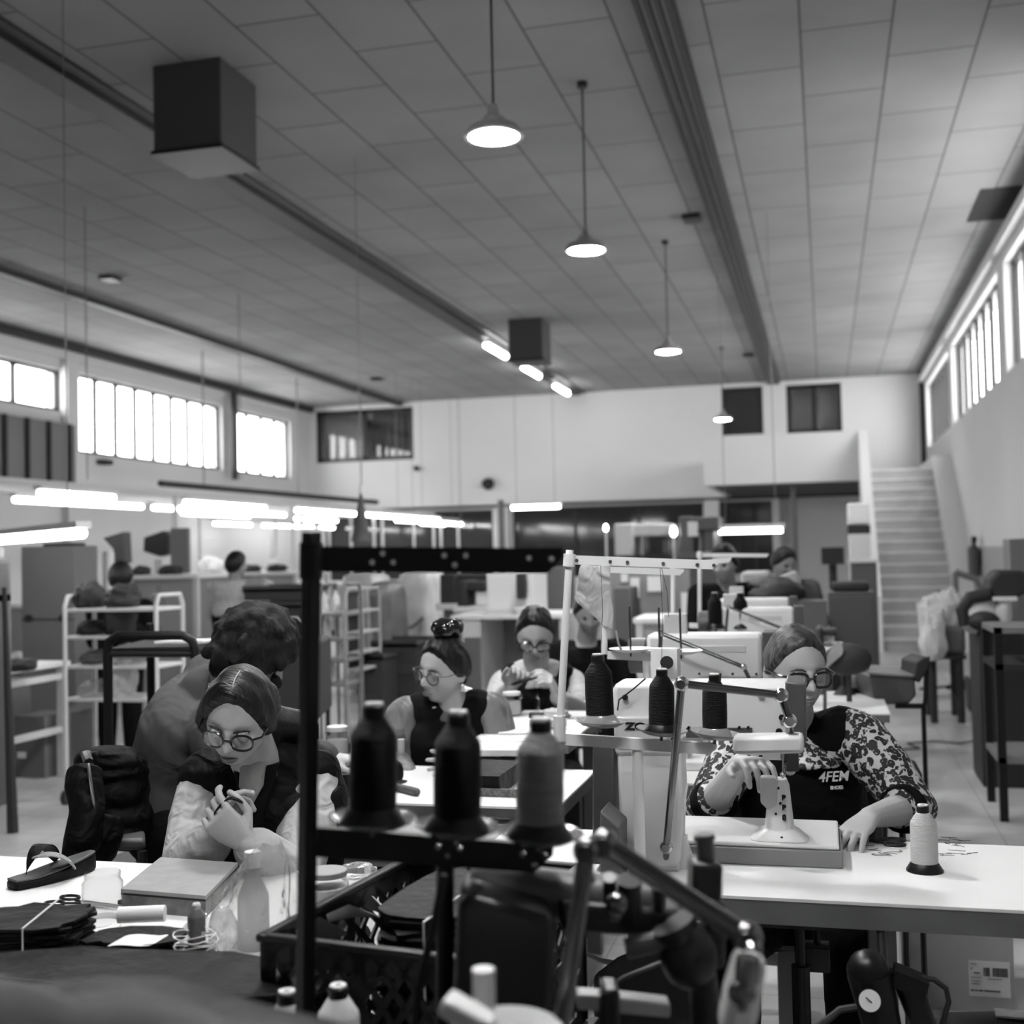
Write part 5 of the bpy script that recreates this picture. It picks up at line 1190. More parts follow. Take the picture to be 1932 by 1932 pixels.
# table of the third worker
zw = lambda px, py: at(px, py, z=.86)
w0, w1 = zw(955, 1398), zw(1075, 1341); wr = zw(1112, 1370).x
table('work_table', 'farther white work table with small jars, before the worker in short sleeves', w0.x-.12, wr, w0.y, w1.y, z=.86, lm='grey_metal')
for k, (px, py, lb, fl) in enumerate(((966, 1350, 'small pale filled jar near the dark sleeve, on the farther table', 'paper'), (1000, 1349, 'small clear jar with bright rim on the farther table', None), (1088, 1356, 'clear jar beside the white pole, on the farther table', None))):
    jar(zw(px, py), lb, .035, .075, lid='plastic_white' if k == 0 else None, fill=fl, group='jars on the farther table')
b = MB(); p = zw(985, 1382); b.box(p+V((0,0,.004)), (.15,.10,.004), Matrix.Rotation(.2, 3, 'Z')); tag(b.build('paper_sheet', 'paper'), 'white sheet on the farther table', 'paper')
e = thing('stapler', 'pale tool with dark grip on the farther table', 'tool', zw(1035, 1375)); l = e.location; MB().box(l+V((0,0,.02)), (.12,.04,.03)).build('tool_body', 'machine_light', e, bev=.006); MB().box(l+V((-.04,0,.045)), (.05,.03,.02)).build('grip', 'plastic_black', e, bev=.005)
lump('crumpled pale cloth on the farther table', zw(1048, 1354), (.05,.035,.02), 'cloth_light', 'cloth', 'crumpled_cloth', 5)
# cables and a curved cover in the shadow below the sewing table
pts = [at(x, y, t=2.55) for x, y in ((1093,1780),(1100,1798),(1130,1812),(1165,1818),(1200,1800),(1222,1800),(1205,1825),(1170,1840),(1160,1830),(1185,1812),(1215,1806))]
tag(MB().tube(pts, .006, 8).build('white_cable', 'plastic_white'), 'white cable looping below the sewing tables', 'cable')
for k, x in enumerate((1190, 1200, 1208)):
    p, q = at(x, 1760, t=2.6), at(x-4, 1812, t=2.6); tag(MB().tube([V((p.x, p.y, TZ-.05)), p, q, V((q.x+.05*k, q.y+.1, .01))], .006, 6).build('black_cable', 'plastic_black'), 'black cable hanging under the sewing table by the white loop, ' + ['first', 'middle', 'last'][k] + ' of three', 'cable', 'cables below the sewing table')
v = [at(x, y, t=2.3) for x, y in ((1128,1878),(1175,1842),(1240,1815),(1300,1800),(1312,1830),(1312,1960),(1128,1960))]
e = thing('belt_guard', 'large dark curved guard below the sewing tables', 'guard', V((v[5].x, v[5].y, 0))); MB().prism(v, V((fwd.x, fwd.y, 0))*.12).build('guard_shell', 'plastic_black', e, bev=.01); MB().prism([V((v[6].x, v[6].y, 0)), V((v[5].x, v[5].y, 0)), v[5], v[6]], V((fwd.x, fwd.y, 0))*.12).build('guard_foot', 'plastic_black', e)
# ---------------------------------------------------------------- black thread stand close to the camera
TN = 1.40
mat('stand_black', .005, .45, spec=.3)
pt, pb = at(588, 1003, t=TN), at(574, 2040, t=TN)
e, fa, fs = stand(pt, pb, at(1062, 1058, t=TN+.02), at(585, 1588, t=TN), at(1042, 1622, t=TN+.03), 'stand_black', 'black square post thread stand with three large spools', w=.0088, barh=.030, shelf_h=.034, sq=True)
for i, (px, py, f) in enumerate(((702,1061,0),(722,1044,0),(742,1061,0),(838,1048,0),(879,1048,0),(858,1066,0),(998,1053,0),(1040,1054,0),(826,1598,1),(867,1602,1),(845,1615,1),(986,1613,1),(1027,1615,1),(1007,1633,1))):
    c = at(px, py, t=TN-.006); MB().cyl(c, c+V((0,.004,0)), .0032, n=12).build('bolt', 'chrome', e)
e['label'] = 'black square post thread stand with three large spools'
MB().cyl(at(840, 1605, t=TN+.03), at(838, 2040, t=TN+.03), .011).build('support_post', 'stand_black', e)
zf = .72
for k, (px, py, th, cap, lb) in enumerate(((703, 1562, 'thread_black', 'plastic_black', 'big black spool on the black stand, beside its square post'), (862, 1577, 'thread_black', 'plastic_black', 'big black thread spool on the black stand, the middle one'), (1018, 1590, 'thread_grey', 'plastic_black', 'big pale grey thread spool at the free end of the black stand'))):
    c = at(px, py, t=TN-.01); saucer(c, 'smoky spool saucer under the ' + ['first big black', 'second big black', 'pale grey'][k] + ' spool', mat('saucer_smoke', .08, .2, alpha=.8), r=.050, group='saucers on the black stand', tilt=(0,R(4),0))
    spool(c+V((0,0,.006)), lb, th, 'plastic_black', 'plastic_black', 1.03, group='large spools on the black stand', tilt=(0,R(2),0))
# the near machine, dark
def PN(px, py, t=1.36): return at(px, py, t=t)
NZ = .768
e = thing('sewing_machine', 'dark old post bed sewing machine below the black thread stand', 'sewing machine', (PN(1050,1800).x, PN(1050,1800).y, NZ))
mat('machine_dark', .012, .35, var=.3, vs=6); mat('machine_iron', .09, .4, .2)
def ppoly(pts, t, dt): a = [at(x, y, t=t) for x, y in pts]; h = V((fwd.x, fwd.y, 0)).normalized()*dt; return a, h
v, h = ppoly([(862,1706),(890,1688),(1030,1730),(1052,1748),(1040,1960),(1052,2100),(850,2100),(852,1940)], 1.34, .12); MB().prism(v, h).build('housing', 'machine_dark', e, bev=.012)
b = MB(); b.cyl(PN(885,1672,1.44), PN(1230,1706,1.44), .030, .030, 24); b.build('arm', 'machine_iron', e, bev=.006)
v, h = ppoly([(1050,1700),(1290,1720),(1290,1775),(1220,1772),(1060,1760)], 1.40, .06); MB().prism(v, h).build('arm_body', 'machine_dark', e, bev=.008)
v, h = ppoly([(1308,1628),(1366,1632),(1364,1700),(1345,1712),(1306,1706)], 1.38, .05); MB().prism(v, h).build('head_block', 'machine_dark', e, bev=.006)
MB().cyl(PN(1329,1572,1.40), PN(1333,1640,1.40), .0105).cyl(PN(1328,1574,1.40), PN(1329,1584,1.40), .013).build('needle_bar', 'machine_iron', e)
v, h = ppoly([(1330,1700),(1372,1706),(1370,1830),(1335,1836)], 1.37, .05); MB().prism(v, h).build('face_plate', 'machine_dark', e, bev=.006)
b = MB(); b.sph(PN(1300,1800,1.38), (.035,.03,.04)).cyl(PN(1270,1740,1.38), PN(1300,1800,1.38), .028, .02); b.build('gear_case', 'machine_dark', e)
for px, y0, y1, r in ((1150,1655,1700,.008),(1188,1660,1735,.014),(1244,1672,1710,.008)):
    MB().cyl(PN(px,y0,1.38), PN(px,y1,1.40), r).build('knob', 'machine_dark', e)
b = MB(); b.sph(PN(1165,1705,1.36), .013).sph(PN(1160,1722,1.36), .010); b.build('hinge_ball', 'chrome_dark', e)
MB().cyl(PN(1180,1790,1.38), PN(1310,1760,1.38), .012).build('lever', 'machine_iron', e)
v, h = ppoly([(1088,1878),(1150,1882),(1265,1895),(1265,1922),(1150,1912),(1088,1906)], 1.40, .03); MB().prism(v, h).build('bed_plate', 'machine_white', e, bev=.003)
v, h = ppoly([(1135,1870),(1170,1870),(1172,2080),(1132,2080)], 1.37, .05); MB().prism(v, h).build('post', 'machine_dark', e, bev=.006)
MB().cyl(PN(1325,1830,1.38), PN(1345,2080,1.38), .016, .02).build('column', 'machine_dark', e)
b = MB(); b.tube([PN(838,1650,1.3), PN(815,1760,1.3), PN(790,1860,1.3), PN(768,2050,1.3)], .005, 8); b.build('lift_rod', 'stand_black', e)
x = e.location; table('sewing_table', 'dark edged table under the near dark machine', PN(480,1900).x, PN(1500,1900).x, .98, 1.62, z=NZ, m=mat('table_dark', .05, .5), lm='black_metal')
# near jointed lamp
pts = [PN(1040,2060,1.25), PN(1060,1930,1.24), PN(1108,1605,1.26), PN(1140,1592,1.27), PN(1410,1768,1.22), PN(1420,1800,1.2)]
jn = jlamp(pts[1:], 'blurred jointed lamp close to the camera with a pale head', r=.011, base=False, joints=.016)
MB().cyl(pts[1], V((pts[1].x, pts[1].y, NZ)), .0085).build('rod', 'chrome_dark', jn); MB().cyl((pts[1].x, pts[1].y, NZ), (pts[1].x, pts[1].y, NZ+.02), .03).build('base', 'black_metal', jn)
b = MB(); b.tube([PN(1108,1605,1.26), PN(1112,1640,1.26), PN(1118,1665,1.26)], .004, 6); b.sph(PN(1112,1610,1.26), .010); b.build('wing_screw', 'chrome_dark', jn)
v, h = ppoly([(1398,1805),(1440,1800),(1450,1830),(1432,1945),(1372,1990),(1366,1940),(1376,1880)], 1.18, .045); MB().prism(v, h).build('lamp_head', 'lamp_cover', jn, bev=.010)
b = MB(); b.tube([PN(1412,1805,1.165), PN(1408,1850,1.165), PN(1400,1870,1.165)], [.012,.012,.006], 10); b.sph(PN(1400,1872,1.165), .014); b.tube([PN(1398,1880,1.165), PN(1402,1905,1.165)], .006, 8); b.build('bracket', 'chrome_dark', jn)
# white spools at the bottom edge
for k, (px, py, t) in enumerate(((541, 1858, 1.512), (638, 1868, 1.528))):
    c = at(px, py, t=t)
    if k == 0: spool(V((c.x, c.y, NZ)), 'white thread spool standing beside the black square post, far side', 'plastic_white', 'plastic_white', 'plastic_black')
    else: spool(V((c.x, c.y, NZ)), 'white thread spool with dark neck, the one nearest the dark machine', 'plastic_white', 'plastic_white', 'plastic_black')
e = thing('paper_roll', 'upright narrow pale roll before the dark machine housing', 'roll', (at(915,1900,t=1.12).x, at(915,1900,t=1.12).y, NZ))
p = at(912, 1828, t=1.12); MB().cyl((e.location.x, e.location.y, NZ), (p.x, p.y, p.z), .0105, .0105, 20).build('roll_body', 'paper', e)
p = at(955, 1930, t=1.14); MB().lathe([(0,0),(.058,0),(.060,.008),(.050,.018),(0,.020)], (p.x, p.y, p.z-.02), n=32).build('pale_dish', 'cloth_light'); tag(bpy.data.objects['pale_dish'], 'pale round dish at the foot of the narrow roll', 'dish')
MB().cyl((p.x, p.y, NZ), (p.x, p.y, p.z-.02), .02).build('dish_foot', 'cloth_light', bpy.data.objects['pale_dish'])
p = at(884, 1915, t=1.08); b = MB(); b.box(p, (.05,.03,.018), Matrix.Rotation(R(25), 3, 'Y')); b.box(p-V((-.006,0,.03)), (.02,.02,.06)); tag(b.build('white_peg', 'plastic_white', bev=.004), 'slanted white peg beside the narrow roll', 'peg')
# soft heap right under the camera
e = thing('leather_heap', 'large soft heap of dark and pale leather closest to the camera', 'leather heap', (at(200,1900,t=.8).x, at(200,1900,t=.8).y, .9))
b = MB(); c = at(260, 2120, t=.80)
b.sph(c, (.17,.09,.085), 28, 18); b.jitter(.022, 9); b.build('pale_hide', mat('hide_patchy', .035, .9, var=1.0, vs=7), e, smo=2)
b = MB(); c = at(-10, 2040, t=.78); b.sph(c, (.07,.06,.06), 24, 14); b.jitter(.02, 9, 4); b.build('pale_hide', 'hide_patchy', e)
b = MB(); c = at(200, 1962, t=.95); b.sph(c, (.26,.10,.028), 28, 14); b.jitter(.015, 10, 9); b.build('dark_hide', 'leather_black', e)
b = MB(); c = at(200, 2200, t=.85); c = V((c.x, c.y, .98)); x0 = c.x; table('packing_bench', 'bench under the large soft heap, just below the view', c.x-.32, c.x+.30, c.y-.16, c.y+.16, z=.985-.045, m='table_dark', lm='black_metal')
# ---------------------------------------------------------------- chairs and the near floor
def rod(b, pts, r=.011, n=8): return b.tube([V(p) for p in pts], r, n)
def chair(loc, rz, label, group=None, seat_m='plastic_black'):
    e = thing('chair', label, 'chair', loc, rz, group)
    MB().loft([((0,0,.44), (.20,0,0), (0,.20,0)), ((0,0,.455), (.215,0,0), (0,.21,0)), ((0,0,.48), (.205,0,0), (0,.20,0))], 24, 4).build('seat', seat_m, e, world=False)
    MB().loft([((0,.20,.62), (.19,0,0), (0,.014,0)), ((0,.225,.74), (.20,0,0), (0,.016,0)), ((0,.24,.86), (.17,0,0), (0,.012,0))], 20, 3.5).build('backrest', seat_m, e, world=False)
    for sx in (-1, 1):
        b = MB(); rod(b, [(sx*.17,-.17,0), (sx*.17,-.16,.44)]); b.build('leg', 'black_metal', e, world=False)
        b = MB(); rod(b, [(sx*.18,.22,0), (sx*.17,.17,.44), (sx*.16,.215,.80)]); b.build('leg', 'black_metal', e, world=False)
    return e
def at0(px, py, t): p = at(px, py, t=t); return V((p.x, p.y, 0))
nkz = {o['label'][:40]: o for o in bpy.data.objects if o.name.startswith('person')}
def under(key, back=.0, label='', h=0):
    o = [x for x in bpy.data.objects if x.name.startswith('person') and key in x['label']][0]
    b = [c for c in o.children if c.name.startswith('body')][0]
    return o
CH = [('operator', at0(1503,1262,3.05)+V((-.02,.13,0)), 'dark chair under the operator in leopard print sleeves', .50-.135),
      ('puffer', None, 'dark chair under the worker in the puffer vest', 0), ]
rzc = math.atan2(-fwd.x, fwd.y)
c0 = chair(at0(1503,1262,3.05)+V((.0,.15,-.06)), .0, 'dark chair under the operator in leopard print sleeves')
dup(c0, at0(492,1440,2.84)+V((fwd.x, fwd.y, 0))*.17+V((.02,0,-.05)), rzc, 'dark chair under the worker in the puffer vest')
dup(c0, at0(852,1332,4.0)+V((fwd.x, fwd.y, 0))*.03+V((0,0,-.06)), rzc, 'dark chair under the worker with the hair bun')
dup(c0, at0(1012,1258,4.95)+V((fwd.x, fwd.y, 0))*.06+V((0,0,-.06)), rzc, 'dark chair under the worker in short pale sleeves')
dup(c0, at0(1105,1205,6.4)+V((fwd.x, fwd.y, 0))*.04+V((0,0,-.06)), rzc, 'dark chair under the worker behind the hanging white cloth')
dup(c0, at0(1372,1098,7.3)+V((fwd.x, fwd.y, 0))*.04+V((0,0,-.06)), rzc, 'dark chair under the worker beyond the sewing machine row')
dup(c0, at0(1484,1092,8.7)+V((fwd.x, fwd.y, 0))*.04+V((0,0,-.06)), rzc, 'dark chair under the worker bowed beside the pale covers')
for c in [o for o in bpy.data.objects if o.name.startswith('chair')]: c.location.z = 0
# the folding chair with the puffer jacket over it
T = 3.12
seatp = at(238, 1588, t=T); e = thing('folding_chair', 'black folding chair with a quilted jacket over its back, beside the bent worker', 'chair', (seatp.x, seatp.y, 0))
K = lambda x, y, dt=0: at(x, y, t=T+dt)
sz = seatp.z
b = MB(); v = [K(192,1596,-.1), K(275,1600,-.1), K(270,1565,.2), K(205,1560,.2)]; b.prism([V((p.x, p.y, sz)) for p in v], (0,0,.03)); b.build('seat', mat('seat_grey', .06, .5), e, bev=.01)
def floorpt(p): return V((p.x, p.y, 0))
for a, c in (((152,1470,-.12),(122,1640,-.18)), ((185,1470,.22),(180,1640,.28))):
    p, q = K(*a), K(*c); d = (q-p).normalized(); f = p+d*((0-p.z)/d.z); MB().tube([p, f], .013, 8).build('leg', 'black_metal', e)
for a in ((268,1600,-.1),(262,1585,.2)):
    p = K(*a); MB().tube([V((p.x, p.y, sz)), V((p.x+.03, p.y, 0))], .012, 8).build('leg', 'black_metal', e)
MB().tube([K(168,1440,-.12), K(162,1425,-.05), K(190,1425,.2), K(192,1445,.22)], .013, 8).build('back_frame', 'black_metal', e)
MB().bb(V((seatp.x-.17, seatp.y-.02, sz-.02)), V((seatp.x+.02, seatp.y+.02, sz))).build('crossbar', 'black_metal', e)
j = thing('quilted_jacket', 'black quilted puffer jacket hung over the folding chair back', 'jacket', K(200,1500,.05))
def puff(rows, n=26, amp=.016, seed=0):
    vs = []; fs = []
    for i, (c, a, d) in enumerate(rows):
        for k in range(n):
            t = 2*PI*k/n; w = 1+.05*noise.noise(V((math.cos(t)*2, math.sin(t)*2, i*.4+seed)))
            vs.append(c+a*math.cos(t)*w+d*math.sin(t)*w)
    m = len(rows)
    for i in range(m-1):
        for k in range(n): fs.append((i*n+k, i*n+(k+1) % n, (i+1)*n+(k+1) % n, (i+1)*n+k))
    fs += [tuple(range(n)), tuple((m-1)*n+k for k in range(n))]
    return MB().add(vs, fs)
rows = []
outl = [(1412,205,30),(1420,205,58),(1440,208,66),(1460,212,64),(1500,222,56),(1540,232,52),(1565,238,46),(1572,238,36)]
rr = []
for i in range(33):
    f = i/32*(len(outl)-1); k = min(int(f), len(outl)-2); u = f-k; y, x, w = (outl[k][q]*(1-u)+outl[k+1][q]*u for q in range(3))
    bul = abs(math.sin(i*PI/5)); c = K(x, y, .03); ww = w/2254*T*(1+.06*bul); rr.append((c, rgt*ww, V((fwd.x, fwd.y, 0))*(.06+.022*bul)))
b = puff(rr); b.jitter(.008, 14); b.build('jacket_body', 'cloth_vest', j, remesh=.008, smo=2)
b = MB(); pts = [K(160,1450,-.14), K(158,1480,-.16), K(164,1530,-.18), K(155,1590,-.2), K(135,1625,-.22)]
b.tube(pts, [.045,.05,.042,.05,.03], 14); b.jitter(.010, 12); b.build('jacket_sleeve', 'cloth_vest', j, remesh=.008, smo=2)
b = MB(); b.tube([K(200,1540,-.1), K(190,1580,-.12), K(198,1620,-.1)], [.05,.055,.03], 12); b.jitter(.01, 12); b.build('jacket_hem', 'cloth_vest', j, remesh=.008, smo=2)
b = MB(); b.tube([K(167,1440,-.2), K(175,1500,-.22), K(182,1545,-.2)], .004, 6).build('zip', 'steel', j)
# curved black chair arm behind the operator, light stool base on the floor
p = at(1708, 1500, t=3.35); e = thing('chair', 'black bent tube chair arm showing behind the leopard print elbow', 'chair', (p.x, p.y, 0))
b = MB(); q = [at(1698,1434,t=3.35), at(1722,1440,t=3.4), at(1734,1462,t=3.45), at(1733,1500,t=3.45)]; rod(b, q+[V((q[-1].x, q[-1].y, 0))], .009); b.build('arm_tube', 'black_metal', e)
b = MB(); rod(b, [q[0], V((q[0].x, q[0].y, .45)), V((q[0].x, q[0].y, 0))], .009); b.build('leg', 'black_metal', e)
MB().bb((q[0].x, q[0].y-.02, .44), (q[-1].x, q[-1].y+.25, .47)).build('seat', 'plastic_black', e, bev=.01)
# pedal rod, box, cardboard box, air regulator under the sewing table
p = at(1512, 1890, t=2.62); e = thing('foot_pedal_rod', 'black telescopic rod rising from the floor under the sewing table', 'rod', (p.x, p.y, 0))
MB().cyl((p.x, p.y, .02), (p.x, p.y, at(1512,1822,t=2.62).z), .020).build('outer_tube', 'black_metal', e); MB().cyl((p.x, p.y, .3), (p.x, p.y, TZ-.06), .0115).build('inner_rod', 'black_metal', e); MB().box((p.x, p.y, .012), (.14,.22,.024)).build('base', 'black_metal', e, bev=.004)
p = at(1542, 1804, t=2.7); e = thing('switch_box', 'small dark box hung below the sewing table beside the black rod', 'box', p); MB().box(p, (.055,.06,.055)).build('casing', mat('dark_box', .02, .5), e, bev=.003); MB().cyl(p+V((0,0,.02)), (p.x, p.y, TZ-.05), .008).build('hanger', 'black_metal', e)
MB().bb(at(1400,1728,Y=RY0+.12), at(1572,1746,Y=RY0+.16)).build('under_rail', 'dark_box'); tag(bpy.data.objects['under_rail'], 'short dark rail fixed under the sewing tabletop', 'rail')
cb = at(1705, 1900, z=0); x0, x1 = cb.x, at(1915, 1885, Y=cb.y).x; zt_ = .42
e = thing('cardboard_box', 'plain open cardboard box with a hand slot and paper label behind the operator', 'box', ((x0+x1)/2, cb.y, 0))
hx0, hx1 = at(1772,1745,Y=cb.y).x, at(1872,1745,Y=cb.y).x; hz0, hz1 = at(1820,1757,Y=cb.y).z, at(1820,1730,Y=cb.y).z
zt_ = hz1+.04; b = MB()
for a in ((x0, hx0, 0, zt_), (hx1, x1, 0, zt_), (hx0, hx1, 0, hz0), (hx0, hx1, hz1, zt_)): b.bb((a[0], cb.y-.003, a[2]), (a[1], cb.y+.003, a[3]))
b.build('front_panel', 'cardboard', e, smooth=False)
MB().bb((x0, cb.y, 0), (x0+.006, cb.y+.38, zt_)).bb((x1-.006, cb.y, 0), (x1, cb.y+.38, zt_)).bb((x0, cb.y+.38, 0), (x1, cb.y+.386, zt_)).bb((x0, cb.y, 0), (x1, cb.y+.38, .006)).build('box_walls', 'cardboard', e, smooth=False)
lp = [at(1829,1878,Y=cb.y-.004), at(1907,1874,Y=cb.y-.004), at(1907,1816,Y=cb.y-.004), at(1831,1818,Y=cb.y-.004)]
lb = MB().bb((lp[0].x, cb.y-.005, lp[0].z), (lp[1].x, cb.y-.0035, lp[2].z)).build('paper_label', 'paper', e, smooth=False)
W_, H__ = lp[1].x-lp[0].x, lp[2].z-lp[0].z; b = MB(); rd = random.Random(2); x = .36
while x < .93:
    w = rd.choice((.008,.014,.02)); 
    if not .52 < x < .56: b.bb((lp[0].x+W_*x, cb.y-.0065, lp[0].z+H__*.58), (lp[0].x+W_*(x+w), cb.y-.005, lp[0].z+H__*.82))
    x += w+rd.choice((.008,.012))
b.build('barcode', 'plastic_black', lb, smooth=False)
b = MB()
for u0, u1, v, h in ((.05,.2,.90,.018),(.05,.09,.76,.03),(.12,.27,.64,.03),(.05,.30,.52,.012),(.05,.28,.42,.012),(.05,.26,.34,.012),(.04,.12,.14,.04),(.14,.20,.14,.04),(.22,.34,.14,.04),(.36,.75,.14,.045),(.45,.8,.50,.01)):
    b.bb((lp[0].x+W_*u0, cb.y-.0065, lp[0].z+H__*v), (lp[0].x+W_*u1, cb.y-.005, lp[0].z+H__*(v+h)))
b.build('printed_lines', mat('ink', .08, .7), lb, smooth=False)
# air regulator
TR = 2.15
e = thing('air_regulator', 'black air regulator with a round pale gauge below the sewing table', 'regulator', at(1660,1890,t=TR)); R_ = lambda x, y, dt=0: at(x, y, t=TR+dt)
b = MB(); b.cyl(R_(1640,1835), R_(1665,1940), .040, .034, 20).sph(R_(1638,1832), .038); b.build('regulator_body', 'plastic_black', e)
b = MB(); b.cyl(R_(1712,1850), R_(1752,1960), .026, .022, 18).box(R_(1715,1850), (.06,.05,.03), Matrix.Rotation(R(20), 3, 'Y')); b.build('filter_bowl', 'plastic_black', e)
g0 = R_(1641,1888,-.05); g1 = R_(1641,1888,-.02); MB().cyl(g0, g1, .0215, n=28).build('gauge_rim', 'plastic_black', e); gg = MB().cyl(R_(1641,1888,-.0515), g0, .0185, n=28).build('gauge_face', 'paper', e)
MB().tube([R_(1634,1882,-.053), R_(1648,1895,-.053)], .0012, 5).build('needle', 'plastic_black', gg)
b = MB(); b.tube([R_(1735,1845), R_(1762,1848), R_(1785,1865), R_(1790,1890), R_(1780,1925), R_(1770,1960)], .005, 8); b.build('hose', 'rubber', e); MB().tube([R_(1620,1900), R_(1585,1905), R_(1560,1925), R_(1530,1945)], .007, 8).build('hose', 'rubber', e)
MB().cyl(R_(1668,1830), V((R_(1668,1830).x, R_(1668,1830).y+.12, TZ-.05)), .008).build('bracket', 'black_metal', e)
p = at(1860, 1925, t=2.2); lump('dark rubber footwear and cloth heaped under the table edge', V((p.x, p.y, .0)), (.01,.01,.01), 'rubber', 'heap', 'dark_heap')
bpy.data.objects.remove(bpy.data.objects['dark_heap'])
e = thing('slipper', 'dark slipper with pale inner sole under the sewing table', 'slipper', (at(1890,1925,z=.35).x, at(1890,1925,z=.35).y, .3)); l = e.location
MB().loft([(l+V((-.12,0,.03)), V((0,.035,0)), V((0,0,.025))), (l+V((0,0,.035)), V((0,.045,0)), V((0,0,.03))), (l+V((.13,0,.03)), V((0,.03,0)), V((0,0,.02)))], 18).build('upper', 'rubber', e); MB().box(l+V((.05,0,.066)), (.13,.05,.006)).build('insole', 'cloth_light', e, bev=.002)
MB().box(l+V((0,.02,-.155)), (.40,.25,.29)).build('low_crate', 'dark_box'); tag(bpy.data.objects['low_crate'], 'dark low box carrying the slipper under the sewing table', 'box')
# pieces held in the hands
p = at(420, 1512, t=2.50); b = MB(); strap_tube([p+rgt*-.02+V((0,0,-.03)), p+V((0,0,.0)), p+rgt*.02+V((0,0,.012)), p+rgt*.045+V((0,0,-.005))], [.010,.012,.010,.006], .003, b); tag(b.build('leather_strip', 'leather_black', sub=1), 'small dark leather strip pinched between the fingers over the slab', 'leather strip')
p = at(1005, 1278, t=4.5); b = MB(); strap_tube([p-rgt*.09+V((0,0,-.03)), p+V((0,0,.0)), p+rgt*.05+V((0,0,.012)), p+rgt*.09+V((0,0,-.005))], [.03,.035,.03,.02], .006, b); tag(b.build('shoe_upper', 'leather_black', sub=1), 'black shoe upper held by the worker in short pale sleeves', 'shoe upper')
p = at(290, 1900, z=TZ); pile('wide heap of black leather along the near edge of the sandal table', p, .62, .18, 9, seed=15, rz=.03)
# ---------------------------------------------------------------- background
mat('cab_grey', .16, .6, var=.06, vs=2); mat('cab_light', .34, .6, var=.05, vs=2); mat('bg_dark', .018, .7); mat('bg_mid', .09, .7); mat('bg_white', .6, .6); mat('crate_blue', .03, .5)
mat('bright_white', .75, .6); mat('foggy', .55, .35, var=.25, vs=5, bump=.6, bs=6)  # first one: the paler of the two background whites
def gz(px, py): return at(px, py, z=0)
def fbox(name, label, cat, x0, y0, x1, y1, Y, dy, m, group=None, floor=False, parts=True, bev=.004, handle=None):
    """solid thing whose front face spans a pixel rectangle in the plane Y"""
    a, c = at(x0, y1, Y=Y), at(x1, y0, Y=Y); z0 = 0 if floor else a.z
    o = MB().bb((a.x, Y, z0), (c.x, Y+dy, c.z)).build(name, m, bev=bev)
    return tag(o, label, cat, group)
def cabinet(label, x0, y0, x1, Y, dy, m, doors=2, top=None, z0=0, name='cabinet', group=None, knobs=()):
    a, c = at(x0, y0, Y=Y), at(x1, y0, Y=Y); e = thing(name, label, 'cabinet', ((a.x+c.x)/2, Y+dy/2, z0), 0, group)
    MB().bb((a.x, Y, z0), (c.x, Y+dy, a.z)).build('body', m, e, bev=.004); w = (c.x-a.x)/doors
    for k in range(doors):
        d = MB().bb((a.x+w*k+.008, Y-.014, z0+.03), (a.x+w*(k+1)-.008, Y, a.z-.03)).build('door', m, e, bev=.002)
        MB().bb((a.x+w*(k+1)-.06, Y-.03, z0+(a.z-z0)*.5), (a.x+w*(k+1)-.04, Y-.014, z0+(a.z-z0)*.5+.10)).build('handle', 'bg_dark', d)
    if top: MB().bb((a.x-.02, Y-.02, a.z), (c.x+.02, Y+dy, a.z+.03)).build('top', top, e, smooth=False)
    return e
def bench(label, x0, x1, Y, dy, zt, m='bright_white', pm='cab_light', name='workbench', group=None, panel=True, lm='bg_white'):
    a, c = at(x0, 1000, Y=Y), at(x1, 1000, Y=Y); e = thing(name, label, 'bench', ((a.x+c.x)/2, Y+dy/2, 0), 0, group)
    MB().bb((a.x, Y, zt-.04), (c.x, Y+dy, zt)).build('bench_top', m, e, bev=.003)
    if panel: MB().bb((a.x+.03, Y+.04, .12), (c.x-.03, Y+.06, zt-.04)).build('front_panel', pm, e, smooth=False)
    for x in (a.x+.04, c.x-.04):
        for y in (Y+.04, Y+dy-.04): MB().bb((x-.025, y-.025, 0), (x+.025, y+.025, zt-.04)).build('leg', lm, e, smooth=False)
    return e
def trolley(label, x0, x1, ytop, Y, dy, shelves, m='bg_white', r=.014, name='trolley', wheels=True, sm=None, loop=.0, group=None):
    a, c = at(x0, ytop, Y=Y), at(x1, ytop, Y=Y); X0, X1, zt = a.x, c.x, a.z; e = thing(name, label, 'trolley', ((X0+X1)/2, Y+dy/2, 0), 0, group)
    for x in (X0, X1): MB().tube([V((x, Y, .08)), V((x, Y, zt-.06)), V((x, Y+.03, zt)), V((x, Y+dy-.03, zt)), V((x, Y+dy, zt-.06)), V((x, Y+dy, .08))], r, 8).build('side_frame', m, e)
    for py in shelves:
        z = at((x0+x1)/2, py, Y=Y).z; s = MB().bb((X0, Y, z-.02), (X1, Y+dy, z)).build('shelf', sm or m, e, bev=.003)
    if wheels:
        for x in (X0, X1):
            for y in (Y, Y+dy): MB().cyl((x-.012, y, .045), (x+.012, y, .045), .045).build('wheel', 'rubber', e)
    return e
def onshelf(px, py, Y): return at(px, py, Y=Y)
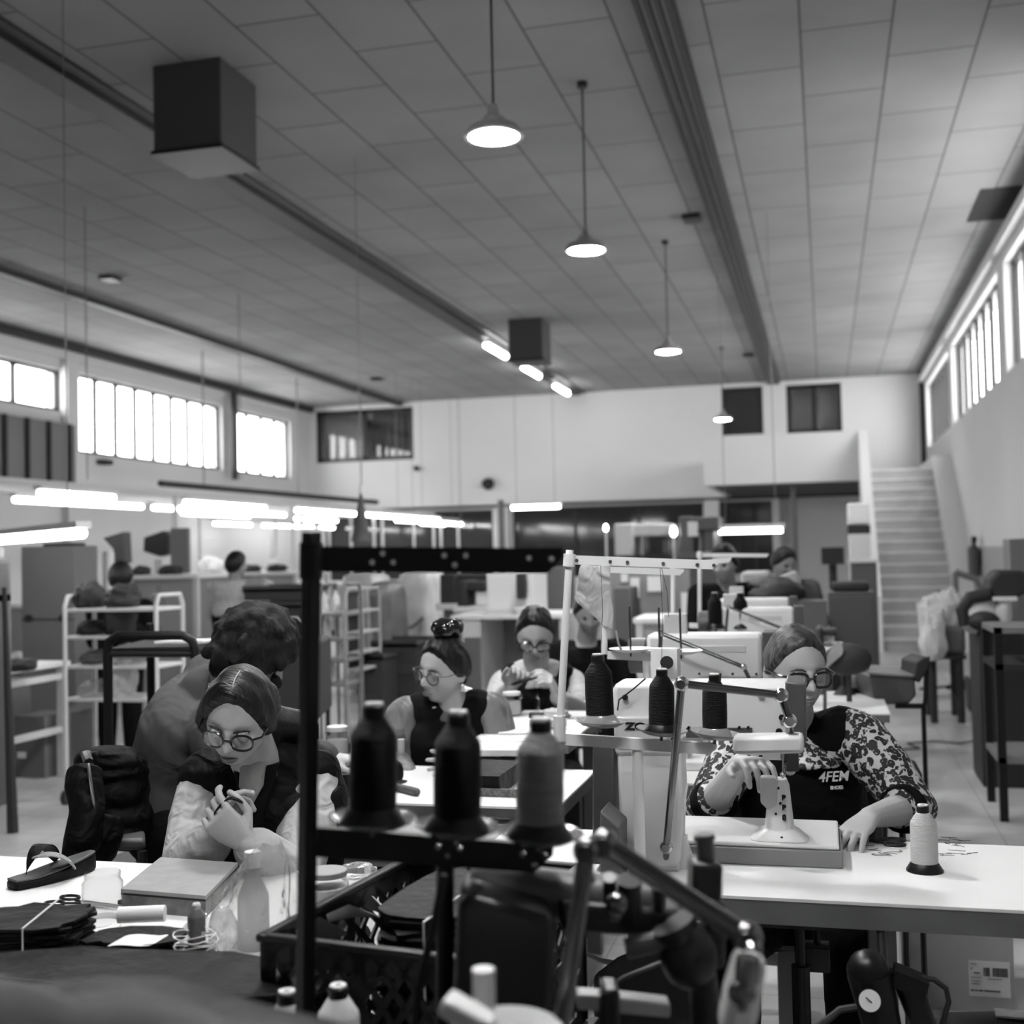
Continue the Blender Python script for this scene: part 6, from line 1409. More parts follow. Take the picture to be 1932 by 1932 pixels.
# posts that carry the bench tube rows: one frame for each row
rws = {}; RL = ['the long lamp row by the windows', 'the long middle lamp row', 'the lower lamp row by the windows', 'the lamp row deep under the windows', 'the lamp row before the far column', 'the lowest far lamp', 'one more far lamp']
for o in [o for o in bpy.data.objects if o.name.startswith('fluorescent_lamp')]:
    x = round(o.location.x, 1); rws.setdefault((x, round(o.location.z, 2)), []).append(o)
lampparts = []
for (x, z), L_ in rws.items():
    X = L_[0].location.x; zz = L_[0].location.z
    ys = [o.location.y for o in L_]; 
    if abs(z-2.1) < .02:
        y0, y1 = min(ys)-1.3, min(24.9, max(ys)+1.6)
        e = thing('lamp_rail', 'white rail on posts carrying ' + RL.pop(0), 'rail', (X, (y0+y1)/2, 0), 0, 'lamp rails')
        MB().bb((X-.02, y0, zz+.07), (X+.02, y1, zz+.12)).build('rail_bar', 'bg_white', e, smooth=False)
        n = max(2, int((y1-y0)/2.6)+1)
        for k in range(n):
            y = y0+.05+(y1-y0-.1)*k/(n-1); MB().cyl((X, y, 0), (X, y, zz+.08), .025).build('post', 'bg_white', e)
# benches under the rows
bench('long white workbench under the lamps by the window wall', -140, 150, 12.5, .8, .95)
bench('white workbench with grey front panel below the row of lamps, near the dark clothed worker', 235, 372, 10.6, .9, at(300, 1085, Y=10.6).z)
bench('pale workbench with panel, next to the bent worker in pale top', 350, 560, 13.2, 1.0, at(450, 1080, Y=13.2).z)
bench('far white workbench close to the far wall corner', 360, 600, 19.5, 1.0, 1.0)
bench('white workbench beside the far column', 620, 900, 20.5, .9, .95, group=None)
# tall grey cabinet with knobs
a = at(40, 1032, Y=8.5)
e = thing('panel_cabinet', 'big plain grey cabinet with two round black holes near the middle', 'cabinet', (a.x+.3, 8.8, 0)); mid = at(140, 1032, Y=8.5); c = mid
MB().bb((a.x, 8.5, .0), (mid.x, 8.82, a.z)).build('body', 'cab_grey', e, bev=.004)
zl = at(90, 1168, Y=8.5).z; MB().bb((a.x, 8.492, zl-.006), (mid.x, 8.5, zl+.002)).build('seam', 'bg_dark', e, smooth=False)
for px in (56, 120): p = at(px, 1166, Y=8.5); MB().cyl((p.x, 8.47, p.z), (p.x, 8.5, p.z), .028).build('knob', 'bg_dark', e)
fbox('storage_tray', 'flat dark lid lying on top of the big grey cabinet', 'tray', 80, 1024, 135, 1031, 8.55, .2, 'bg_dark', bev=.01)
fbox('foam_column', 'pale upright roll standing beside the big grey cabinet', 'roll', 191, 1038, 206, 1100, 9.2, .1, 'bright_white', floor=True, bev=.03)
# hooded machines (angled hoods)
def hood(label, pts, Y, dy, m='bg_dark', foot=(0, 0)):
    p = [at(x, y, Y=Y) for x, y in pts]; e = thing('machine_hood', label, 'machine', (p[0].x, Y, 0)); MB().prism(p, (0, dy, 0)).build('hood', m, e, bev=.01)
    f = at(foot[0], foot[1], Y=Y+dy/2); MB().bb((f.x-.05, Y+dy*.3, 0), (f.x+.05, Y+dy*.7, f.z)).build('column', 'bg_white', e); MB().bb((f.x-.25, Y, .0), (f.x+.25, Y+dy, .85)).build('cabinet_base', 'cab_light', e, bev=.01)
    return e
hood('dark angled machine hood nearer the big grey cabinet', [(193,1015),(233,1003),(236,1062),(216,1066),(213,1036)], 11.0, .14, 'bg_mid', (226, 1070))
hood('dark angled machine hood farther from the big grey cabinet', [(271,1014),(308,1001),(318,1010),(316,1045),(300,1050),(270,1040)], 12.2, .14, 'bg_dark', (300, 1055))
fbox('partition_board', 'upright plain grey board behind the long bench', 'board', 322, 996, 354, 1075, 11.8, .06, 'cab_grey', floor=True)
for k, (x0, x1, lb) in enumerate(((372, 420, 'pale heap of pieces on the far bench, rounded top'), (500, 545, 'pale heap of pieces on the far bench beside the black post'), (430, 470, 'pale heap of pieces on the far bench, lying flat'))):
    p = at((x0+x1)/2, 1066, Y=13.5); lump(lb, (p.x, 13.5, at(450,1080,Y=13.2).z), ((x1-x0)/2254*13*.5, .2, .13-.03*k), 'bright_white', 'heap', 'heap', k*3)
for k, (x0, x1, y) in enumerate(((256, 278, 1075), (430, 500, 1074), (500, 545, 1074), (300, 345, 1082))):
    p = at((x0+x1)/2, y, Y=10.9 if k in (0, 3) else 13.4); lump('dark flat heap of pieces on the bench, ' + ['by the dark clothed worker', 'beside the worker in pale top', 'near the black post', 'under the upright board'][k], (p.x, p.y, at(300,1085,Y=10.6).z if k in (0, 3) else at(450,1080,Y=13.2).z), ((x1-x0)/2254*12*.5, .15, .06), 'bg_dark', 'heap', 'heap', k*7)
# big dark crate block and dark cabinet
def slat_crate(label, x0, y0, x1, y1, Y, dy, floor=True, m='crate_blue', n=4, group=None, stand=True):
    a, c = at(x0, y1, Y=Y), at(x1, y0, Y=Y); z0 = 0 if Y in (8.9, 8.5) else a.z; e = thing('crate', label, 'crate', ((a.x+c.x)/2, Y+dy/2, z0), 0, group); h = (c.z-z0)
    MB().bb((a.x+.01, Y+.012, z0+.01), (c.x-.01, Y+dy-.01, c.z-.04)).build('crate_body', m, e, smooth=False)
    MB().bb((a.x, Y, c.z-.05), (c.x, Y+dy, c.z-.03)).bb((a.x, Y, c.z-.05), (c.x, Y+.015, c.z)).bb((a.x, Y+dy-.015, c.z-.05), (c.x, Y+dy, c.z)).build('rim', m, e, smooth=False)
    b = MB()
    for k in range(n): b.bb((a.x+.02, Y, z0+h*(k+.1)/n*.85), (c.x-.02, Y+.014, z0+h*(k+.65)/n*.85))
    b.build('slats', m, e, smooth=False); return e
zc = [1104, 1135, 1166, 1197]
for k in range(3): slat_crate(['top dark crate of the stack beside the black post', 'middle dark crate of the stack beside the black post', 'bottom dark crate of the stack beside the black post'][k], 457, zc[k], 572, zc[k+1]-1, 8.6, .5, group='stack of dark crates')
a, c = at(452, 1198, Y=8.55), at(575, 1198, Y=8.55)
e = thing('crate_dolly', 'low dolly under the stack of dark crates', 'dolly', ((a.x+c.x)/2, 8.85, 0)); MB().bb((a.x, 8.55, a.z-.05), (c.x, 9.15, a.z-.002)).build('deck', 'bg_dark', e)
for x in (a.x+.05, c.x-.05):
    for y in (8.62, 9.08): MB().cyl((x, y, 0), (x, y, a.z-.05), .02).build('leg', 'bg_dark', e)
# loaded white trolley
tr = trolley('white tube trolley loaded with dark pieces in front of the big grey cabinet', 122, 294, 1126, 6.3, .30, (1148, 1200, 1256, 1318), m='bg_white', sm='bg_white')
for k, (x0, x1, py, hh, mm, lb) in enumerate(((140, 190, 1146, .16, 'bg_dark', 'dark folded pieces on the top shelf of the loaded trolley, one end'), (196, 258, 1146, .14, 'bg_dark', 'dark folded pieces on the top shelf, beside the dark clothed worker'),
   (145, 195, 1198, .09, 'bg_dark', 'dark pieces on the second shelf of the loaded trolley'), (198, 245, 1198, .26, 'bg_dark', 'tall dark bag on the second shelf of the loaded trolley'), (150, 200, 1254, .08, 'bg_mid', 'dark heap on the third shelf of the loaded trolley'), (210, 262, 1252, .12, 'clear_plastic', 'clear plastic wrap bunched on the third shelf of the loaded trolley'), (205, 250, 1314, .22, 'foggy', 'pale round bag on the lowest shelf of the loaded trolley'), (150, 200, 1314, .10, 'clear_plastic', 'shiny wrap on the lowest shelf of the loaded trolley'))):
    p = at((x0+x1)/2, py, Y=6.42); z = at(195, {1146:1148,1198:1200,1254:1256,1252:1256,1314:1318}[py], Y=6.3).z
    lump(lb, (p.x, 6.45, z), ((x1-x0)/2254*6.6*.52, .13, hh*.62), mm, 'bundle', 'bundle', k*5+1)
# clear bottles far left and on the trolley
for k, (px, py0, py1, Y, lb) in enumerate(((-10, 1052, 992, 6.1, 'clear bottle glowing before the tilted fluorescent lamp'), (300, 1147, 1105, 6.4, 'clear round bottle on the loaded white trolley'))):
    b0, b1 = at(px, py0, Y=Y), at(px, py1, Y=Y); h = b1.z-b0.z
    e = thing('clear_bottle', lb, 'bottle', (b0.x, Y, b0.z)); MB().lathe([(0,0),(.3*h,0),(.3*h,.55*h),(.12*h,.75*h),(.12*h,h),(0,h)], e.location, n=20).build('bottle_body', 'glass', e)
    if k == 0: MB().lathe([(0,.01*h),(.28*h,.01*h),(.28*h,.3*h),(0,.3*h)], e.location, n=20).build('contents', 'foggy', e)
    if k == 0: bx = b0
x0, x1 = at(-190, 1060, Y=5.9).x, at(-66, 1060, Y=5.9).x
e = thing('shelf_unit', 'grey shelf unit cut by the picture edge, clear bottle on top', 'shelf', ((x0+x1)/2, 6.1, 0)); zb = at(30, 1052, Y=6.0).z
MB().bb((x0, 5.9, zb-.03), (x1, 6.3, zb-.001)).build('shelf', 'cab_grey', e); MB().bb((x0, 5.9, at(20,1125,Y=5.9).z-.04), (x1, 6.3, at(20,1125,Y=5.9).z)).build('shelf', 'bg_white', e)
MB().bb((x0, 6.28, 0), (x1, 6.3, zb-.03)).build('back_panel', 'cab_grey', e)
for x in (x0+.02, x1-.02): MB().bb((x-.02, 5.9, 0), (x+.02, 6.28, zb-.03)).build('upright', 'bg_mid', e)
b = MB(); b.tube([at(8, 1108, Y=5.6), V((at(22,1260,Y=5.6).x, 5.6, 0))], [.012, .03], 8); tag(b.build('dark_pole', 'bg_dark'), 'dark tapering pole leaning by the grey shelf unit', 'pole')
# white table with boxes below
zt1 = at(60, 1262, t=4.9).z
a, c = at(-60, 1290, z=.78), at(133, 1246, z=.78)
e = thing('work_table', 'white table with dark pieces on top and cardboard boxes below', 'table', ((a.x+c.x)/2, (a.y+c.y)/2, 0))
MB().bb((c.x-.72, a.y, .75), (c.x, c.y, .78)).build('tabletop', 'table_white', e, smooth=False)
for x, y in ((c.x-.04, a.y+.04), (c.x-.04, c.y-.04), (c.x-.68, a.y+.04), (c.x-.68, c.y-.04)): MB().bb((x-.025, y-.025, 0), (x+.025, y+.025, .75)).build('leg', 'bg_white', e, smooth=False)
MB().bb((c.x-.06, a.y+.05, .66), (c.x-.02, c.y-.05, .70)).bb((c.x-.06, a.y+.05, .30), (c.x-.02, c.y-.05, .34)).build('side_rails', 'bg_white', e, smooth=False)
for k, (px, w) in enumerate(((60, .17), (105, .10), (5, .10))):
    p = at(px, 1255, z=.78); lump('dark heap of pieces on the white table with boxes, ' + ['the long one', 'the one by the corner', 'by the picture edge'][k], (p.x, (a.y+c.y)/2, .78), (w, .13, .05), 'bg_dark', 'heap', 'heap', 31+k)
def cbox(label, x0, y0, x1, y1, m='cardboard', dy=.3, group='cardboard boxes on the floor', lab=True):
    p = at((x0+x1)/2, y1, z=0); Y = p.y; a_, c_ = at(x0, y1, Y=Y), at(x1, y0, Y=Y); e = thing('cardboard_box', label, 'box', ((a_.x+c_.x)/2, Y+dy/2, 0), 0, group)
    MB().bb((a_.x, Y, 0), (c_.x, Y+dy, c_.z)).build('box_body', m, e, bev=.004)
    if lab: w = c_.x-a_.x; l = MB().bb((a_.x+w*.1, Y-.003, c_.z*.32), (a_.x+w*.38, Y, c_.z*.42)).build('paper_label', 'paper', e, smooth=False)
    return e
mat('carton', .13, .8, var=.1, vs=5)
cbox('plain cardboard box with small label, the nearer of two beside the white table', 28, 1352, 84, 1468, 'carton')
cbox('plain cardboard box with small label, the one nearer the jacket chair', 86, 1345, 128, 1448, 'carton')
cbox('brown box cut by the picture edge under the white table', -40, 1285, 8, 1440, 'carton', lab=False)
p = at(48, 1320, z=0); lump('crumpled plastic and offcuts under the white table', (p.x, p.y-.1, .35), (.16,.15,.10), 'foggy', 'heap', 'heap', 9)
MB().bb((p.x-.2, p.y-.28, 0), (p.x+.2, p.y+.08, .33)).build('low_box', 'bg_mid'); tag(bpy.data.objects['low_box'], 'dark low box holding crumpled plastic under the white table', 'box')
# black tube trolley in front of the bent worker
BY = at(280, 1400, t=4.3).y
def btube(pts, r=.017, t=4.3): return [at(x, y, t=t) for x, y in pts]
e = thing('tube_trolley', 'black bent tube trolley with a tray behind the jacket chair', 'trolley', at0(285, 1400, 4.3))
l_ = btube([(203,1400),(203,1225),(206,1210),(222,1199),(345,1199),(362,1208),(368,1225),(368,1290)])
l_[0] = V((l_[1].x, l_[1].y, 0.0)); l_.append(V((l_[-1].x, l_[-1].y, 0))); MB().tube(l_, .017, 10).build('tube_frame', 'stand_black', e)
MB().tube(btube([(203,1233),(368,1233)]), .014, 8).build('cross_tube', 'stand_black', e)
pa, pb = at(205, 1228, t=4.3), at(366, 1236, t=4.3); u = V((pb.x-pa.x, pb.y-pa.y, 0)); n_ = V((-u.y, u.x, 0)).normalized()
zt2 = at(285, 1232, t=4.3).z
for z_, nm_ in ((zt2, 'tray'), (zt2-.42, 'tray'), (zt2-.8, 'tray')): MB().prism([V((pa.x, pa.y, z_)), V((pb.x, pb.y, z_)), V((pb.x, pb.y, z_))+n_*.5, V((pa.x, pa.y, z_))+n_*.5], (0,0,.02)).build(nm_, 'bg_dark', e)
for q_ in (pa, pb): MB().cyl(V((q_.x, q_.y, 0))+n_*.5, V((q_.x, q_.y, zt2+.08))+n_*.5, .016).build('rear_post', 'stand_black', e)
b = MB(); cc = (pa+pb)/2+n_*.2; b.prism([V((cc.x-.02, cc.y-.06, zt2+.02)), V((cc.x+.16, cc.y-.02, zt2+.02)), V((cc.x+.17, cc.y+.08, zt2+.02)), V((cc.x+.05, cc.y+.06, zt2+.02))], (0,0,.012)); tag(b.build('paper_pieces', 'paper', bev=.002), 'white paper piece in the tray of the black tube trolley', 'paper')
# second black trolley with shiny edge, before the crates
e = thing('tube_trolley', 'black tube trolley with a glinting load edge, in front of the dark crates', 'trolley', at0(500, 1300, 5.0))
l_ = btube([(445,1200),(447,1182),(460,1170),(560,1170),(573,1178)], t=5.0)
l_ = [V((l_[0].x, l_[0].y, 0))]+l_+[V((l_[-1].x, l_[-1].y, 0))]; MB().tube(l_, .018, 10).build('tube_frame', 'stand_black', e)
pa, pb = at(372, 1210, t=5.0), at(590, 1190, t=5.0); u = V((pb.x-pa.x, pb.y-pa.y, 0)); n_ = V((-u.y, u.x, 0)).normalized(); zt3 = at(480, 1205, t=5.0).z
MB().prism([V((pa.x, pa.y, zt3-.36)), V((pb.x, pb.y, zt3-.36)), V((pb.x, pb.y, zt3-.36))+n_*.5, V((pa.x, pa.y, zt3-.36))+n_*.5], (0,0,.34)).build('load', 'bg_dark', e, bev=.02)
rd = random.Random(8); b = MB()
for k in range(34):
    f = k/33; c_ = V((pa.x, pa.y, zt3)).lerp(V((pb.x, pb.y, zt3)), f)+n_*rd.uniform(-.03, .04); b.box(c_, (.035,.02,.012), Matrix.Rotation(rd.uniform(0,3), 3, 'Z') @ Matrix.Rotation(rd.uniform(-.5,.5), 3, 'X'))
b.build('glinting_edge', 'steel', e)['kind'] = 'stuff'
MB().prism([V((pa.x, pa.y, .30)), V((pb.x, pb.y, .30)), V((pb.x, pb.y, .30))+n_*.5, V((pa.x, pa.y, .30))+n_*.5], (0,0,.03)).build('tray', 'bg_dark', e)
for q_ in (pa, pb): MB().cyl((q_.x, q_.y, 0), (q_.x, q_.y, zt3-.36), .016).build('post', 'stand_black', e)
# shelf ladder trolley right of the black post
e1 = trolley('narrow light metal rack with bottles, just beyond the black post', 602, 648, 1104, 7.4, .3, (1158, 1205, 1245, 1290), m='grey_metal', r=.012, name='rack')
e2 = trolley('light metal ladder rack behind the narrow bottle rack', 652, 678, 1112, 8.2, .4, (1152, 1192, 1230, 1262), m='cab_light', r=.012, name='rack')
MB().bb(at(655, 1265, Y=8.25), at(676, 1115, Y=8.5)).build('rack_filling', 'bg_dark', e2)
for k, (px, py) in enumerate(((606,1158),(628,1158),(612,1205),(640,1245),(612,1290),(622,1290))):
    z = at(625, py, Y=7.4).z; p = at(px, py, Y=7.5); e = thing('bottle', 'pale bottle on the narrow metal rack, ' + ['top shelf by the post', 'top shelf inner one', 'second shelf', 'third shelf', 'lowest shelf by the post', 'lowest shelf inner one'][k], 'bottle', (p.x, 7.55, z), 0, 'bottles on the metal rack'); MB().lathe([(0,0),(.026,0),(.026,.10),(.012,.13),(.012,.15),(0,.15)], e.location, n=16).build('bottle_body', 'foggy', e)
# draped racks and hanging items in the middle distance
def drape(label, x0, y0, x1, y1, Y, dy, m, name='draped_rack', seed=0, floor=False, cat='rack'):
    a_, c_ = at(x0, y1, Y=Y), at(x1, y0, Y=Y); z0 = 0 if floor else a_.z; b = MB(); secs = []; n = 12; cx, w = (a_.x+c_.x)/2, (c_.x-a_.x)/2
    for i in range(n+1):
        z = z0+(c_.z-z0)*i/n; k = 1 if i < n else .85; secs.append((V((cx, Y+dy/2, z)), V((w*k, 0, 0)), V((0, dy/2*k, 0))))
    b.loft(secs, 40, 3.5)
    for v in b.b.verts: f = .035*noise.noise(V((v.co.x*9+seed, v.co.y*9, v.co.z*1.2)))+.015*noise.noise(V((v.co.x*25, v.co.y*25+seed, v.co.z*3))); v.co.x += f*1.2; v.co.y += f
    o = b.build(name, m, sub=1); return tag(o, label, cat)
drape('tall plastic draped rack beyond the ladder rack', 690, 1095, 735, 1258, 10.5, .6, mat('foggy_dark', .16, .3, var=.5, vs=4, bump=.6, bs=5), seed=2, floor=True)
drape('wide pale plastic hood of the press beyond the bun', 742, 1072, 802, 1205, 11.5, .8, 'foggy', seed=5, floor=True, name='press_hood')
b = MB(); pts = [at(738+4*i, 1165+20*math.sin(PI*i/15), Y=11.3) for i in range(16)]; b.tube(pts, .02, 8); b.build('hose', 'cab_grey', bpy.data.objects['press_hood'])
drape('pale wrapped stack on the shelf between rack and press hood', 640, 1078, 712, 1108, 11.8, .5, 'foggy', seed=7, floor=True, name='wrapped_stack', cat='stack')
slat_crate('wide dark crate on the floor below the draped rack', 700, 1208, 785, 1262, 8.9, .5)
slat_crate('low dark crate on the floor before the wide dark crate', 672, 1232, 722, 1272, 8.5, .35)
# hanging dark cone
e = thing('hanging_cone', 'dark cloth cone hanging before the far lamps', 'cone', at(681, 1020, Y=9.6)); a_, c_ = at(681, 1022, Y=9.6), at(681, 932, Y=9.6)
MB().cyl((a_.x, 9.6, a_.z), (c_.x, 9.6, c_.z), .085, .012, 24).build('cone_body', mat('cone_cloth', .07, .8, var=.4, vs=9), e); MB().cyl((c_.x, 9.6, c_.z), (c_.x, 9.6, c_.z+.07), .02).build('cone_tip', 'foggy', e); MB().tube([V((c_.x, 9.6, c_.z+.07)), V((c_.x, 9.6, H))], .003, 5).build('cord', 'grey_metal', e)
# ceiling-hung dark pipe frame by the window wall
p0, p1, p2 = at(302, 912, X=-9.9), at(700, 945, Y=24.5), at(437, 905, X=-10.9)
b = MB(); b.tube([p0, V((p0.x+.3, 24.9, p0.z))], .05, 8); tag(b.build('dark_pipe', 'bg_dark'), 'thick dark pipe running under the windows above the bench lamps', 'pipe')
for f in (.15, .55, .9):
    y = p0.y+(24.9-p0.y)*f; MB().cyl((p0.x+.3*f, y, p0.z), (p0.x+.3*f, y, H), .012).build('hanger', 'grey_metal', bpy.data.objects['dark_pipe'])
# corrugated shutter
e = thing('window_shutter', 'dark ribbed shutter hanging on the window wall', 'shutter', (XL+.1, 14, 2.7)); y1 = at(130, 850, X=XL+.05).y; z1, z0 = 3.58, 2.62
b = MB(); b.bb((XL+.13, 11.0, z0), (XL+.17, y1, z1)); b.build('shutter_panel', 'cab_grey', e, smooth=False)
y = 11.0
while y < y1: MB().bb((XL+.16, y, z0-.02), (XL+.22, y+.06, z1)).build('rib', 'bg_dark', e, smooth=False); y += .5
MB().bb((XL, 11.0, z0-.12), (XL+.3, y1+.1, z0-.02)).build('ledge', 'plaster', e, smooth=False)
# round speaker on far wall, small box
for px, py, r, lb in ((921, 913, .14, 'round dark loudspeaker on the far wall above the column'), (787, 884, .06, 'small dark box on the far wall below the curtained window')):
    p = at(px, py, Y=YF-.02); o = MB().cyl((p.x, YF-.16, p.z), (p.x, YF, p.z), r*.8, r, 20).build('loudspeaker' if r > .1 else 'wall_box', 'bg_dark', bev=.01); tag(o, lb, 'loudspeaker' if r > .1 else 'box')
for px, w_ in ((946, .13), (1344, .14), (1466, .06)):
    p = at(px, 985, Y=YF-.3); struct(MB().bb((p.x-w_, YF-.22, 0), (p.x+w_, YF, ZM-.1)).build('wall_column_%d' % px, 'plaster_far', smooth=False))
p = at(943, 985, Y=YF-.5); struct(MB().cyl((p.x, YF-.4, 0), (p.x, YF-.4, 2.6), .07).build('trim_15', 'cab_grey'))
p = at(1498, 985, Y=YBAL+.6); struct(MB().cyl((p.x, YBAL+.6, 0), (p.x, YBAL+.6, bz0), .05).build('trim_16', 'cab_grey'))
# curtains in the office windows
def curtain(label, x0, x1, y0, y1, m, seed=0, n=14):
    a_, c_ = at(x0, y1, Y=YF+.2), at(x1, y0, Y=YF+.2); b = MB(); vs = []; k = n*6
    for i in range(k+1):
        x = a_.x+(c_.x-a_.x)*i/k; y = YF+.25+.03*math.sin(i*2*PI/6+seed); vs += [V((x, y, a_.z)), V((x, y, c_.z))]
    b.add(vs, [(2*i, 2*i+2, 2*i+3, 2*i+1) for i in range(k)]); tag(b.build('curtain', m, solid=.004), label, 'curtain')
mat('curtain_pale', .4, .8); 
curtain('pale pleated curtain in the wide office window', 612, 685, 772, 866, 'curtain_pale', n=8); curtain('pale curtain strips in the other pane of the wide office window', 702, 778, 772, 850, 'bg_mid', 1, 6)
curtain('pale pleated curtain in the office window over the balcony, one pane', 1496, 1540, 724, 816, 'curtain_pale', 2, 6); curtain('pale pleated curtain in the office window over the balcony, other pane', 1546, 1592, 724, 816, 'curtain_pale', 3, 6)
# white cabinets and desk behind the middle workers
e = cabinet('white cabinet standing on the white counter behind the third worker', 918, 1080, 1005, 9.2, .5, 'bg_white', 1, z0=at(950,1158,Y=9.2).z, name='cabinet')
zc_ = at(950,1158,Y=9.2).z; a_, c_ = at(850, 1158, Y=9.0), at(1065, 1158, Y=9.0)
e = thing('counter', 'white counter with open grey front behind the middle workers', 'counter', ((a_.x+c_.x)/2, 9.4, 0)); MB().bb((a_.x, 9.0, zc_-.03), (c_.x, 9.8, zc_)).build('counter_top', 'bg_white', e)
MB().bb((at(870,1200,Y=9.0).x, 9.03, 0), (at(905,1200,Y=9.0).x, 9.75, zc_-.03)).build('side_panel', 'bg_white', e); MB().bb((c_.x-.05, 9.03, 0), (c_.x, 9.75, zc_-.03)).build('side_panel', 'bg_white', e); MB().bb((a_.x, 9.7, 0), (c_.x, 9.75, zc_-.03)).build('back_panel', 'cab_grey', e)
fbox('floor_screen', 'dark upright panel in front of the white counter', 'panel', 876, 1203, 904, 1268, 8.7, .05, 'bg_mid', floor=True)
fbox('black_bottle_sleeve', 'tall narrow black box beside the white cabinet', 'box', 974, 1082, 990, 1130, 9.1, .08, 'bg_dark', bev=.01)
fbox('cabinet', 'dark tall cabinet beside the white cabinet on the counter', 'cabinet', 1008, 1070, 1062, 1158, 9.9, .5, 'bg_mid', floor=True)
p = at(975, 1140, Y=8.95); MB().lathe([(0,0),(.06,0),(.085,.05),(.09,.055),(0,.055)], (p.x, 9.15, zc_), n=24).build('white_bowl', 'bright_white'); tag(bpy.data.objects['white_bowl'], 'white round bowl on the counter before the white cabinet', 'bowl')
def bgm(label, x0, y0, x1, y1, Y, dy, m='bg_dark', m2='bg_white', name='machine', foot=True):
    """workshop machine: body, head, base"""
    a_, c_ = at(x0, y1, Y=Y), at(x1, y0, Y=Y); w, h = c_.x-a_.x, c_.z-a_.z; e = thing(name, label, 'machine', ((a_.x+c_.x)/2, Y+dy/2, 0))
    MB().bb((a_.x, Y, a_.z), (a_.x+w*.35, Y+dy, c_.z)).build('column', m, e, bev=.02); MB().bb((a_.x, Y+.05, a_.z+h*.62), (c_.x, Y+dy-.05, c_.z-.01)).build('head', m, e, bev=.02)
    MB().bb((a_.x+w*.6, Y+.08, a_.z+h*.12), (a_.x+w*.85, Y+dy-.1, a_.z+h*.62)).build('press_arm', m2, e, bev=.01); MB().bb((a_.x-.03, Y-.03, a_.z-.03), (c_.x+.03, Y+dy+.03, a_.z+h*.1)).build('bed', m2, e, bev=.01)
    if foot: MB().bb((a_.x+.03, Y+.02, 0), (c_.x-.03, Y+dy-.02, a_.z-.03)).build('base', 'bg_mid', e)
    return e
bgm('dark machine with pale table beyond the press hood', 830, 1082, 915, 1145, 11.0, .6)
bgm('dark machine beside the pale press hood', 862, 1095, 912, 1150, 10.2, .4)
bgm('pale clicking press with dark openings below the dark far windows', 1160, 985, 1262, 1055, 12.6, .7, 'bg_white', 'bg_dark')
bgm('rounded grey press with a pale label, next to the clicking press', 1282, 972, 1355, 1050, 12.0, .7, 'bg_mid', 'bg_mid')
fbox('notice_label', 'pale label on the rounded grey press', 'label', 1298, 984, 1316, 1012, 11.99, .01, 'paper', bev=0)
for k, (px, py, r) in enumerate(((1271, 1003, .032), (1143, 996, .022))):
    p = at(px, py, Y=12.0); e = thing('task_lamp', 'small glowing task lamp ' + ['between the two presses', 'at the end of the clicking press'][k], 'lamp', p); MB().sph(p, (r, r, r*1.7)).build('bulb', 'tube_glow', e); MB().cyl(p-V((0,0,r*1.5)), (p.x, p.y, 0), .012).build('stem', 'bg_white', e)
# clear screens / wrapped boards in the middle
fbox('display_board', 'pale board with notices behind the hanging threads', 'board', 1152, 1072, 1300, 1165, 9.4, .05, mat('board_pale', .2, .5, var=.2, vs=3), floor=True)
for k, (x0, y0, x1, y1) in enumerate(((1222, 1087, 1247, 1116), (1190, 1090, 1206, 1128), (1172, 1082, 1184, 1098), (1286, 1118, 1304, 1160))):
    fbox('notice_sheet', 'white sheet on the pale board, ' + ['square one', 'narrow long one', 'smallest one', 'lowest one'][k], 'sheet', x0, y0, x1, y1, 9.385, .01, 'paper', group='sheets on the pale board', bev=0)
fbox('document_cabinet', 'small dark cabinet beside the pale board', 'cabinet', 1158, 1108, 1190, 1158, 9.0, .35, 'bg_mid', floor=True, bev=.01)
bench('white bench edge in front of the pale board', 1190, 1310, 8.4, .6, at(1250, 1166, Y=8.4).z, name='workbench')
# items beyond the machine row
fbox('pale_cover', 'pale sloped cover beyond the fourth machine', 'cover', 1398, 1078, 1450, 1108, 8.2, .4, 'cab_light', floor=True, bev=.02)
p = [at(x, y, Y=7.8) for x, y in ((1390,1130),(1402,1108),(1478,1085),(1500,1078),(1510,1100),(1500,1130))]; e = thing('cover_board', 'sloping grey board over the bench beyond the machine row', 'board', (p[0].x, 7.8, 0)); MB().prism(p, (0,.3,0)).build('board_slab', 'cab_light', e, bev=.01); MB().bb((p[0].x, 7.8, 0), (p[5].x, 8.1, p[0].z)).build('board_base', 'bg_mid', e)
lump('dark rounded bundle beside the sloping grey board', (at(1462,1120,Y=7.3).x, 7.4, at(1462,1135,Y=7.3).z), (.17,.14,.09), 'bg_dark', 'bundle', 'bundle', 41)
a_ = at(1462,1135,Y=7.3); MB().bb((a_.x-.02, 7.3, 0), (a_.x+.3, 7.55, a_.z)).build('low_cabinet', 'bg_mid'); tag(bpy.data.objects['low_cabinet'], 'dark low cabinet under the rounded bundle', 'cabinet')
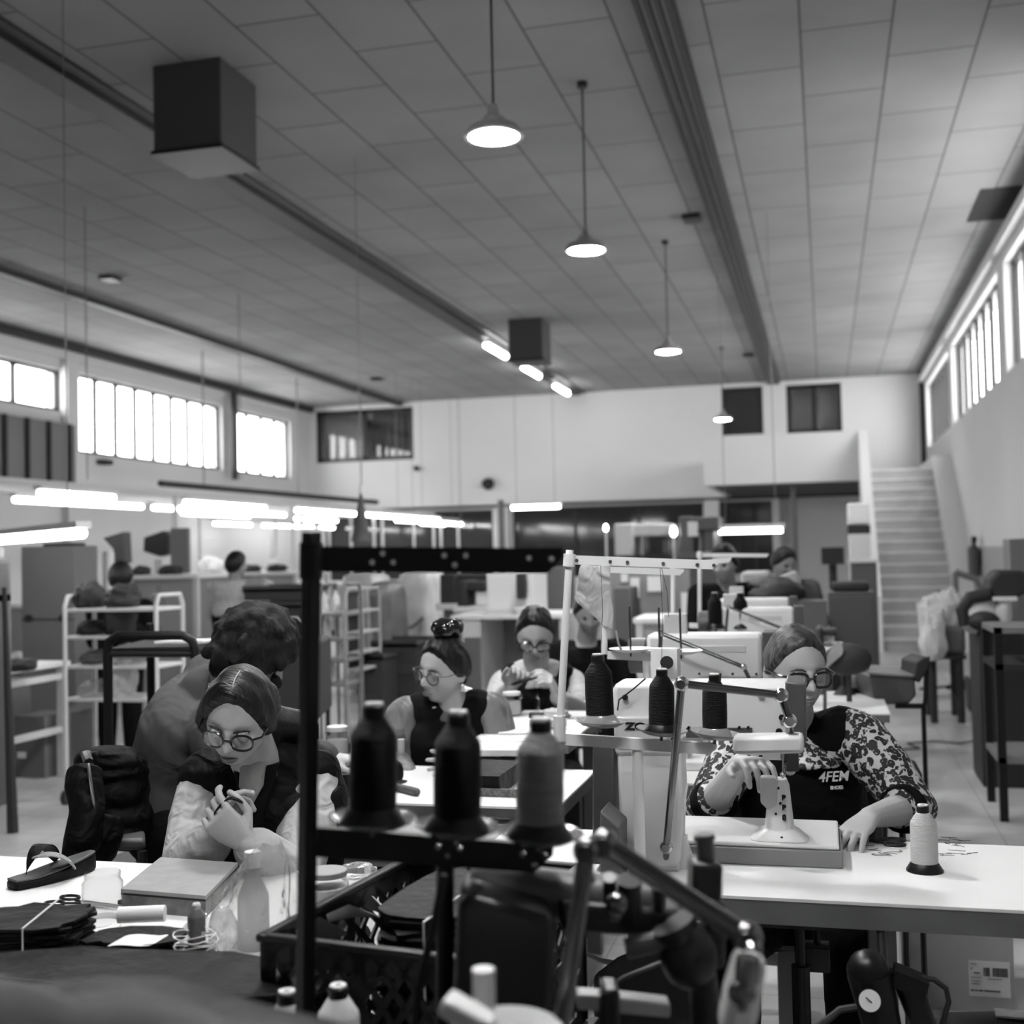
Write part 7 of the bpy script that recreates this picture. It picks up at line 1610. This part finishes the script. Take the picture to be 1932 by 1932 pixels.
# cabinets by the stairs
e = cabinet('tall narrow pale cabinet beside the stair wall', 1602, 1008, 1642, 14.0, .5, 'bg_white', 1)
fbox('stack_of_paper', 'pale stacked sheets on the tall narrow cabinet', 'stack', 1600, 948, 1640, 990, 14.05, .35, 'bright_white', bev=.02)
fbox('dark_tray', 'dark tray between pale stack and tall narrow cabinet', 'tray', 1600, 990, 1642, 1008, 14.05, .35, 'bg_dark')
e = cabinet('dark grey cabinet with a white topped rail, in front of the stairs', 1606, 1062, 1654, 11.0, .5, 'bg_mid', 1, top='bg_white')
e = cabinet('wide dark grey metal cabinet with a small handle near the aisle', 1562, 1118, 1650, 8.3, .55, mat('cab_dark', .07, .5), 1)
fbox('machine_part', 'dark flat machine part on the wide dark grey cabinet', 'part', 1570, 1098, 1640, 1117, 8.4, .35, 'bg_dark', bev=.02)
fbox('dark_monitor', 'dark monitor like box on a post behind the cabinets', 'monitor', 1550, 1032, 1592, 1065, 12.4, .2, 'bg_dark', bev=.01)
a_ = at(1571,1065,Y=12.5); MB().cyl((a_.x, 12.5, 0), (a_.x, 12.5, a_.z), .04).build('monitor_post', 'bg_dark', bpy.data.objects['dark_monitor'])
bgm('small dark machine on pale stand behind the operator', 1540, 1185, 1580, 1225, 5.9, .3, 'bg_dark', 'bg_white')
# little white table with two spools and a dark tool behind the operator
a_, c_ = at(1560, 1345, z=.78), at(1663, 1305, z=.78)
table('side_table', 'small white side table with a pale and a dark spool behind the operator', a_.x, c_.x, a_.y, c_.y, lm='black_metal', lw=.035)
p = at(1613, 1306, z=.78); spool(p, 'pale spool on the small white side table', 'thread_light', s=1.25)
p = at(1593, 1310, z=.78); e = thing('brush', 'dark brush standing bristles down on the small white side table', 'brush', p); MB().lathe([(0,0),(.05,0),(.02,.03),(.012,.04),(.012,.13),(0,.14)], p, n=20).build('brush_body', 'bg_dark', e)
p = at(1600, 1245, Y=(a_.y+c_.y)/2); e = thing('lamp_hood', 'dark rounded tool head with a pale flap above the small white side table', 'tool', (p.x, p.y, .78)); b = MB(); b.sph(p, (.10,.07,.075)); b.jitter(.02, 9); b.build('tool_head', 'bg_dark', e); b = MB(); b.loft([(p+V((-.10,-.05,-.02)), V((.005,0,0)), V((0,.02,.02))), (p+V((-.04,-.06,.05)), V((.02,0,0)), V((0,.02,.03)))], 12); b.build('pale_flap', 'cloth_mid', e); MB().cyl((p.x, p.y, .78), p, .012).build('stem', 'bg_dark', e)
# dark trough on a bent tube frame
e = thing('tube_framed_bin', 'dark grey bin with a bent black tube frame in the aisle', 'bin', at0(1700, 1340, 5.2)); Kk = lambda x, y, dt=0: at(x, y, t=5.2+dt)
v = [Kk(1640,1274), Kk(1726,1278), Kk(1730,1312), Kk(1716,1328), Kk(1655,1330), Kk(1645,1310)]; MB().prism(v, V((fwd.x, fwd.y, 0))*.30).build('bin_body', 'cab_dark', e, bev=.01)
v = [Kk(1640,1258,.3), Kk(1716,1262,.3), Kk(1726,1278,-.01), Kk(1640,1274,-.01)]; MB().prism(v, (0,0,.01)).build('bin_lid', 'cab_grey', e)
b = MB(); b.tube([Kk(1726,1270), Kk(1742,1250), Kk(1750,1240), Kk(1748,1265), Kk(1747,1320), Kk(1742,1332), Kk(1690,1332)], .012, 8); b.build('tube_frame', 'stand_black', e)
b = MB(); v = [Kk(1726,1280,-.02), Kk(1728,1250,-.02), Kk(1745,1240,-.02), Kk(1756,1240,-.02), Kk(1752,1262,-.02), Kk(1735,1290,-.02)]; b.prism(v, V((fwd.x, fwd.y, 0))*.2).build('bracket', 'bg_dark', e, bev=.008)
q_ = Kk(1662,1330,.1); MB().cyl(q_, (q_.x, q_.y, 0), .012).build('leg', 'stand_black', e); q_ = Kk(1742,1332,.0); MB().cyl(q_, (q_.x, q_.y, 0), .010).build('leg', 'stand_black', e)
# floor cable with white plug
pts = [at(x, y, z=.012) for x, y in ((1690,1415),(1735,1412),(1712,1402),(1760,1398),(1810,1402),(1850,1396),(1880,1390))]; tag(MB().tube(pts, .006, 6).build('floor_cable', 'bg_dark'), 'thin dark cable lying across the aisle floor', 'cable')
p = at(1888, 1388, z=.02); tag(MB().box(p, (.14,.06,.04), Matrix.Rotation(.3, 3, 'Z')).build('cable_plug', 'bright_white', bev=.015), 'white plug block on the aisle floor at the cable end', 'plug')
e = thing('broom', 'dark floor broom lying in the aisle below the black frame', 'broom', at(1810,1305,z=0)); MB().tube([at(1735,1300,z=.1), at(1790,1295,z=.1)], .012, 6).build('broom_stick', 'bg_dark', e); b = MB(); b.loft([(at(1785,1297,z=.08), V((.0,.03,0)), V((0,0,.02))), (at(1828,1290,z=.08), V((0,.12,0)), V((0,0,.06)))], 12); b.build('broom_head', 'bg_dark', e)
# things along the right-hand wall
e = thing('open_rack', 'black framed rack with a dark box below at the wall side of the aisle', 'rack', at0(1880, 1345, 6.8)); Y = 6.7; a_, c_ = at(1888, 1350, Y=Y), at(1990, 1182, Y=Y); zt_ = at(1890,1184,Y=Y).z
for x in (a_.x, c_.x):
    for y in (Y, Y+.5): MB().bb((x-.02, y-.02, 0), (x+.02, y+.02, zt_)).build('upright', 'stand_black', e)
MB().bb((a_.x-.02, Y-.02, zt_-.03), (c_.x+.02, Y+.52, zt_)).build('rack_top', 'cab_grey', e); MB().bb((a_.x-.02, Y-.02, .3), (c_.x+.02, Y+.52, .33)).build('shelf', 'cab_grey', e); MB().bb((a_.x-.02, Y-.02, zt_-.22), (c_.x+.02, Y+.52, zt_-.19)).build('shelf', 'bg_dark', e)
cbox('dark open box with pale paper inside, at the foot of the black rack', 1832, 1284, 1900, 1345, 'bg_dark', dy=.4, group=None, lab=False)
p = at(1866, 1262, z=.42); lump('pale torn paper in the dark open box', (at(1866,1345,z=0).x, at(1866,1345,z=0).y+.15, at(1866,1284,Y=at(1866,1345,z=0).y).z), (.13,.10,.03), 'foggy', 'paper', 'torn_paper', 3)
def grinder():
    Y = 7.6; e = thing('finishing_machine', 'black finishing machine with a pale round dust hood by the aisle', 'machine', (at(1870,1200,Y=Y).x, Y, 0)); Q = lambda x, y, d=0: at(x, y, Y=Y+d)
    b = MB(); b.prism([Q(1868,1128), Q(1868,1092), Q(1884,1076), Q(1930,1076), Q(1945,1090), Q(1945,1115), Q(1915,1130)], (0,.35,0)); b.build('motor_cover', 'bg_dark', e, bev=.02)
    MB().bb(Q(1874,1134,-.05), Q(1912,1124,.1)).build('bright_shelf', 'bright_white', e)
    b = MB(); b.sph(Q(1850,1160,.1), (.13,.15,.12)); b.jitter(.02, 7); b.build('dust_hood', 'foggy', e); MB().sph(Q(1856,1172,-.04), (.09,.08,.06)).build('hood_mouth', 'bg_dark', e)
    b = MB(); b.sph(Q(1894,1160,.0), (.045,.05,.10)); b.build('lamp_glass', 'foggy', e); MB().bb((Q(1845,1180).x, Y, 0), (Q(1940,1180).x, Y+.5, Q(1870,1180).z)).build('machine_base', 'bg_dark', e, bev=.01)
    b = MB(); b.tube([Q(1822,1180), Q(1815,1150), Q(1830,1128), Q(1868,1120)], .04, 10); b.build('duct', 'bg_dark', e)
grinder()
fbox('wall_panel', 'grey electric cabinet at the picture edge above the black machine', 'cabinet', 1906, 1015, 1990, 1076, 8.6, .3, 'cab_grey', floor=True)
Y = 10.2; e = thing('cart', 'dark open cart piled with dark pieces below the stairs', 'cart', (at(1790,1220,Y=Y).x, Y, 0)); a_, c_ = at(1748, 1244, Y=Y), at(1822, 1182, Y=Y)
MB().bb((a_.x, Y, a_.z), (c_.x, Y+.6, a_.z+.03)).build('deck', 'bg_dark', e); MB().bb((a_.x, Y+.02, a_.z+.03), (c_.x, Y+.58, c_.z)).build('load', 'bg_mid', e, bev=.04)
for x in (a_.x+.05, c_.x-.05):
    for y in (Y+.06, Y+.54): MB().cyl((x, y, 0), (x, y, a_.z), .03).build('wheel_post', 'bg_dark', e)
for k, (px, py, r, lb) in enumerate(((1765, 1150, .13, 'tall pale plastic bag on the dark cart'), (1790, 1140, .12, 'upper pale plastic bag beside the tall one on the dark cart'), (1752, 1178, .10, 'small pale bag hanging off the dark cart'))):
    p = at(px, py, Y=Y+.3); z0_ = c_.z-.02 if k < 2 else a_.z; h = (at(px, py-28, Y=Y+.3).z-z0_)
    lump(lb, (p.x, Y+.3-(.35 if k == 2 else 0), z0_), (r, r, max(.1, h*.62)), 'foggy', 'bag', 'plastic_bag', 60+k, .35)
e = thing('handrail', 'grey bent tube rail fixed at the stair foot by the wall', 'rail', (at(1830,1150,Y=13).x, 13, 0)); MB().tube([V((at(1802,1079,Y=13).x, 13, at(1802,1079,Y=13).z)), at(1842,1093,Y=13), at(1850,1110,Y=13), V((at(1850,1110,Y=13).x, 13, 0))], .035, 10).build('rail_tube', 'cab_grey', e); q_ = at(1802,1079,Y=13); MB().cyl(q_, (q_.x, 13, 0), .03).build('rail_post', 'cab_grey', e)
e = thing('fire_extinguisher', 'dark fire extinguisher hung on the wall by the stairs', 'extinguisher', (XR-.1, at(1838,1050,X=XR-.1).y, 1.2)); q_ = at(1838,1052,X=XR-.1); MB().lathe([(0,-.25),(.08,-.25),(.085,.1),(.03,.17),(.03,.25),(0,.25)], q_, n=18).build('cylinder', 'cab_dark', e); MB().bb(q_+V((-.02,-.1,.2)), q_+V((.03,.1,.28))).build('valve', 'bg_dark', e); MB().bb(q_+V((.05,-.03,-.1)), (XR, q_.y+.03, q_.z+.1)).build('wall_bracket', 'bg_dark', e)
q_ = at(1812,1057,X=XR-.02); tag(MB().box((XR-.03, q_.y, q_.z), (.06,.12,.12)).build('wall_box', 'cab_dark', bev=.01), 'small dark wall box beside the fire extinguisher', 'box')
# emergency fitting above the stairs
q_ = at(1742, 715, Y=YF-.1); tag(MB().box((q_.x, YF-.08, q_.z), (.12,.16,.3)).build('wall_lamp', 'cab_light', bev=.02), 'pale wall fitting high in the corner over the stairs', 'fitting')
# hanging wires from ceiling
for k, (px, y0, y1) in enumerate(((160, 390, 900), (450, 555, 900))):
    p = at(px, y0, z=H); q = at(px, 905, Y=p.y); tag(MB().tube([p, V((p.x, p.y, q.z))], .006, 5).build('hanging_wire', 'cab_grey'), 'thin wire hanging from the ceiling, ' + ['the one nearer the shutter', 'the one nearer the curtained office'][k], 'wire')
# small wall hooks on the left wall
q_ = at(200, 872, X=XL+.1); tag(MB().box((XL+.08, q_.y, q_.z), (.16,.25,.08)).build('wall_bracket', 'bg_dark', bev=.01), 'small dark bracket on the wall under the long window', 'bracket')
